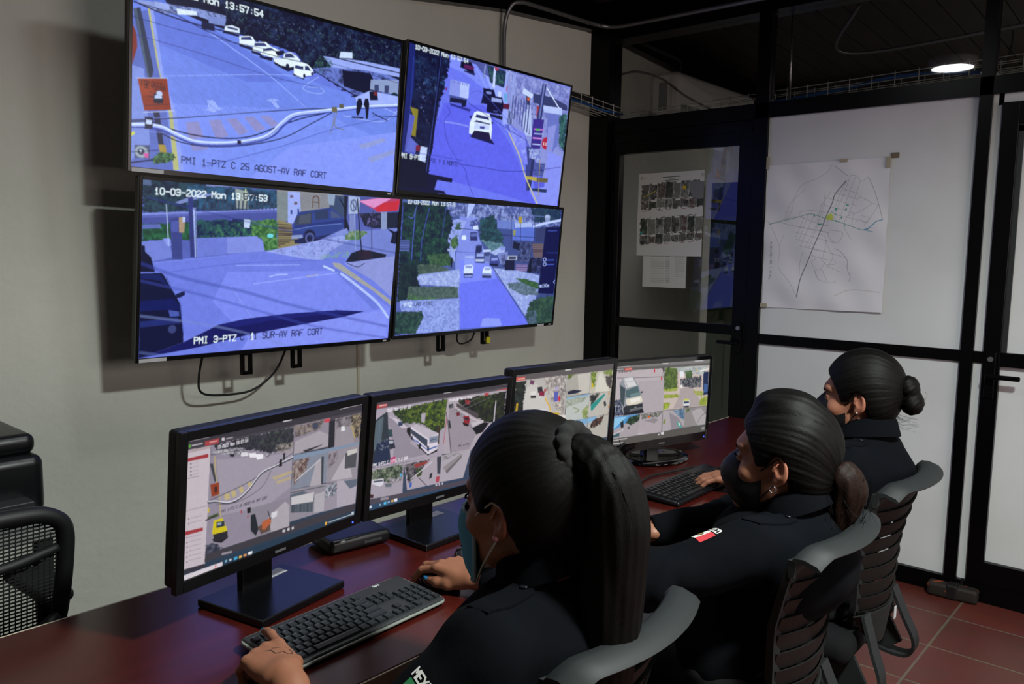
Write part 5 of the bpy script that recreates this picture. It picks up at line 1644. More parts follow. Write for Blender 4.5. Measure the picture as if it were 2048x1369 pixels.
# ================================================================ screens
m_tvb = mat('tv_black', '#08080a', .25); m_scr = mat('screen_emission', '#000000', .3, attr='emit', es=1.0, spec=.35)
m_scr2 = mat('monitor_emission', '#000000', .55, attr='emit', es=1.0, spec=.3)
m_label = mat('white_label', '#b9b9bd', .6); m_pic = mat('printed_paper', '#cccccc', .8, attr='base')
def screen_M(y, z, tilt, roll):
    return Matrix.Translation((0, y, z)) @ Matrix.Rotation(math.radians(tilt), 4, 'X') @ Matrix.Rotation(math.radians(-roll), 4, 'Y')
def frame_ring(W, H, b, bb, dep, y0):
    """bezel: outer size W+2b, H+b+bb around a picture of W x H whose bottom centre is the origin"""
    g = MB(); x0, x1 = -W / 2 - b, W / 2 + b; z0, z1 = -bb, H + b; yc = y0 + dep / 2
    g.box(((x0 + -W / 2) / 2, yc, (z0 + z1) / 2), (b, dep, z1 - z0), .0015, seg=1); g.box(((x1 + W / 2) / 2, yc, (z0 + z1) / 2), (b, dep, z1 - z0), .0015, seg=1)
    g.box((0, yc, (H + z1) / 2), (W, dep, b)); g.box((0, yc, z0 / 2), (W, dep, bb)); return g
def television(key, pose, label, res, brackets=True):
    x, y, z, tilt, yaw, roll, W = pose; H = W * 9 / 16
    t = thing('television', (x, y, z), math.radians(yaw), label, 'television', 'televisions of the video wall')
    Ms = screen_M(0, 0, tilt, roll)
    frame_ring(W, H, .011, .015, .012, -.004).obj('bezel', m_tvb, t, M=Ms)
    g = MB().box((0, .022, H / 2 - .002), (W + .018, .034, H + .022), .006).box((0, .05, H * .42), (W * .72, .05, H * .6), .02); g.obj('back_cover', mat('matte_black_plastic', '#0e0e10', .55), t, M=Ms)
    c = Canvas(*res); c.run(PIC[key]); conv_noise(c, 5, .22); c.a *= np.array([.96, 1.1, 1.03], np.float32)
    picture('screen', c, W, H, m_scr, t, Ms)
    MB().box((W / 2 - .02, -.0045, -.008), (.018, .001, .006)).obj('logo', m_label, t, M=Ms)
    mt = MB()
    for sx in (-.17, .17):
        mt.box((sx, .095, H * .45), (.035, .016, H * .9), .003)
    mt.box((0, 2.85 - y - .012, H * .45), (.5, .02, .22), .003)
    for sx in (-.17, .17): mt.tube([(sx, .1, H * .45), (sx, 2.85 - y - .02, H * .45)], .012, 8)
    mt.obj('wall_mount', m_black, t)
    return t, Ms, W, H
t, Ms, W, H = television('UL', (1.641, 2.556, 1.73, 4.649, -2.0, -.705, 1.02), 'upper left television showing an empty street with parked white cars and an orange banner', (576, 324))
MB().box((-W / 2 + .05, -.005, -.008), (.1, .001, .012)).obj('sticker', m_label, t, M=Ms)
tUR, *_ = television('UR', (2.711, 2.552, 1.732, 6.072, -1.354, -.731, 1.02), 'upper right television showing a street with a white car, trucks and a stop sign', (440, 248))
tLL, Ms, W, H = television('LL', (1.668, 2.615, 1.129, 7.953, -1.523, -.004, 1.02), 'lower left television showing a junction with a blue truck and a pink parasol', (560, 315))
MB().box((-W / 2 + .045, -.005, -.008), (.09, .001, .012)).obj('sticker', m_label, tLL, M=Ms)
tLR, Ms, W, H = television('LR', (2.747, 2.612, 1.135, 5.689, -2.066, .417, 1.02), 'lower right television showing a long road with cars between trees', (440, 248))
MB().box((W / 2 - .09, -.005, -.008), (.05, .001, .011)).obj('sticker', m_label, tLR, M=Ms)
# bracket ends, plug and loose cables under the televisions
bpy.context.view_layer.update()
def keep(o, par): o.parent = par; o.matrix_parent_inverse = par.matrix_world.inverted(); return o
def bracket(x, z, par, yel=False):
    g = MB().box((-.016, 0, 0), (.01, .02, .085), .002).box((.016, 0, 0), (.01, .02, .085), .002).box((0, 0, .036), (.04, .02, .012), .002).box((0, 0, -.036), (.04, .02, .012), .002)
    o = g.obj('bracket_end', m_black); o.location = (x, 2.70, z); keep(o, par)
    if yel: y_ = MB().box((.012, -.012, -.022), (.026, .01, .034), .002).obj('yellow_tag', mat('yellow_tag', '#c9c22a', .5), o)
bracket(2.575, 1.075, tLR); bracket(2.87, 1.088, tLR, True); bracket(1.585, 1.068, tLL); bracket(1.80, 1.073, tLL)
keep(MB().tube(catmull([(1.42, 2.69, 1.15), (1.41, 2.72, 1.03), (1.44, 2.75, .965), (1.56, 2.77, .945), (1.66, 2.77, .955), (1.74, 2.75, 1.02), (1.77, 2.70, 1.14)], 8), .0042, 8).obj('cable', MATS['black_rubber'], smooth=True), tLL)
keep(MB().tube(catmull([(2.67, 2.68, 1.15), (2.68, 2.70, 1.08), (2.73, 2.72, 1.055), (2.79, 2.71, 1.075), (2.80, 2.69, 1.15)], 8), .004, 8).obj('cable', MATS['black_rubber'], smooth=True), tLR)

DZ = .75
m_mon = mat('monitor_black', '#0a0a0c', .32); m_monb = mat('brushed_black_base', '#0c0d10', .2, .2, bump=[(40, .12, .002, (1, 14, 1))]); m_gloss = mat('gloss_black', '#060608', .06, coat=1)
m_led = mat('blue_led', '#2040ff', .4, emit='#3c50ff', es=3)
def monitor(key, pose, label, res, base='slab', fr=(.017, .024), byaw=0):
    x, y, z, tilt, yaw, roll, W = pose; H = W * 9 / 16
    t = thing('monitor', (x, y, DZ), math.radians(yaw), label, 'monitor', 'monitors on the red desk')
    Ms = screen_M(0, z - DZ, tilt, roll); mm = m_gloss if base == 'oval' else m_mon
    frame_ring(W, H, fr[0], fr[1], .014, -.004).obj('bezel', mm, t, M=Ms)
    MB().box((0, .022, H / 2), (W + .03, .03, H + .034), .008).box((0, .045, H * .5), (W * .5, .03, H * .6), .014).obj('back_cover', m_plm, t, M=Ms)
    c = Canvas(*res); c.run(PIC[key]); conv_noise(c, 9, .10)
    picture('screen', c, W, H, m_scr2, t, Ms)
    MB().box((0, -.0045, -fr[1] * .55), (.03, .001, .005)).obj('logo', mat('dim_logo', '#5c5c60', .4), t, M=Ms)
    MB().box((W / 2 - .012, -.0045, -fr[1] * .62), (.004, .001, .004)).obj('power_light', m_led, t, M=Ms)
    if base == 'slab':
        MB().box((0, .075, .115), (.085, .018, .23), .004).box((0, .055, z - DZ + .06), (.09, .05, .09), .006).obj('stand', m_mon, t)
        Mb = Matrix.Rotation(byaw, 4, 'Z')
        MB().box((0, .02, .009), (.235, .19, .016), .003, seg=1).obj('base', m_monb, t, M=Mb)
        MB().box((.055, .085, .0176), (.07, .03, .0008)).obj('sticker', m_label, t, M=Mb)
    else:
        MB().box((0, .055, .075), (.075, .03, .15), .008).obj('stand', m_gloss, t)
        g = MB().lathe([(.001, .0), (.133, .0), (.14, .004), (.139, .011), (.128, .017), (.10, .016), (.085, .013), (.001, .013)], 56, (0, .03, 0), 1, .78); smooth_by_angle(g.obj('base', m_gloss, t), 50)
        MB().box((.05, .06, .0142), (.06, .02, .0006)).obj('sticker', m_label, t)
    return t
monitor('M1', (.919, 1.45, .872, 4.641, 11.096, -.574, .476), 'nearest monitor, with a list panel at its left and a yellow car in the picture', (448, 252), byaw=.0)
monitor('M2', (1.433, 1.505, .863, 5.163, 1.105, -1.041, .476), 'second monitor, showing a white bus beside green trees', (400, 225))
monitor('M3', (1.984, 1.529, .866, 3.439, -2.036, -.884, .476), 'third monitor, mostly hidden behind the nearest operator, with six small street views', (320, 180))
monitor('M4', (2.514, 1.487, .832, 1.085, -11.295, -.839, .49), 'farthest monitor, with an oval glossy base and a silver van in the picture', (340, 191), base='oval', fr=(.014, .03))

# modem / box behind monitor 2
md = thing('router', (1.225, 1.615, DZ), math.radians(-8), 'flat black box lying on the desk between the first two monitor bases', 'router')
smooth_by_angle(MB().box((0, 0, .022), (.17, .13, .034), .012, seg=3).obj('case', m_pl, md)); MB().box((.03, -.066, .02), (.05, .002, .006)).obj('front_slot', mat('dark_grey_plastic', '#2a2c2f', .4), md)
for pts, lab in (([(1.60, 1.56, .87), (1.64, 1.60, .80), (1.69, 1.63, .757), (1.80, 1.66, .756)], 'thin black cable hanging from the second monitor to the desk'),
                 ([(2.30, 1.50, .85), (2.27, 1.53, .80), (2.22, 1.50, .77), (2.1, 1.44, .757), (1.95, 1.42, .756)], 'black plug cable drooping left of the farthest monitor'),
                 ([(1.98, 1.30, .756), (2.1, 1.355, .755), (2.2, 1.375, .755), (2.3, 1.39, .755), (2.42, 1.36, .756), (2.5, 1.335, .76)], 'thin keyboard cable running in front of the oval monitor base'),
                 ([(1.98, 1.39, .756), (2.07, 1.395, .755), (2.16, 1.41, .755), (2.2, 1.43, .755), (2.26, 1.48, .756)], 'thin black cable lying behind the keyboard cable by the oval base')):
    tag(MB().tube(catmull(pts, 8), .0032 if 'thin' in lab else .005, 8).obj('cable', MATS['black_rubber'], smooth=True), lab, 'cable')

# ================================================================ keyboards and mice
m_key = mat('key_plastic', '#22262a', .42); m_key2 = mat('key_plastic_black', '#0d0e10', .35); m_trim = mat('grey_trim', '#8f938c', .4, .3)
KEYW = {}
def key_mesh(w, d, m):
    k = (round(w, 4), round(d, 4), m.name)
    if k not in KEYW:
        g = MB(); h = .0055; t = .0016
        v = [(-w / 2, -d / 2, 0), (w / 2, -d / 2, 0), (w / 2, d / 2, 0), (-w / 2, d / 2, 0), (-w / 2 + t, -d / 2 + t, h), (w / 2 - t, -d / 2 + t, h), (w / 2 - t, d / 2 - t, h), (-w / 2 + t, d / 2 - t, h)]
        v += [(-w / 2 + 2.4 * t, -d / 2 + 2.4 * t, h * .86), (w / 2 - 2.4 * t, -d / 2 + 2.4 * t, h * .86), (w / 2 - 2.4 * t, d / 2 - 2.4 * t, h * .86), (-w / 2 + 2.4 * t, d / 2 - 2.4 * t, h * .86)]
        f = [(3, 2, 1, 0), (8, 9, 10, 11)]
        for a in range(4): b = (a + 1) % 4; f += [(a, b, 4 + b, 4 + a), (4 + a, 4 + b, 8 + b, 8 + a)]
        g.add(v, f); me = g.mesh('key'); me.materials.append(m); KEYW[k] = me
    return KEYW[k]
def keyboard(x, y, rz, L, Dp, label, mk, slim, rim=None):
    t = thing('keyboard', (x, y, DZ), rz, label, 'keyboard', 'keyboards on the desk')
    th = .014; a = math.radians(4)
    M = Matrix.Translation((0, 0, .0150)) @ Matrix.Rotation(a, 4, 'X')
    smooth_by_angle(MB().box((0, 0, -.001), (L, Dp, th), .006, seg=2).obj('body', m_pl if not slim else mat('dark_grey_key_frame', '#2a2b2e', .45), t, M=M))
    for q_ in (-1, 1): MB().box((q_ * L * .4, Dp * .42, -.013), (.04, .014, .012), .003).obj('foot', m_pl, t, M=M)
    if rim:
        pts = []
        r = .014
        for cx, cy, a0 in ((L / 2 - r, Dp / 2 - r, 0), (-L / 2 + r, Dp / 2 - r, 90), (-L / 2 + r, -Dp / 2 + r, 180), (L / 2 - r, -Dp / 2 + r, 270)):
            for q in range(5): an = math.radians(a0 + q * 22.5); pts.append((cx + (r + .0015) * math.cos(an), cy + (r + .0015) * math.sin(an), -.001))
        MB().tube(pts + pts[:1], .0032, 8, False).obj('rim', rim, t, True, M=M)
    u = (L - .012) / 22.6; rows = []
    R1 = [1, None, 1, 1, 1, 1, None, 1, 1, 1, 1, None, 1, 1, 1, 1]
    pitch = (Dp - .026) / 6; n = 0
    def put(px, row, w, hh=1):
        nonlocal n
        if n >= 100: return
        o = D.objects.new('key', key_mesh(w * u - .0022, hh * pitch - .0022, mk)); COL.objects.link(o); o.parent = t
        py = -Dp / 2 + .008 + (row + hh / 2) * pitch
        o.matrix_local = M @ Matrix.Translation((-L / 2 + .006 + (px + w / 2) * u, py, th / 2 - .0015)); n += 1
    for row, ws in enumerate([[1.25, 1.25, 1.25, 6.25, 1.25, 1.25, 1.25, 1.25], [1.25, 1] + [1] * 10 + [2.75], [1.75] + [1] * 11 + [2.25], [1.5] + [1] * 12 + [1.5], [1] * 13 + [2], [1.15] * 13]):
        px = 0
        for w in ws: put(px, row, w); px += w
    for row in (0, 3, 4):
        for k in range(3): put(15.3 + k, row, 1)
    put(16.3, 1, 1)
    for row in range(5):
        for k in range(4):
            if row == 0 and k == 1: continue
            put(18.6 + k, row, 1)
    return t, M, L, Dp
kb1, M_, L_, Dp_ = keyboard(.943, 1.243, math.radians(2.5), .392, .146, 'nearest keyboard, dark grey with a pale rim, under a hand with blue nails', m_key, True, m_trim)
mk = MB()
def stroke_text(g, st, x, y, h, wd, z=0, adv=.75, flat=None):
    for i, ch in enumerate(st):
        for s_ in GLY.get(ch, []):
            P = [(x + (i * adv + a * .62) * h, y + b * h) for a, b in s_]
            for j in range(len(P) - 1):
                (x0, y0), (x1, y1) = P[j], P[j + 1]; d = math.hypot(x1 - x0, y1 - y0) or 1; nx, ny = -(y1 - y0) / d * wd / 2, (x1 - x0) / d * wd / 2; ex, ey = (x1 - x0) / d * wd / 2, (y1 - y0) / d * wd / 2
                g.add([(x0 + nx - ex, y0 + ny - ey, z), (x1 + nx + ex, y1 + ny + ey, z), (x1 - nx + ex, y1 - ny + ey, z), (x0 - nx - ex, y0 - ny - ey, z)], [(0, 1, 2, 3)])
    return g
stroke_text(mk, 'Geni', .115, .060, .006, .0015, .0066); mk.obj('printed_mark', mat('white_print', '#d8dcdc', .5), kb1, M=M_)
keyboard(2.283, 1.232, math.radians(1.5), .44, .145, 'black keyboard with white lettering in front of the farthest monitor', m_key2, False)
keyboard(1.70, 1.30, math.radians(1), .42, .145, 'keyboard hidden behind the nearest operator, under the middle operator\'s hands', m_key2, False)
def mouse(x, y, rz, label, silver=True):
    t = thing('computer_mouse', (x, y, DZ), rz, label, 'mouse')
    g = MB().lathe([(.001, 0), (.028, 0), (.0305, .006), (.030, .016), (.026, .026), (.018, .033), (.008, .036), (.001, .0365)], 28, (0, 0, 0), 1, 1.72); g.obj('body', m_gloss, t, True)
    if silver: MB().tube([(-.0285, -.032, .018), (-.0305, 0, .02), (-.027, .03, .017)], .0022, 6).obj('side_strip', MATS['steel'], t, True)
    MB().tube([(-.0035, .03, .031), (.0035, .03, .031)], .008, 12).obj('scroll_wheel', m_plm, t, True)
mouse(1.205, 1.262, math.radians(12), 'glossy black mouse with a silver strip under the nearest operator\'s right hand')
mouse(1.335, 1.30, math.radians(-20), 'black mouse on the desk just beyond the nearest operator\'s face mask', False)

# ================================================================ papers on the partition
c = Canvas(360, 434, .693 / .575); c.run(PIC['MAP'])
for i, ch in enumerate('Tecali de Herrera'):   # written upwards along the left edge
    for s_ in GLY.get(ch, GLY.get(ch.lower(), [])):
        pts = []
        for a, b in s_: pts += [150 - b * 42, 1600 - (i * 38 + a * 26) * .83 * 1.0]
        for j in range(len(pts) // 2 - 1): c.line(pts[2 * j:2 * j + 4], 5, lin('6c6c70'))
n_ = vnoise(c.U / 230, c.V / 230, 3) * .6 + vnoise(c.U / 90, c.V / 120, 8) * .4; 
RW = Matrix.Rotation(-PI / 2, 4, 'Z')
mp_ = tag(picture('street_map', c, .586, .708, m_pic, bow=lambda X, Z: -.004 - .012 * np.exp(-((Z - .06) / .09) ** 2) * (.5 + X / .586) - .004 * np.sin(X * 17 + Z * 9) ** 2 - .003 * np.sin(Z * 30 + X * 11)),
          'large hand-drawn street map on creased white paper taped to the white board', 'map')
mp_.matrix_world = Matrix.Translation((XP - .011, 1.479, 1.238)) @ RW @ Matrix.Rotation(math.radians(-.6), 4, 'Y')
m_tape = mat('old_tape', '#a59c86', .35)
for i, (y, z, w, h, lab) in enumerate([(1.775, 1.955, .022, .06, 'yellowed tape at the upper left corner of the street map'), (1.20, 1.925, .02, .05, 'yellowed tape at the upper right corner of the street map'), (1.40, 1.945, .035, .014, 'small tape tab on the top edge of the street map'),
                                (1.76, 1.245, .035, .02, 'tape at the lower left corner of the street map'), (1.21, 1.255, .03, .03, 'tape at the lower right corner of the street map')]):
    tag(MB().box((XP - .024, y, z), (.002, w, h)).obj('tape', m_tape), lab, 'tape')
tag(MB().box((XP - .013, 1.176, 1.955), (.002, .035, .024)).obj('tape', mat('brown_tape', '#6f6352', .6)), 'brown tape scrap on the white board above the right of the map', 'tape')
c = Canvas(300, 330, 1.1); c.run(PIC['SHEET']); sh = tag(picture('photo_sheet', c, .408, .455, m_pic, bow=lambda X, Z: -.002 - .002 * np.sin(Z * 9)), 'white poster with two blocks of small camera pictures taped to the glass door', 'poster')
sh.matrix_world = Matrix.Translation((XP - .012, 2.329, 1.487)) @ RW
c = Canvas(220, 150, .7); c.run(PIC['LIST']); sh = tag(picture('printed_list', c, .275, .19, m_pic, bow=lambda X, Z: -.002 - .001 * np.sin(Z * 20)), 'small white sheet with two printed columns below the poster on the glass door', 'sheet')
sh.matrix_world = Matrix.Translation((XP - .009, 2.352, 1.312)) @ RW

# ================================================================ office chairs
m_chair = mat('charcoal_plastic', '#1b1e1f', .62, spec=.3); m_chair2 = mat('black_chair_plastic', '#100f0e', .55, spec=.3); m_seat = mat('black_seat_fabric', '#08080a', .95, spec=.2)
def back_pt(s, t):
    """chair back surface, s -1..1 across, t 0 bottom .. 1 top"""
    w = np.interp(t, [0, .08, .2, .5, .8, .95, 1.0], [.07, .12, .15, .178, .20, .203, .196])
    y = np.interp(t, [0, .25, .6, 1.0], [-.20, -.225, -.235, -.285]) + .045 * s * s
    z = .44 + .482 * t
    return np.array([s * w, y, z])
def star_base(t, m):
    g = MB()
    for k in range(5):
        an = 2 * PI * k / 5 + .3; l = MB(); c_, s_ = math.cos(an), math.sin(an)
        l.tube([(c_ * .03, s_ * .03, .10), (c_ * .16, s_ * .16, .085), (c_ * .26, s_ * .26, .068)], [.026, .02, .015], 10); l.obj('leg', m, t, True)
        cs = MB(); p = np.array([c_ * .26, s_ * .26, 0]); q = np.array([-s_, c_, 0])
        for e in (-1, 1): cs.tube([p + q * e * .008 + [0, 0, .027], p + q * e * .024 + [0, 0, .027]], .0265, 16)
        cs.tube([p + [0, 0, .03], p + [0, 0, .075]], .008, 8); cs.obj('caster', m_plm, t)
def office_chair(x, y, rz, label):
    t = thing('office_chair', (x, y, 0), rz, label, 'chair', 'office chairs of the operators')
    g = MB(); S_ = np.linspace(-.93, .93, 15)
    nsl = 9
    for i in range(nsl):   # louvred slats
        t0 = .13 + i * .087; t1 = t0 + .0855
        P = [back_pt(s, t0 - .0 * s) + [0, -.004, -.006 * (1 - s * s)] for s in S_]; Q = [back_pt(s, t1) + [0, -.012, -.006 * (1 - s * s)] for s in S_]
        g.ribbon(P, Q, [0, .005, 0])
    g.obj('slatted_back', m_chair2, t)
    rim = MB(); tt = np.concatenate([np.linspace(.10, .93, 24)]); 
    for sd in (-1, 1):
        P = [back_pt(sd, u) + [sd * -.004, -.012, 0] for u in tt]; Q = [back_pt(sd * 1, u) * [1, 1, 1] + [-sd * .028, -.018, 0] for u in tt]
        rim.ribbon(P, Q, [0, .016, 0])
    # broad rolled top band
    ss = np.linspace(-1, 1, 25); prof = [(0, .010, -.040), (0, .009, -.010), (0, -.002, .001), (0, -.020, .002), (0, -.046, -.006), (0, -.054, -.014), (0, -.050, -.018), (0, -.02, -.007), (0, -.006, -.012), (0, -.002, -.040)]
    v = []; f = []
    for s in ss:
        e = back_pt(s, .985); drop = -.022 * (max(0, abs(s) - .8) / .2) ** 1.5
        for p in prof: v.append(e + np.array([0, p[1], p[2] + drop]))
    n = len(prof)
    for i in range(len(ss) - 1):
        for k in range(n): f.append((i * n + k, i * n + (k + 1) % n, (i + 1) * n + (k + 1) % n, (i + 1) * n + k))
    f.append(list(range(n))[::-1]); f.append([(len(ss) - 1) * n + k for k in range(n)])
    rim.add(v, f)
    o = rim.obj('back_frame', m_chair, t); smooth_by_angle(o, 50)
    # lower tongue
    tg = MB(); us = np.linspace(-1, 1, 17)
    P = [np.array([s * .155, back_pt(s, .2)[1] - .016, .532 - .0 * s]) for s in us]; Q = [np.array([s * .11 * (1 - .25 * abs(s) ** 4), -.222 + .03 * s * s, .425 + .05 * s * s]) for s in us]
    tg.ribbon(P, Q, [0, .007, 0]); tg.obj('lumbar_panel', m_chair, t)
    MB().box((.105, -.226, .47), (.018, .002, .035)).obj('sticker', m_label, t)
    for sd in (-1, 1):   # J shaped bands from the back down and under the seat
        pts = catmull([(sd * .13, -.215, .54), (sd * .145, -.245, .46), (sd * .16, -.275, .385), (sd * .17, -.265, .335), (sd * .175, -.22, .318), (sd * .17, -.12, .335), (sd * .15, .02, .37), (sd * .13, .12, .40)], 6)
        b = MB(); P = [p + [-.024, 0, 0] for p in pts]; Q = [p + [.024, 0, 0] for p in pts]; T = np.gradient(pts, axis=0); T /= np.linalg.norm(T, axis=1)[:, None]
        nn = np.stack([np.zeros(len(T)), T[:, 2], -T[:, 1]], 1) * .009; b.ribbon(P, Q, -nn)
        b.prism([(-.235, .365), (-.20, .335), (-.10, .35), (.0, .378), (.0, .405), (-.16, .412), (-.20, .43)], -.006, .006, M=Matrix(((0, 0, 1), (1, 0, 0), (0, 1, 0))), o=(sd * .165, 0, 0))
        b.obj('support_band', m_chair, t)
    s = MB().box((0, .02, .447), (.46, .44, .07), .032, seg=4); smooth_by_angle(s.obj('seat', m_seat, t))
    MB().box((0, .02, .395), (.30, .30, .03), .008).tube([(0, .02, .38), (0, .02, .11)], [.028, .028], 16).obj('gas_column', m_plm, t)
    star_base(t, m_chair2)
    return t
CH = [(1.03, .925, math.radians(4), 'office chair of the nearest operator, only its grey top band and right side showing'), (1.722, .848, math.radians(3), 'slatted office chair of the middle operator, cut by the lower picture edge'),
      (2.322, .868, math.radians(1), 'slatted office chair of the farthest operator, its curled support bands above the tiles')]
for a in CH: office_chair(*a)

# mesh backed chair at the left, between the desk and the grey table
lc = thing('mesh_chair', (.41, 2.10, 0), math.radians(4), 'black mesh-backed office chair behind the left end of the desk', 'chair')
g = MB(); pts = []
for px, pz in [(0, .915), (.13, .912), (.20, .90), (.236, .865), (.24, .79), (.228, .66), (.20, .55), (.16, .50), (0, .48)]: pts.append((px, -.17 - (pz - .5) * .12, pz))
full = pts + [(-a, b, c) for a, b, c in pts[-2:0:-1]] + pts[:1]
g.tube(catmull(full, 6), .019, 10, False); g.obj('back_frame', m_plm, lc, True)
nx, nz_ = 46, 46; v = []; f = []
m_mesh = mat('black_mesh', '#0b0b0d', .8)
ms = MB()
for i in range(47):
    z = .50 + i * .0086; hw = float(np.interp(z, [.48, .55, .66, .79, .865, .915], [.12, .195, .222, .235, .23, .16])); y = -.17 - (z - .5) * .12
    ms.add([(-hw, y, z), (hw, y, z), (hw, y, z + .0042), (-hw, y, z + .0042)], [(0, 1, 2, 3)])
for i in range(40):
    x = -.23 + i * .0118; zt = .905 if abs(x) < .2 else .86; ms.add([(x, -.171, .505), (x + .003, -.171, .505), (x + .003, -.171 - (zt - .5) * .12, zt), (x, -.171 - (zt - .5) * .12, zt)], [(0, 1, 2, 3)])
mo = ms.obj('mesh_panel', m_mesh, lc)
MB().tube(catmull([(-.23, -.20, .77), (-.12, -.225, .80), (0, -.23, .81), (.12, -.225, .81), (.232, -.205, .82)], 6), .012, 8).tube(catmull([(-.235, -.19, .60), (0, -.24, .56), (.22, -.2, .66)], 8), .014, 8).obj('lumbar_bar', m_plm, lc, True)
MB().tube(catmull([(0, -.21, .81), (0, -.23, .7), (0, -.22, .5), (0, -.12, .40), (0, 0, .39)], 6), .02, 10).obj('back_post', m_plm, lc, True)
for sd in (-1, 1): MB().tube(catmull([(sd * .2, .0, .41), (sd * .27, .0, .45), (sd * .275, .0, .58), (sd * .27, .0, .64)], 6), .014, 8).box((sd * .27, .02, .655), (.07, .24, .03), .012).obj('armrest', m_plm, lc)
smooth_by_angle(MB().box((0, .06, .45), (.47, .45, .07), .03, seg=3).obj('seat', m_seat, lc))
MB().tube([(0, .05, .42), (0, .05, .11)], .026, 16).obj('gas_column', m_plm, lc); star_base(lc, m_plm)
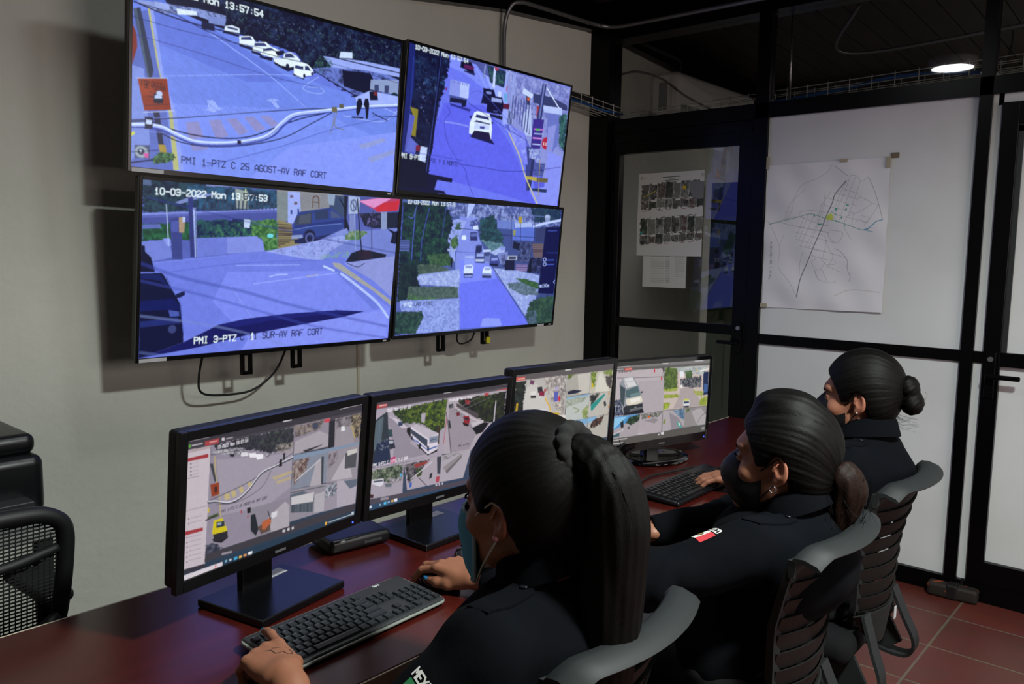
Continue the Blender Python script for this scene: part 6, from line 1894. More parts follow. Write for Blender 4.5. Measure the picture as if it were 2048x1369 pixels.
# ================================================================ people: smooth implicit surfaces turned into meshes
F32 = np.float32
class Prim:
    def __init__(s, kind, a, k=.01, op='+'): s.kind, s.a, s.k, s.op = kind, a, k, op
def nrm(v): v = np.array(v, float); return v / np.linalg.norm(v)
class Sdf:
    def __init__(s): s.p = []
    def cone(s, a, b, ra, rb=None, k=.012, op='+', flat=None):
        """tapered capsule; flat=(axis vector, factor) squashes it along that axis"""
        a = np.array(a, float); b = np.array(b, float); rb = ra if rb is None else rb
        R = max(ra, rb) * (1 if flat is None or flat[1] < 1 else flat[1]); s.p.append(('c', (a, b, ra, rb, flat), k, op, np.minimum(a, b) - R, np.maximum(a, b) + R)); return s
    def ell(s, c, r, R=None, k=.012, op='+'):
        c = np.array(c, float); r = np.array(r, float); m = r.max(); s.p.append(('e', (c, r, None if R is None else np.array(R, float)), k, op, c - m, c + m)); return s
    def box(s, c, h, R=None, rr=.01, k=.012, op='+'):
        c = np.array(c, float); h = np.array(h, float); m = np.linalg.norm(h) + rr; s.p.append(('b', (c, h, None if R is None else np.array(R, float), rr), k, op, c - m, c + m)); return s
    def fn(s, f, lo, hi, k=.002, op='+'): s.p.append(('f', f, k, op, np.array(lo, float), np.array(hi, float))); return s
    def chain(s, pts, rad, k=.012, flat=None):
        for i in range(len(pts) - 1): s.cone(pts[i], pts[i + 1], rad[i], rad[i + 1], k, flat=flat)
        return s
    @staticmethod
    def ev(p, P):
        t, a = p[0], p[1]
        if t == 'c':
            A, B, ra, rb, fl = a; Q = P - A.astype(F32); d = (B - A)
            if fl is not None:
                ax = np.array(fl[0]); ax = ax / np.linalg.norm(ax); h = (Q @ ax.astype(F32)); Q = Q + (h * (1 / fl[1] - 1))[:, None] * ax.astype(F32); dd = np.dot(d, ax); d = d + dd * (1 / fl[1] - 1) * ax
            L2 = max(np.dot(d, d), 1e-9); h = np.clip(Q @ d.astype(F32) / L2, 0, 1); D_ = Q - h[:, None] * d.astype(F32)
            r = np.sqrt((D_ * D_).sum(1)) - (ra + (rb - ra) * h)
            return r * (min(1, fl[1]) if fl is not None else 1)
        if t == 'e':
            C_, r, R = a; Q = P - C_.astype(F32)
            if R is not None: Q = Q @ R.astype(F32)
            q = Q / r.astype(F32); k0 = np.sqrt((q * q).sum(1)); k1 = np.sqrt(((q / r.astype(F32)) ** 2).sum(1)) + 1e-9
            return k0 * (k0 - 1) / k1
        if t == 'b':
            C_, h, R, rr = a; Q = P - C_.astype(F32)
            if R is not None: Q = Q @ R.astype(F32)
            q = np.abs(Q) - (h - rr).astype(F32); return np.sqrt((np.maximum(q, 0) ** 2).sum(1)) + np.minimum(q.max(1), 0) - rr
        return a(P)
    def __call__(s, P, prims=None):
        P = np.asarray(P, F32); d = np.full(len(P), .3, F32)
        for p in (s.p if prims is None else prims):
            e = s.ev(p, P); k = max(p[2], 1e-4)
            if p[3] == '+': h = np.maximum(k - np.abs(d - e), 0) / k; d = np.minimum(d, e) - h * h * k * .25
            elif p[3] == '-': e = -e; h = np.maximum(k - np.abs(d - e), 0) / k; d = np.maximum(d, e) + h * h * k * .25
            elif p[3] == '&': h = np.maximum(k - np.abs(d - e), 0) / k; d = np.maximum(d, e) + h * h * k * .25
            elif p[3] == 'd': d = d + e     # displacement
        return d
    def mesh(s, name, h, m, parent=None, smooth=True, disp=None):
        add = [p for p in s.p if p[3] == '+']
        lo = np.min([p[4] for p in add], 0) - 3 * h; hi = np.max([p[5] for p in add], 0) + 3 * h
        B = 16; nb = np.ceil((hi - lo) / h / B).astype(int); g = np.arange(B + 1, dtype=F32) * h
        GX, GY, GZ = np.meshgrid(g, g, g, indexing='ij'); G = np.stack([GX, GY, GZ], -1).reshape(-1, 3); ck = []; vp = []; quads = []
        W_ = (nb * B + 2).astype(np.int64)
        def key(I): return (I[:, 0] * W_[1] + I[:, 1]) * W_[2] + I[:, 2]
        half = h * B * .5 * 1.7321 + .02
        from itertools import product
        cen = np.array([lo + (np.array(b) + .5) * B * h for b in product(*[range(n) for n in nb])]); dc = s(cen); blocks = [b for b, d in zip(product(*[range(n) for n in nb]), dc) if abs(d) < half * 1.5 + .01]
        for b in blocks:
            o = lo + np.array(b) * B * h; o2 = o + B * h
            pr = [p for p in s.p if p[3] in '&d' or (np.all(p[4] - .03 < o2) and np.all(p[5] + .03 > o))]
            if not any(p[3] == '+' for p in pr): continue
            d = s(G + o.astype(F32), pr).reshape(B + 1, B + 1, B + 1); sg = d < 0
            if sg.all() or not sg.any(): continue
            c8 = np.stack([sg[i:B + i, j:B + j, k:B + k] for i in (0, 1) for j in (0, 1) for k in (0, 1)], -1); act = c8.any(-1) & ~c8.all(-1)
            I = np.argwhere(act)
            acc = np.zeros((len(I), 3)); cnt = np.zeros(len(I))
            for (p0, p1) in [((0, 0, 0), (1, 0, 0)), ((0, 1, 0), (1, 1, 0)), ((0, 0, 1), (1, 0, 1)), ((0, 1, 1), (1, 1, 1)), ((0, 0, 0), (0, 1, 0)), ((1, 0, 0), (1, 1, 0)), ((0, 0, 1), (0, 1, 1)), ((1, 0, 1), (1, 1, 1)), ((0, 0, 0), (0, 0, 1)), ((1, 0, 0), (1, 0, 1)), ((0, 1, 0), (0, 1, 1)), ((1, 1, 0), (1, 1, 1))]:
                a0 = d[I[:, 0] + p0[0], I[:, 1] + p0[1], I[:, 2] + p0[2]]; a1 = d[I[:, 0] + p1[0], I[:, 1] + p1[1], I[:, 2] + p1[2]]; x = (a0 < 0) != (a1 < 0)
                t = np.where(x, a0 / np.where(x, a0 - a1, 1), 0); q = np.array(p0) + t[:, None] * (np.array(p1) - np.array(p0)); acc += q * x[:, None]; cnt += x
            vp.append(o + (I + acc / cnt[:, None]) * h); GI = I + np.array(b) * B; ck.append(key(GI))
            for ax in range(3):   # edges owned by this block
                sl0 = [slice(0, B)] * 3; sl1 = [slice(0, B)] * 3; sl1[ax] = slice(1, B + 1); s0 = sg[tuple(sl0)]; s1 = sg[tuple(sl1)]
                J = np.argwhere(s0 != s1)
                if not len(J): continue
                fl = s0[tuple(J.T)]; J = J + np.array(b) * B; u = np.zeros(3, int); v = np.zeros(3, int); u[(ax + 1) % 3] = 1; v[(ax + 2) % 3] = 1
                q = np.stack([key(J), key(J - u), key(J - u - v), key(J - v)], 1); q[~fl] = q[~fl][:, ::-1]; quads.append(q)
        ck = np.concatenate(ck); vp = np.concatenate(vp); od = np.argsort(ck); ck = ck[od]; vp = vp[od]; Q = np.concatenate(quads)
        ix = np.searchsorted(ck, Q); ix = np.clip(ix, 0, len(ck) - 1); ok = (ck[ix] == Q).all(1); ix = ix[ok].astype(np.int32)
        # light relaxation
        me = D.meshes.new(name); me.vertices.add(len(vp)); me.vertices.foreach_set('co', vp.astype(F32).ravel()); me.loops.add(ix.size); me.loops.foreach_set('vertex_index', ix.ravel())
        me.polygons.add(len(ix)); me.polygons.foreach_set('loop_start', np.arange(0, ix.size, 4, dtype=np.int32)); me.update(calc_edges=True); me.validate()
        me.polygons.foreach_set('use_smooth', [True] * len(me.polygons))
        o = D.objects.new(name, me); COL.objects.link(o); me.materials.append(m)
        if parent is not None: o.parent = parent; o.matrix_parent_inverse = parent.matrix_world.inverted()
        o['_n'] = 0; del o['_n']
        return o
    def hit(s, o, d, n=60):
        o = np.array(o, float); d = nrm(d); t = 0
        for _ in range(n):
            e = float(s((o + d * t)[None])[0]); t += e * .8
            if e < 2e-4 or t > 1: break
        return o + d * t
    def hits(s, O, d, n=50):
        O = np.array(O, float); d = nrm(d); t = np.zeros(len(O))
        for _ in range(n): t += np.clip(s(O + t[:, None] * d), -.02, .05) * .8
        return O + t[:, None] * d
def soft_noise(P, f, sd=0):
    r = np.random.RandomState(sd); a = 0
    for i in range(4):
        k = r.normal(size=3); k = k / np.linalg.norm(k) * f * (1 + .45 * i); a = a + np.sin(P @ k.astype(F32) + r.rand() * 6.28) / (1 + .4 * i)
    return a * .4
def vcol(o, fn):
    me = o.data; n = len(me.vertices); co = np.zeros(n * 3, F32); me.vertices.foreach_get('co', co); c = np.ones((n, 4), F32); c[:, :3] = fn(co.reshape(-1, 3))
    at = me.color_attributes.new('col', 'FLOAT_COLOR', 'POINT'); at.data.foreach_set('color', c.ravel())
def frame(yaw, pitch=0, roll=0):
    """columns: right, forward, up for a head that looks along +y before turning; yaw positive turns to -x"""
    return np.array(Matrix.Rotation(math.radians(yaw), 3, 'Z') @ Matrix.Rotation(math.radians(-pitch), 3, 'X') @ Matrix.Rotation(math.radians(roll), 3, 'Y'))
def skin_mat(name, col):
    m = mat(name, col, .5, attr='base', bump=[(140, .15, .001)], spec=.4)
    b = m.node_tree.nodes['Principled BSDF']; b.inputs['Subsurface Weight'].default_value = .12; b.inputs['Subsurface Radius'].default_value = (.01, .004, .002); b.inputs['Subsurface Scale'].default_value = .5
    return m
m_skin = skin_mat('skin', '#9c6a4c')
m_hair = mat('black_hair', '#040303', .5, noise=(30, '#0a0705', 4, .35, .8), spec=.13)
m_navy = mat('navy_uniform_cloth', '#05070c', .95, bump=[(9, .3, .012), (700, .25, .0008)], noise=(6, '#050609', 4, .3, .8), spec=.08)
m_trous = mat('dark_trousers', '#0a0b10', .9, bump=[(12, .25, .01)])
m_shoe = mat('black_boot', '#060607', .35)
m_bmask = mat('black_face_mask', '#060608', .5, bump=[(60, .2, .002)], spec=.3)
m_btn = mat('black_button', '#14161c', .2)
m_eye = mat('eye_white', '#b8aea6', .25); m_iris = mat('dark_eye', '#0c0706', .12); m_brow = mat('eyebrow_hair', '#0c0705', .95, spec=.03); m_lip = mat('lip', '#7c3f38', .45)
def strand_nodes(m, lo, hi):
    nt = m.node_tree; b = nt.nodes['Principled BSDF']; N = nt.nodes.new; L = nt.links.new
    a = N('ShaderNodeAttribute'); a.attribute_name = 'st'; n = N('ShaderNodeTexNoise'); n.inputs['Scale'].default_value = 75; n.inputs['Detail'].default_value = 5; n.inputs['Roughness'].default_value = .65
    L(a.outputs['Vector'], n.inputs['Vector']); r = N('ShaderNodeValToRGB'); r.color_ramp.elements[0].position = .38; r.color_ramp.elements[1].position = .72
    r.color_ramp.elements[0].color = srgb(lo) + (1,); r.color_ramp.elements[1].color = srgb(hi) + (1,); L(n.outputs['Fac'], r.inputs['Fac']); L(r.outputs['Color'], b.inputs['Base Color'])
    u = N('ShaderNodeBump'); u.inputs['Strength'].default_value = .55; u.inputs['Distance'].default_value = .0015; L(n.outputs['Fac'], u.inputs['Height']); L(u.outputs[0], b.inputs['Normal'])
strand_nodes(m_hair, '#020202', '#0c0907')
def strand_attr(ob, fn):
    me = ob.data; n = len(me.vertices); co = np.zeros(n * 3, F32); me.vertices.foreach_get('co', co); v = fn(co.reshape(-1, 3)).astype(F32)
    at = me.attributes.new('st', 'FLOAT_VECTOR', 'POINT'); at.data.foreach_set('vector', v.ravel()); return ob
def cap_st(o, R, k, tie):
    T = np.array(tie, float); Tn = T / np.linalg.norm(T); a = nrm(np.cross(Tn, [1, 0, 0])); b = np.cross(Tn, a); RT = R.T / k
    def f(P):
        Q = (P - o) @ RT.T; x, y, z = Q @ a, Q @ b, Q @ Tn; r = np.hypot(x, y) + 1e-4; return np.stack([x / r, y / r, z * 1.2], 1)
    return f
def tail_st(pts):
    P0 = catmull(pts, 6); T = np.gradient(P0, axis=0); T /= np.linalg.norm(T, axis=1)[:, None]; S1 = nrm(np.cross(T[len(T) // 2], [.2, 1, .1]))
    def f(P):
        d = ((P[:, None] - P0[None]) ** 2).sum(2); i = d.argmin(1); q = P - P0[i]; t = T[i]; q = q - t * (q * t).sum(1)[:, None]; s1 = S1 - t * (t @ S1)[:, None]; s1 /= np.linalg.norm(s1, axis=1)[:, None]; s2 = np.cross(t, s1)
        return np.stack([(q * s1).sum(1) * 14, (q * s2).sum(1) * 14, i * .012], 1)
    return f
def head_sdf(S, o, R, k=1.0):
    X = lambda x, y, z: o + R @ (np.array([x, y, z]) * k)
    E = lambda c, r, kk=.014, op='+', Q=None: S.ell(X(*c), np.array(r) * k, R if Q is None else R @ Q, kk, op)
    C = lambda a, b, ra, rb, kk=.012, op='+': S.cone(X(*a), X(*b), ra * k, rb * k, kk, op)
    E((0, -.012, .036), (.073, .094, .094)); E((0, .025, .0), (.063, .066, .078)); E((0, .036, -.048), (.053, .050, .058), .02)
    C((-.046, .012, -.058), (-.014, .076, -.098), .016, .013, .02); C((.046, .012, -.058), (.014, .076, -.098), .016, .013, .02)
    E((0, .083, -.095), (.017, .013, .014), .016); E((0, .074, .030), (.050, .020, .014), .02)
    for s in (-1, 1):
        E((s * .040, .062, -.026), (.022, .020, .020), .022)
        E((s * .031, .100, .006), (.017, .014, .011), .012, '-')
        E((s * .031, .0775, .004), (.0128, .0125, .0118), .004)
        C((s * .018, .091, .0085), (s * .044, .083, .0075), .0022, .002, .003); C((s * .019, .0895, -.0025), (s * .043, .082, -.002), .002, .0018, .003)
    C((0, .091, .008), (0, .110, -.032), .0065, .0095, .010); E((-.0105, .103, -.035), (.0065, .008, .006), .006); E((.0105, .103, -.035), (.0065, .008, .006), .006)
    E((0, .093, -.060), (.021, .012, .0045), .005); E((0, .092, -.0685), (.019, .0115, .005), .005); E((0, .103, -.0643), (.020, .006, .0008), .003, '-')
    for s in (-1, 1):
        Q = np.array(Matrix.Rotation(s * .42, 3, 'Z') @ Matrix.Rotation(-.16, 3, 'X'))
        E((s * .0765, -.008, .000), (.0075, .0185, .031), .006, '+', Q); E((s * .072, -.002, -.028), (.007, .009, .010), .008)
        E((s * .083, -.006, .006), (.006, .0105, .020), .004, '-', Q); C((s * .080, .006, -.004), (s * .082, -.004, .012), .0028, .002, .004)
    return X
def hair_cap(o, R, k, thick, cut, tie, extra=None, amp=.0011, flow=90):
    """tight hair pulled back to a tie point"""
    H = Sdf(); X = lambda x, y, z: o + R @ (np.array([x, y, z]) * k)
    H.ell(X(0, -.014, .038), np.array((.073 + thick, .094 + thick, .094 + thick)) * k, R, .01)
    H.ell(X(0, -.042, -.015), np.array((.062 + thick * .5, .055, .062)) * k, R, .03)
    if extra: extra(H, X)
    # face opening
    H.ell(X(0, cut[0], cut[1]), np.array(cut[2]) * k, R, .012, '-')
    for s in (-1, 1):
        H.ell(X(s * .088, .002, -.012), np.array((.030, .026, .040)) * k, R, .006, '-')
        H.ell(X(s * .075, .018, -.048), np.array((.050, .048, .048)) * k, R, .008, '-')
    H.cone(X(-.1, -.03, -.145), X(.1, -.03, -.145), .062 * k, .062 * k, .015, '-')
    T = np.array(tie, float); Tn = T / np.linalg.norm(T); a = nrm(np.cross(Tn, [1, 0, 0])); b = np.cross(Tn, a); RT = (R.T / k).astype(F32)
    def dsp(P):
        Q = (P - o.astype(F32)) @ RT.T; ph = np.arctan2(Q @ b.astype(F32), Q @ a.astype(F32)); al = Q @ Tn.astype(F32)
        w = np.sin(ph * flow + 3 * np.sin(al * 25) + 2 * np.sin(ph * 7)) * .6 + np.sin(ph * flow * .43 + 2.1) * .5
        return (w * amp).astype(F32)
    m = .2; H.fn(dsp, o - m, o + m, op='d')
    return H, X
def hand(S, wrist, fwd, up, side, curl, spread=1.0, thumb=None, k=1.0, name=None):
    """side +1: thumb towards S axis (= up x fwd). returns finger tips and frames"""
    f = nrm(fwd); u = np.array(up, float); u = nrm(u - f * np.dot(u, f)); l = np.cross(f, u) * side   # thumb side direction
    W = np.array(wrist, float); tips = []
    P = lambda a, b, c: W + (f * a + l * b + u * c) * k
    offs = [.030, .010, -.010, -.028]; ml = [.082, .086, .080, .072]; pl = [.040, .044, .041, .033]; rr = [.0088, .0090, .0086, .0078]
    S.cone(P(-.03, 0, 0), P(.012, .0, 0), .0235 * k, .023 * k, .012, flat=(u, .78))
    for i in range(4):
        S.cone(P(.008, offs[i] * .62, .0), P(ml[i], offs[i], .002), .015 * k, .0108 * k, .012)
    S.ell(P(.045, 0, -.004), np.array((.032, .034, .0135)) * k, np.stack([f, l, u], 1), .012)
    S.ell(P(.035, .024, -.008), np.array((.028, .014, .015)) * k, np.stack([f, l, u], 1), .012)
    for i in range(4):
        c = curl[i]; sp = math.radians([7, 1, -5, -12][i] * spread); d0 = f * math.cos(sp) + l * math.sin(sp); p = P(ml[i], offs[i], .002); ang = 0; L_ = [pl[i], pl[i] * .62, pl[i] * .50]; r = rr[i] * k
        for j in range(3):
            ang += math.radians(c[j]); d = d0 * math.cos(ang) - u * math.sin(ang); q = p + d * L_[j] * k; r2 = r * (.93, .90, .84)[j]
            S.cone(p, q, r, r2, .0035 if j else .006); p, r = q, r2
        tips.append((p, d, -d0 * math.sin(-ang) * 1.0 + u * math.cos(ang), r))
    # thumb leaves the side of the palm near its base
    t = thumb or ((.018, .020, -.006), (.050, .046, -.014), (.078, .052, -.020), (.098, .048, -.026))
    q = [P(*a) for a in t]; S.chain(q, [.014 * k, .0118 * k, .0102 * k, .0082 * k], .008)
    td = nrm(q[3] - q[2]); tu = nrm(u * .75 + l * .65); tu = nrm(tu - td * np.dot(tu, td)); tips.append((q[3], td, tu, .0082 * k))
    return tips
def nails(tips, m, parent, k=1.0, which=(0, 1, 2, 3, 4), long=1.3):
    for i in which:
        p, d, n, r = tips[i]; d = nrm(d); n = nrm(n - d * np.dot(n, d)); s = np.cross(d, n)
        g = MB(); v = []; f = []
        for a in range(7):
            ta = a / 6; w = .0056 * k * (1 - .75 * max(0, ta - .55) ** 1.3 * 2.2)
            for b in range(5):
                tb = (b - 2) / 2; v.append(p + d * (-.006 + .014 * ta * long) * k + s * w * tb + n * (r * .96 - .0022 * tb * tb * 1.0 - .001 * ta))
        for a in range(6):
            for b in range(4): q = a * 5 + b; f.append((q, q + 1, q + 6, q + 5))
        v = np.array(v); v2 = v - n * .0008; g.add(v, f); g.add(v2, [q[::-1] for q in f]); o = g.obj('fingernail', m, None, True); o.parent = parent; o.matrix_parent_inverse = parent.matrix_world.inverted()
def person(nm, label, hd, yaw, pitch, hip, neck, sh, arms, mask, hairf, k=1.0, skin='#a06f52', roll=0, shw=.165, extras=None):
    """hd head centre; hip pelvis centre; neck base of the neck; arms = list of (side, shoulder, elbow, wrist, hand dict)"""
    R = frame(yaw, pitch, roll); o = np.array(hd, float); hip = np.array(hip, float); nk = np.array(neck, float)
    S = Sdf(); X = head_sdf(S, o, R, k)
    S.cone(X(0, -.022, -.045), nk + [0, 0, -.01], .049, .052, .02); S.cone(nk + [0, -.015, -.01], nk + [0, -.02, -.05], .06, .075, .03)
    ch = nk * .55 + hip * .45 + [0, .01, .05]; up = nk + [0, -.01, -.09]
    S.cone(up + [-.07, 0, 0], up + [.07, 0, 0], .088, .088, .04, flat=((0, 1, 0), .85)); S.cone(ch + [-.05, 0, 0], ch + [.05, 0, 0], .095, .095, .05, flat=((0, 1, 0), .9)); S.cone(up, ch, .1, .1, .05)
    S.cone(ch, hip + [0, 0, .06], .10, .105, .05); S.cone(hip + [-.075, 0, 0], hip + [.075, 0, 0], .11, .11, .05)
    for s in (-1, 1):
        S.ell(up + [s * .07, .085, -.03], (.055, .045, .055), None, .03)
        kn = hip + [s * .10, .42, .01]; S.chain([hip + [s * .085, .02, -.02], kn, kn + [0, .03, -.40]], [.088, .06, .040], .03)
        ft = kn + [0, .03, -.41]; S.cone(ft, ft + [0, .13, -.035], .036, .026, .02)
    T = []; allt = []
    for (s, shp, el, wr, hk) in arms:
        shp, el, wr = map(lambda q: np.array(q, float), (shp, el, wr)); hd_ = dict(hk); S.cone(nk + [s * .04, -.015, -.02], shp, .045, .05, .03)
        S.chain([shp, el, wr], [.050, .038, .026], .02); tp = hand(S, wr, hd_['fwd'], hd_['up'], hd_['side'], hd_['curl'], hd_.get('spread', 1), hd_.get('thumb'), k); allt.append(tp)
    body = S.mesh(nm, .003, m_skin)
    body.data.materials[0] = m_skin
    tag(body, label, 'person')
    base = lin(skin); RT = R.T / k
    def colr(P):
        Q = (P - o) @ RT.T; c = np.tile(base, (len(P), 1)); n = soft_noise(P.astype(F32), 60, 4)[:, None]; c = c * (1 + .06 * n)
        front = (Q[:, 1] > .05) & (np.abs(Q[:, 2]) < .12) & (np.abs(Q[:, 0]) < .07)
        def blot(cx, cy, cz, rx, ry, rz, col, am):
            d = ((np.abs(Q[:, 0]) - cx) / rx) ** 2 + ((Q[:, 1] - cy) / ry) ** 2 + ((Q[:, 2] - cz) / rz) ** 2; w = (np.clip(1.3 - d, 0, 1) * am)[:, None]; return w, lin(col)
        for bl in ((0, .10, -.064, .022, .02, .009, '7c3a34', .8), (.031, .09, .0085, .0155, .016, .0022, '0c0706', .95), (.076, -.006, 0, .02, .025, .035, '9c5a48', .35), (.04, .07, -.03, .02, .02, .015, '9c5448', .25)):
            w, cc = blot(*bl); c = c * (1 - w) + cc * w
        return c
    vcol(body, colr)
    if extras and 'ink' in extras:
        pass
    def child(ob): ob.parent = body; ob.matrix_parent_inverse = body.matrix_world.inverted(); return ob
    # eyes, brows, lashes
    for s in (-1, 1):
        g = MB().lathe([(.0115 * math.sin(a), .0115 * math.cos(a)) for a in np.linspace(.02, PI - .02, 10)], 16); ey = g.obj('eye', m_eye, None, True)
        ey.matrix_world = Matrix.Translation(Vector(X(s * .031, .0795, .0028))); child(ey)
        g = MB(); g.lathe([(.0115 * math.sin(a), .0117 * math.cos(a)) for a in np.linspace(.02, .52, 5)], 16); ir = g.obj('iris', m_iris, None, True)
        ir.matrix_world = Matrix.Translation(Vector(X(s * .031, .0799, .0028))) @ Matrix(R.tolist()).to_4x4() @ Matrix.Rotation(math.radians(-97), 4, 'X'); ir.parent = ey; ir.matrix_parent_inverse = ey.matrix_world.inverted()
        br = MB(); pts = [S.hit(X(s * x, .14, z), -(R @ np.array([0, 1, 0]))) for x, z in ((.014, .022), (.024, .0265), (.036, .0265), (.047, .0205))]; br.tube(catmull(pts, 5), list(np.interp(np.arange(16), [0, 5, 15], [.0022, .0026, .001])), 6); child(br.obj('eyebrow', m_brow, None, True))
        ls = MB(); pts = [X(s * x, y, z) for x, y, z in ((.019, .0890, .0062), (.026, .0918, .0085), (.034, .0912, .0085), (.044, .0845, .0060))]
        fw = R @ np.array([0, 1, 0]); P0 = catmull(pts, 5); ls.ribbon(P0, P0 + fw * .003 + R @ np.array([s * .002, 0, .0008]), R @ np.array([0, 0, .0005])); child(ls.obj('eyelashes', m_brow, None))
    # clothes
    J = Sdf(); t_ = .014
    J.cone(nk + [0, -.012, -.02], nk + [0, -.02, -.06], .072, .09, .03); J.cone(up + [-.075, 0, 0], up + [.075, 0, 0], .088 + t_, None, .05, flat=((0, 1, 0), .9)); J.cone(up, ch, .1 + t_, .1 + t_, .05)
    J.cone(ch + [-.06, 0, 0], ch + [.06, 0, 0], .1 + t_, None, .05, flat=((0, 1, 0), .92)); J.cone(ch, hip + [0, 0, .06], .112 + t_, .115 + t_, .05); J.cone(hip + [-.075, 0, .03], hip + [.075, 0, .03], .118, None, .05)
    for s in (-1, 1): J.ell(up + [s * .06, .085, -.035], (.065, .055, .07), None, .04)
    for (s, shp, el, wr, hk) in arms:
        shp, el, wr = map(lambda q: np.array(q, float), (shp, el, wr)); w2 = wr + (el - wr) * dict(hk).get('cuff', .13)
        J.cone(nk + [s * .04, -.016, -.026], shp, .052, .062, .03); J.chain([shp, el], [.064, .054], .03); J.chain([el, w2], [.054, .038], .03)
        ax = nrm(el - wr)
        def fold(P, e=el.astype(F32), sh_=shp.astype(F32), w_=wr.astype(F32), a=ax.astype(F32)):
            d1 = np.sqrt(((P - e) ** 2).sum(1)); al = (P - e) @ a; wgt = np.exp(-(d1 / .085) ** 2)
            ds = np.sqrt(((P - sh_) ** 2).sum(1))
            return (wgt * np.sin(al * 190 + 3 * soft_noise(P, 25, 3)) * .0042 + np.exp(-(ds / .11) ** 2) * soft_noise(P, 55, 7) * .003).astype(F32)
        J.fn(fold, el - .3, el + .3, op='d')
    J.fn(lambda P: (soft_noise(P, 38, 11) * .0035 + soft_noise(P * np.array([1, 1, .45], F32), 75, 5) * .0022).astype(F32), hip - 1, hip + 1, op='d')
    # sleeve openings
    for (s, shp, el, wr, hk) in arms:
        el, wr = np.array(el, float), np.array(wr, float); a = nrm(wr - el); w2 = wr + (el - wr) * dict(hk).get('cuff', .13)
        J.cone(w2 - a * .006, w2 + a * .08, .031, .034, .002, '-')
        J.box(w2 + a * .108, (.07, .07, .1), np.stack([np.cross(a, nrm(np.cross(a, [0, 0, 1.]))), nrm(np.cross(a, [0, 0, 1.])), a], 1), .001, .002, '-')
    # neck opening
    J.cone(nk + [0, 0, -.015], X(0, -.015, -.06), .052, .056, .004, '-')
    jk = J.mesh('jacket', .005, m_navy); child(jk)
    # collar, standing band open at the front
    cl = MB(); nax = nrm(X(0, -.022, -.05) - nk); ux = nrm(np.cross(nax, [0, 1, 0])) * -1; uy = np.cross(nax, ux) * -1; A = np.linspace(-.30 * PI, 1.30 * PI, 40)
    ux = nrm(np.cross([0, 1., 0], nax)); uy = np.cross(nax, ux)
    def ring(r, z, f=.0): return [nk + nax * (z + .046 + .012 * math.sin(a)) + ux * math.cos(a) * (r + f * abs(math.cos(a))) - uy * math.sin(a) * (r + .004) for a in A]
    cl.ribbon(ring(.073, -.022), ring(.064, .030), [0, 0, 0]); P1 = ring(.073, -.02); P2 = ring(.063, .030); P3 = ring(.073, .026); P4 = ring(.083, -.015)
    cl = MB(); cl.ribbon(P1, P2, 0); cl = MB(); n = len(A); rows = [ring(.070, -.022), ring(.0625, .028), ring(.0655, .034), ring(.072, .028), ring(.086, -.016), ring(.083, -.018), ring(.068, .024), ring(.066, -.022)]
    v = np.concatenate([np.array(r) for r in rows]); f = [(i * n + j, i * n + j + 1, (i + 1) % 8 * n + j + 1, (i + 1) % 8 * n + j) for i in range(8) for j in range(n - 1)] + [[i * n for i in range(8)], [i * n + n - 1 for i in range(8)][::-1]]
    cl.add(v, f); child(smooth_by_angle(cl.obj('collar', m_navy), 50))
    # epaulettes with a button
    for (s, shp, el, wr, hk) in arms:
        shp = np.array(shp, float); a = nk + [s * .068, -.018, .05]; b_ = shp + [s * .02, 0, .05]
        L_ = np.linspace(0, 1, 14); C_ = a[None] * (1 - L_[:, None]) + b_[None] * L_[:, None]; top_ = C_ + [0, 0, .05]
        w = np.array([0, .021, 0]); Pa = J.hits(top_ + w, [0, 0, -1]) + [0, 0, .001]; Pb = J.hits(top_ - w * np.where(L_ < .08, .4, 1)[:, None], [0, 0, -1]) + [0, 0, .001]
        g = MB(); g.ribbon(Pa, Pb, [0, 0, .0035]); child(smooth_by_angle(g.obj('epaulette', m_navy)))
        p = (Pa[2] + Pb[2]) / 2; g = MB().lathe([(.001, 0), (.0062, 0), (.0065, .002), (.005, .0035), (.001, .003)], 14, tuple(p + [0, 0, .003])); child(g.obj('button', m_btn, None, True))
    # trousers, boots
    Tn = Sdf(); Tn.cone(hip + [-.075, 0, -.01], hip + [.075, 0, -.01], .116, None, .05)
    bt = Sdf()
    for s in (-1, 1):
        kn = hip + [s * .10, .42, .01]; an = kn + [0, .03, -.38]; Tn.chain([hip + [s * .085, .02, -.02], kn, an], [.098, .072, .06], .03); ft = kn + [0, .03, -.40]
        Bo = Sdf(); zf = .034
        Bo.cone(an + [0, -.0, .03], [an[0], an[1], .06], .05, .045, .02).cone([an[0], an[1] - .03, .035], [an[0], an[1] + .15, .035], .035, .034, .02).fn(lambda P: (.004 - P[:, 2]).astype(F32), an - 1, an + 1, .004, '&')
        child(Bo.mesh('boot', .007, m_shoe))
    Tn.fn(lambda P: (soft_noise(P, 50, 21) * .004).astype(F32), hip - 1, hip + 1, op='d'); child(Tn.mesh('trousers', .007, m_trous))
    hairf(o, R, k, body, child, X, S)
    mask(o, R, k, body, child, X, S)
    return dict(body=body, X=X, R=R, S=S, J=J, tips=allt, child=child)
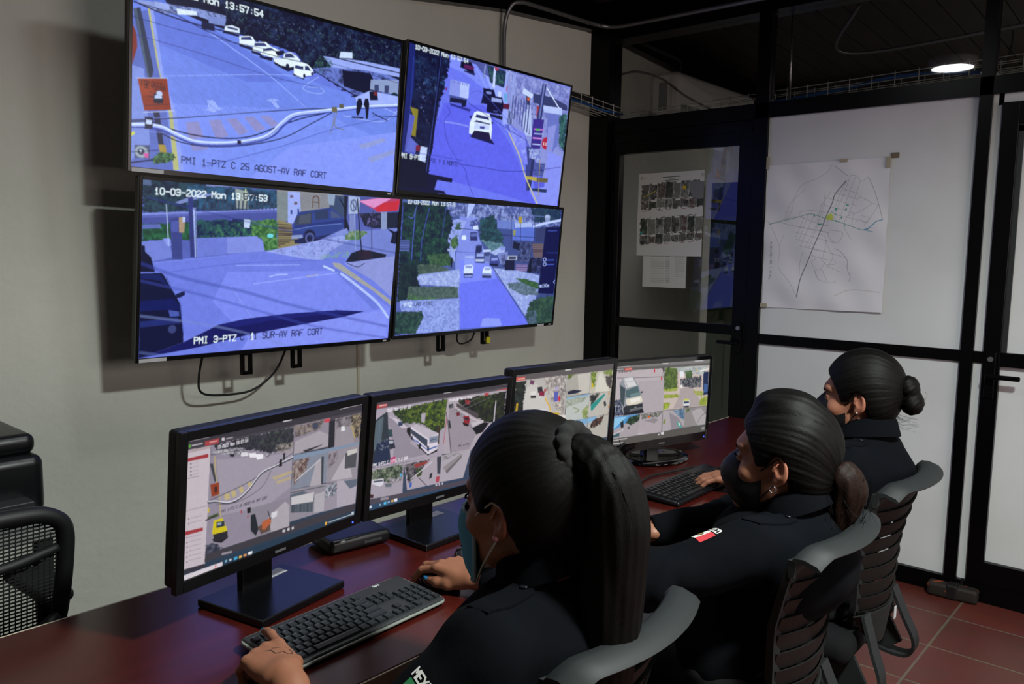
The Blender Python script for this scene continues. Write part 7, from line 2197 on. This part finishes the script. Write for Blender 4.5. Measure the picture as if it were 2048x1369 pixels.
def black_mask(o, R, k, body, child, X, S):
    """pointed black mask over nose, mouth and chin with ear loops"""
    v = []; f = []; nu, nv = 25, 17
    prof = [(.022, .086), (-.002, .112), (-.022, .127), (-.045, .126), (-.072, .113), (-.096, .098), (-.112, .070), (-.112, .045)]
    for j in range(nv):
        t = j / (nv - 1) * 7; zc = np.interp(t, range(8), [a for a, b in prof]) ; yc = np.interp(t, range(8), [b for a, b in prof])
        for i in range(nu):
            u = i / (nu - 1) * 2 - 1; au = abs(u)
            x = .062 * math.sin(u * PI / 2 * .98) * np.interp(j / (nv - 1), [0, .2, .5, .8, 1], [.78, .95, 1.0, .88, .66]); y = yc - (yc - (.030 if j < nv * .7 else .02)) * (au ** 2.2); z = zc * (1 - .18 * au ** 2) - .050 * .18 * au ** 2 - .010 * au * (1 - j / nv) 
            v.append(X(x, y, z))
        for i in range(nu - 1):
            if j < nv - 1: q = j * nu + i; f.append((q, q + 1, q + nu + 1, q + nu))
    v = np.array(v); ins = X(0, 0, -.04); v2 = v + (ins - v) * .02; g = MB(); g.add(v, f); g.add(v2, f); g.ribbon(v[:nu], v2[:nu], 0)
    g2 = MB(); g2.add(v, f); g2.add(v2, [q[::-1] for q in f]); child(g2.obj('face_mask', m_bmask, None, True))
    for s in (-1, 1):
        e = MB()
        for a, b_ in (((s * .056, .040, -.020), (s * .078, -.002, .022)), ((s * .052, .036, -.082), (s * .076, -.004, -.026))):
            pts = [np.array(a) * (1 - t) + np.array(b_) * t for t in np.linspace(0, 1, 7)]; P = [X(p[0] + s * .004 * math.sin(t * PI), p[1], p[2]) for p, t in zip(pts, np.linspace(0, 1, 7))]; e.tube(P, .0016, 6)
        e.tube([X(s * .078, -.002, .022), X(s * .079, -.018, .012), X(s * .077, -.022, -.008), X(s * .076, -.004, -.026)], .0016, 6); child(e.obj('ear_loop', m_bmask, None, True))
m_blue_m = mat('blue_surgical_cloth', '#4d93b4', .85, bump=[(40, .3, .002, (1, 1, 6))]); m_wh_m = mat('white_elastic', '#a8a49c', .8)
def blue_mask(o, R, k, body, child, X, S):
    g = MB(); v = []; f = []; nu, nv = 23, 15
    for j in range(nv):
        t = j / (nv - 1); zc = -.004 - .118 * t; yc = np.interp(t, [0, .15, .35, .6, .8, 1], [.106, .119, .120, .112, .108, .085]) + .0016 * math.sin(t * 30)
        for i in range(nu):
            u = i / (nu - 1) * 2 - 1; au = abs(u); x = .051 * math.sin(u * PI / 2 * .98); y = yc - (yc - .064) * au ** 2.6; v.append(X(x, y, zc * (1 - .10 * au) - .012 * au * (1 - t) - .010 * t * au))
        for i in range(nu - 1):
            if j < nv - 1: q = j * nu + i; f.append((q, q + 1, q + nu + 1, q + nu))
    v = np.array(v); v2 = v + (X(0, 0, -.05) - v) * .02; g.add(v, f); g.add(v2, [q[::-1] for q in f]); child(g.obj('face_mask', m_blue_m, None, True))
    ed = MB(); ed.tube(v[:nu] + 0, .0032, 6); ed.tube(v[::nu], .0035, 6); ed.tube(v[nu - 1::nu], .0035, 6); ed.tube(v[-nu:], .003, 6); child(ed.obj('mask_border', mat('pale_mask_border', '#8fa3ab', .9), None, True))
    for s in (-1, 1):
        e = MB()
        for a, b_ in (((s * .0515, .064, -.018), (s * .080, .004, .022)), ((s * .0515, .060, -.118), (s * .077, .0, -.036))):
            pts = [np.array(a) * (1 - t) + np.array(b_) * t for t in np.linspace(0, 1, 7)]; e.tube([X(p[0] + s * .005 * math.sin(t * PI), p[1], p[2]) for p, t in zip(pts, np.linspace(0, 1, 7))], .0018, 6)
        e.tube([X(s * .080, .004, .022), X(s * .080, -.018, .014), X(s * .078, -.022, -.012), X(s * .077, 0, -.036)], .0018, 6); child(e.obj('ear_loop', m_wh_m, None, True))
def strands(paths, r, parent_child, name='loose_strands', m=None):
    g = MB()
    for p in paths: P = catmull(p, 6); g.tube(P, list(np.linspace(r, r * .3, len(P))), 3, False)
    return parent_child(g.obj(name, m or m_hair, None, True))
def tail(H, pts, rad, amp=.002, fr=70, seed=1):
    P = catmull(pts, 6); rr = np.interp(np.linspace(0, 1, len(P)), np.linspace(0, 1, len(rad)), rad); H.chain(P, rr, .01)
    ax = P[-1] - P[0]; ax = nrm(ax); a = nrm(np.cross(ax, [.3, 1, .2])); b = np.cross(ax, a); C_ = P.mean(0)
    def d(Q): q = Q - C_.astype(F32); return ((np.sin(q @ a.astype(F32) * fr * 6 + 2 * np.sin(q @ ax.astype(F32) * 14)) + np.sin(q @ b.astype(F32) * fr * 5 + 1 + 1.5 * np.sin(q @ ax.astype(F32) * 11))) * amp * .5).astype(F32)
    H.fn(d, P.min(0) - .1, P.max(0) + .1, op='d'); return P, rr
rs = np.random.RandomState(4)
# ---- hair styles
def hair_ponytail(o, R, k, body, child, X, S):
    H, _ = hair_cap(o, R, k, .017, (.150, -.028, (.16, .118, .132)), (0, -.75, .62), amp=.0006, flow=56)
    child(strand_attr(H.mesh('hair', .003, m_hair), cap_st(o, R, k, (0, -.75, .62))))
    T = Sdf(); base = X(0, -.095, .085)
    dn = np.array([.0, -.0, -1.])
    pts = [X(0, -.075, .088), X(0, -.115, .090), X(.003, -.150, .055), X(.004, -.160, .0), X(.004, -.150, -.07), X(.002, -.140, -.14), X(.0, -.130, -.21), X(0, -.125, -.28), X(0, -.12, -.33)]
    P, rr = tail(T, pts, [.022, .030, .037, .043, .047, .050, .050, .044, .024], .0013); child(strand_attr(T.mesh('ponytail', .0035, m_hair), tail_st(pts)))
    B_ = Sdf(); c = X(0, -.092, .098); fw = nrm(P[6] - P[0])
    for q in range(12):
        an = q / 12 * 2 * PI; e1 = R @ np.array([1, 0, 0]); e2 = R @ np.array([0, .35, .94]); B_.ell(c + (e1 * math.cos(an) + e2 * math.sin(an)) * .034, (.015, .013, .014), None, .004)
    child(B_.mesh('hair_tie', .003, mat('black_scrunchie', '#070707', .95)))
    pa = []
    for i in range(30):
        j = rs.randint(4, len(P) - 24); q = P[j] + rs.normal(size=3) * rr[j] * .6; L_ = rs.uniform(.05, .12); pts = [q]
        for t in range(3): q = q + nrm(P[min(len(P) - 1, j + 8)] - P[j]) * L_ / 3 + rs.normal(size=3) * .003; pts.append(q)
        pa.append(pts)
    for i in range(0):
        th = rs.uniform(0, 2 * PI); a = X(.05 * math.cos(th), -.02 + .05 * math.sin(th), .140); a = a + rs.normal(size=3) * .006; pa.append([a, a + R @ np.array([rs.normal() * .01, -.03, .006 + abs(rs.normal()) * .006]), a + R @ np.array([rs.normal() * .02, -.06, .004])])
    strands(pa, .0007, child)
def hair_low(o, R, k, body, child, X, S):
    def ex(H, X): H.ell(X(0, -.062, -.03), np.array((.05, .042, .055)), R, .03); H.ell(X(-.0, .005, .125), np.array((.050, .060, .030)), R, .03)
    H, _ = hair_cap(o, R, k, .013, (.154, -.026, (.16, .118, .124)), (0, -.9, -.25), ex, amp=.0008, flow=56); child(strand_attr(H.mesh('hair', .003, m_hair), cap_st(o, R, k, (0, -.9, -.25))))
    T = Sdf(); pts = [X(0, -.085, -.02), X(0, -.118, -.012), X(.0, -.138, -.04), X(.0, -.128, -.085), X(.005, -.118, -.14), X(0, -.105, -.195)]
    P, rr = tail(T, pts, [.022, .028, .032, .027, .018, .005], .003, 50); T.ell(X(0, -.13, -.015), (.028, .024, .030), R, .02); m2 = mat('brown_black_hair', '#0a0604', .5, spec=.15); strand_nodes(m2, '#060302', '#2c1810'); child(strand_attr(T.mesh('ponytail', .0035, m2), tail_st(pts)))
    pa = []
    for i in range(160):
        j = rs.randint(2, len(P) - 6); q = P[j] + rs.normal(size=3) * rr[j] * .8; pts = [q]
        for t in range(4): q = q + nrm(P[min(len(P) - 1, j + 6)] - P[j]) * .016 + rs.normal(size=3) * .006; pts.append(q)
        pa.append(pts)
    for i in range(70):
        th = rs.uniform(-.3, PI + .3); a = X(.074 * math.cos(th), rs.uniform(-.05, .065), .03 + .088 * math.sin(th)); n = nrm(a - X(0, -.01, .03)); pa.append([a - n * .004, a + n * rs.uniform(.001, .007) + R @ np.array([rs.normal() * .008, -.03, 0]), a + n * rs.uniform(-.004, .004) + R @ np.array([rs.normal() * .01, -.06, -.012])])
    for i in range(0): x = rs.uniform(-.02, .03); pa.append([X(-.062 + x * .1, .06, .05), X(-.072, .055, .02 - i * .002), X(-.074, .045, -.02 + rs.normal() * .01)])
    strands(pa, .0006, child)
def hair_bun(o, R, k, body, child, X, S):
    H, _ = hair_cap(o, R, k, .014, (.152, -.028, (.16, .118, .122)), (0, -.95, .15), amp=.0006, flow=60); child(strand_attr(H.mesh('hair', .003, m_hair), cap_st(o, R, k, (0, -.95, .15))))
    B_ = Sdf(); B_.ell(X(0, -.124, .038), (.038, .029, .034), R, .006).ell(X(0, -.134, -.004), (.039, .031, .034), R, .006).cone(X(0, -.09, .01), X(0, -.13, .015), .024, .024, .01)
    B_.fn(lambda P: (np.sin((P @ nrm(R @ np.array([.2, .5, 1.])).astype(F32)) * 420 + 4 * np.sin(P @ (R @ np.array([0, 1., 0])).astype(F32) * 60)) * .0008).astype(F32), o - .4, o + .4, op='d')
    child(strand_attr(B_.mesh('hair_bun', .0028, m_hair), lambda P: np.stack([(P @ nrm(R @ np.array([.2, .5, 1.]))) * 14, (P @ (R @ np.array([1., 0, 0]))) * 1.5, (P @ (R @ np.array([0, 1., 0]))) * 5], 1))); pa = []
    for i in range(40):
        c = X(0, -.130, .017); d = nrm(rs.normal(size=3)); a = c + d * .036; pa.append([a, a + np.cross(d, nrm(rs.normal(size=3))) * .010 + d * .002, a + np.cross(d, nrm(rs.normal(size=3))) * .014 + d * rs.uniform(0, .006)])
    for i in range(16): a = X(rs.normal() * .01, -.09, -.045 + rs.normal() * .01); pa.append([a, a + R @ np.array([0, -.02, -.012]), a + R @ np.array([0, -.045 - rs.rand() * .02, -.012 + rs.normal() * .01])])
    strands(pa, .0005, child)

# ---- the nearest operator
flat_key = [(18, 22, 14)] * 4
W1 = person('person', 'nearest person with a long black ponytail and blue surgical mask, using keyboard and mouse', (.978, .822, 1.081), 4, 2, (.99, .84, .56), (.985, .775, .948), .17,
    [(-1, (.835, .775, .905), (.645, .885, .72), (.698, 1.095, .800), dict(fwd=(.14, 1, .04), up=(-.1, .1, 1), side=1, curl=[(2, 14, 6), (34, 52, 30), (42, 54, 30), (48, 52, 28)], cuff=.34, thumb=((.018, .020, -.010), (.048, .040, -.020), (.070, .040, -.028), (.088, .036, -.030)))),
     (1, (1.135, .785, .905), (1.29, .95, .775), (1.222, 1.165, .788), dict(fwd=(-.10, 1, .10), up=(.0, -.12, 1), side=-1, curl=[(22, 34, 20), (20, 32, 20), (26, 36, 20), (34, 38, 22)], thumb=((.018, .020, -.010), (.046, .036, -.018), (.070, .040, -.022), (.092, .038, -.024))))],
    blue_mask, hair_ponytail, 1.05, '#8b5a43')
m_nailb = mat('blue_nail_polish', '#1f8fd0', .12, coat=.6)
W2 = person('person', 'middle person with a low curled ponytail, black face mask, hoop earring and sleeve flag patch', (1.735, .715, 1.033), 14, -2, (1.73, .80, .56), (1.745, .675, .90), .17,
    [(-1, (1.585, .705, .868), (1.385, .845, .825), (1.47, 1.06, .80), dict(fwd=(.25, 1, -.08), up=(0, .1, 1), side=1, curl=[(18, 30, 18)] * 4)),
     (1, (1.905, .71, .865), (1.91, .90, .815), (1.69, 1.05, .80), dict(fwd=(-.4, .9, -.05), up=(0, .05, 1), side=-1, curl=[(20, 32, 18)] * 4))],
    black_mask, hair_low, 1.05, '#8f6049')
W3 = person('person', 'farthest person with sleek black hair in a bun and a black face mask', (2.372, .760, 1.090), 11, 2, (2.34, .82, .57), (2.366, .735, .955), .17,
    [(-1, (2.215, .745, .915), (2.17, .90, .785), (2.335, 1.085, .80), dict(fwd=(-.35, .9, -.06), up=(-.1, .1, 1), side=1, curl=[(14, 26, 14)] * 4)),
     (1, (2.52, .745, .915), (2.64, .88, .785), (2.58, 1.09, .79), dict(fwd=(-.2, 1, -.05), up=(0, .1, 1), side=-1, curl=[(20, 30, 18)] * 4))],
    black_mask, hair_bun, 1.0, '#8c5c47')
for Wx, m_, tp in ((W1, m_nailb, (0, 1)), (W2, mat('bare_nail', '#c09080', .3), (0, 1)), (W3, mat('bare_nail', '#c09080', .3), (0, 1))):
    for t_ in Wx['tips']: nails(t_, m_, Wx['body'], long=1.55)
# ear studs, hoop, tattoo marks
def stud(Wx, s, r, m): 
    p = Wx['S'].hit(Wx['X'](s * .11, -.002, -.030), Wx['R'] @ np.array([-s, 0, 0])); g = MB().lathe([(.001, -r), (r * .7, -r * .7), (r, 0), (r * .7, r * .7), (.001, r)], 14, tuple(p)); Wx['child'](g.obj('earring', m, None, True))
stud(W1, -1, .0056, mat('pink_stud', '#c98a92', .3)); stud(W3, -1, .003, MATS['steel'])
hp = W2['X'](-.079, .002, -.043); g = MB().tube([hp + W2['R'] @ np.array([.0, .007 * math.cos(a), .007 * math.sin(a)]) for a in np.linspace(0, 2 * PI, 17)], .0009, 6, False); W2['child'](g.obj('earring', mat('silver_hoop', '#d8d8dc', .15, 1), None, True))
def project(Wx, surf, name, m, o, ex, ey, dr, polys, lift=.0012):
    """flat marks laid onto a surface along direction dr"""
    g = MB(); o = np.array(o, float); ex = np.array(ex, float); ey = np.array(ey, float)
    for pl in polys:
        P = np.array([o + ex * a + ey * b for a, b in pl]); Q = surf.hits(P - nrm(dr) * .06, dr) - nrm(dr) * lift; g.add(Q, [list(range(len(pl)))])
    return Wx['child'](g.obj(name, m, None))
def quadgrid(x0, y0, x1, y1, n=8):
    out = []
    for i in range(n):
        for j in range(n):
            a, b = x0 + (x1 - x0) * i / n, x0 + (x1 - x0) * (i + 1) / n; c_, d = y0 + (y1 - y0) * j / n, y0 + (y1 - y0) * (j + 1) / n; out.append([(a, c_), (b, c_), (b, d), (a, d)])
    return out
def strokes(st, x, y, h, wd, adv=.82):
    out = []
    for i, ch in enumerate(st):
        for s_ in GLY.get(ch, []):
            P = [(x + (i * adv + a * .62) * h, y + b * h) for a, b in s_]
            for j in range(len(P) - 1):
                (x0, y0), (x1, y1) = P[j], P[j + 1]; d = math.hypot(x1 - x0, y1 - y0) or 1; ux, uy = (x1 - x0) / d * wd / 2, (y1 - y0) / d * wd / 2
                out.append([(x0 - uy - ux, y0 + ux - uy), (x1 - uy + ux, y1 + ux + uy), (x1 + uy + ux, y1 - ux + uy), (x0 + uy - ux, y0 - ux - uy)])
    return out
m_fg = mat('flag_green', '#1a6a3c', .8); m_fw = mat('flag_white', '#c8c6c2', .8); m_fr = mat('flag_red', '#b02c34', .8); m_emb = mat('flag_emblem', '#6a6238', .8)
def patch(Wx, arm, along, vdir):
    shp, el = np.array(arm[1], float), np.array(arm[2], float); dn = nrm(el - shp); vw = nrm(np.array(vdir)); vw = nrm(vw - dn * np.dot(vw, dn)); rt = nrm(np.cross(vw, dn)) * -1
    c = shp + dn * along; fx = -rt; J = Wx['J']
    fx = nrm(np.cross(-dn, -vw)) * -1
    w, h = .060, .038; o = c + vw * .06
    for i, mm in enumerate((m_fg, m_fw, m_fr)):
        x0 = -w / 2 + i * w / 3; project(Wx, J, 'flag_patch', mm, o, fx, -dn, -vw, quadgrid(x0, -h / 2, x0 + w / 3, h / 2, 8), .0016)
    cc = [(.007 * math.cos(a), .007 * math.sin(a)) for a in np.linspace(0, 2 * PI, 16, False)]; project(Wx, J, 'flag_emblem', m_emb, o, fx, -dn, -vw, [cc], .0026)
    project(Wx, J, 'sleeve_lettering', m_fw, o, fx, -dn, -vw, strokes('MEXICO', -w / 2 - .002, h / 2 + .004, .0125, .0029), .002)
patch(W1, (0, (.835, .775, .905), (.645, .885, .72)), .118, (-1, -.25, .45))
patch(W2, (0, (1.585, .705, .868), (1.385, .845, .825)), .105, (-.12, .5, 1))
# neck and hand tattoos of the nearest operator
m_ink = mat('tattoo_ink', '#3a2c2a', .6)
X1 = W1['X']; R1 = W1['R']
project(W1, W1['S'], 'tattoo', m_ink, X1(-.09, -.045, -.075), R1 @ np.array([0, 1, 0]), R1 @ np.array([0, 0, 1]), R1 @ np.array([1, 0, 0]), [[(.006 * math.cos(a) * (1 + .3 * math.sin(3 * a)), .008 * math.sin(a)) for a in np.linspace(0, 2 * PI, 18, False)]], .0006)
tt = [[(-.012, .018), (-.004, .012)], [(-.004, .012), (-.006, -.006)], [(-.006, -.006), (.004, -.008)], [(.006, -.008), (.006, -.022)], [(.006, -.022), (.013, -.026)], [(.013, -.026), (.017, -.018)], [(.017, -.018), (.017, -.008)], [(.0, .016), (.018, .0)], [(.018, 0), (.030, -.010)]]
lp = []
for (a, b), (c_, d) in tt:
    L_ = math.hypot(c_ - a, d - b); ux, uy = (c_ - a) / L_ * .0007, (d - b) / L_ * .0007; lp.append([(a - uy, b + ux), (c_ - uy, d + ux), (c_ + uy, d - ux), (a + uy, b - ux)])
project(W1, W1['S'], 'tattoo', m_ink, (.715, 1.14, .87), (1, 0, 0), (0, 1, 0), (0, 0, -1), lp, .0005)
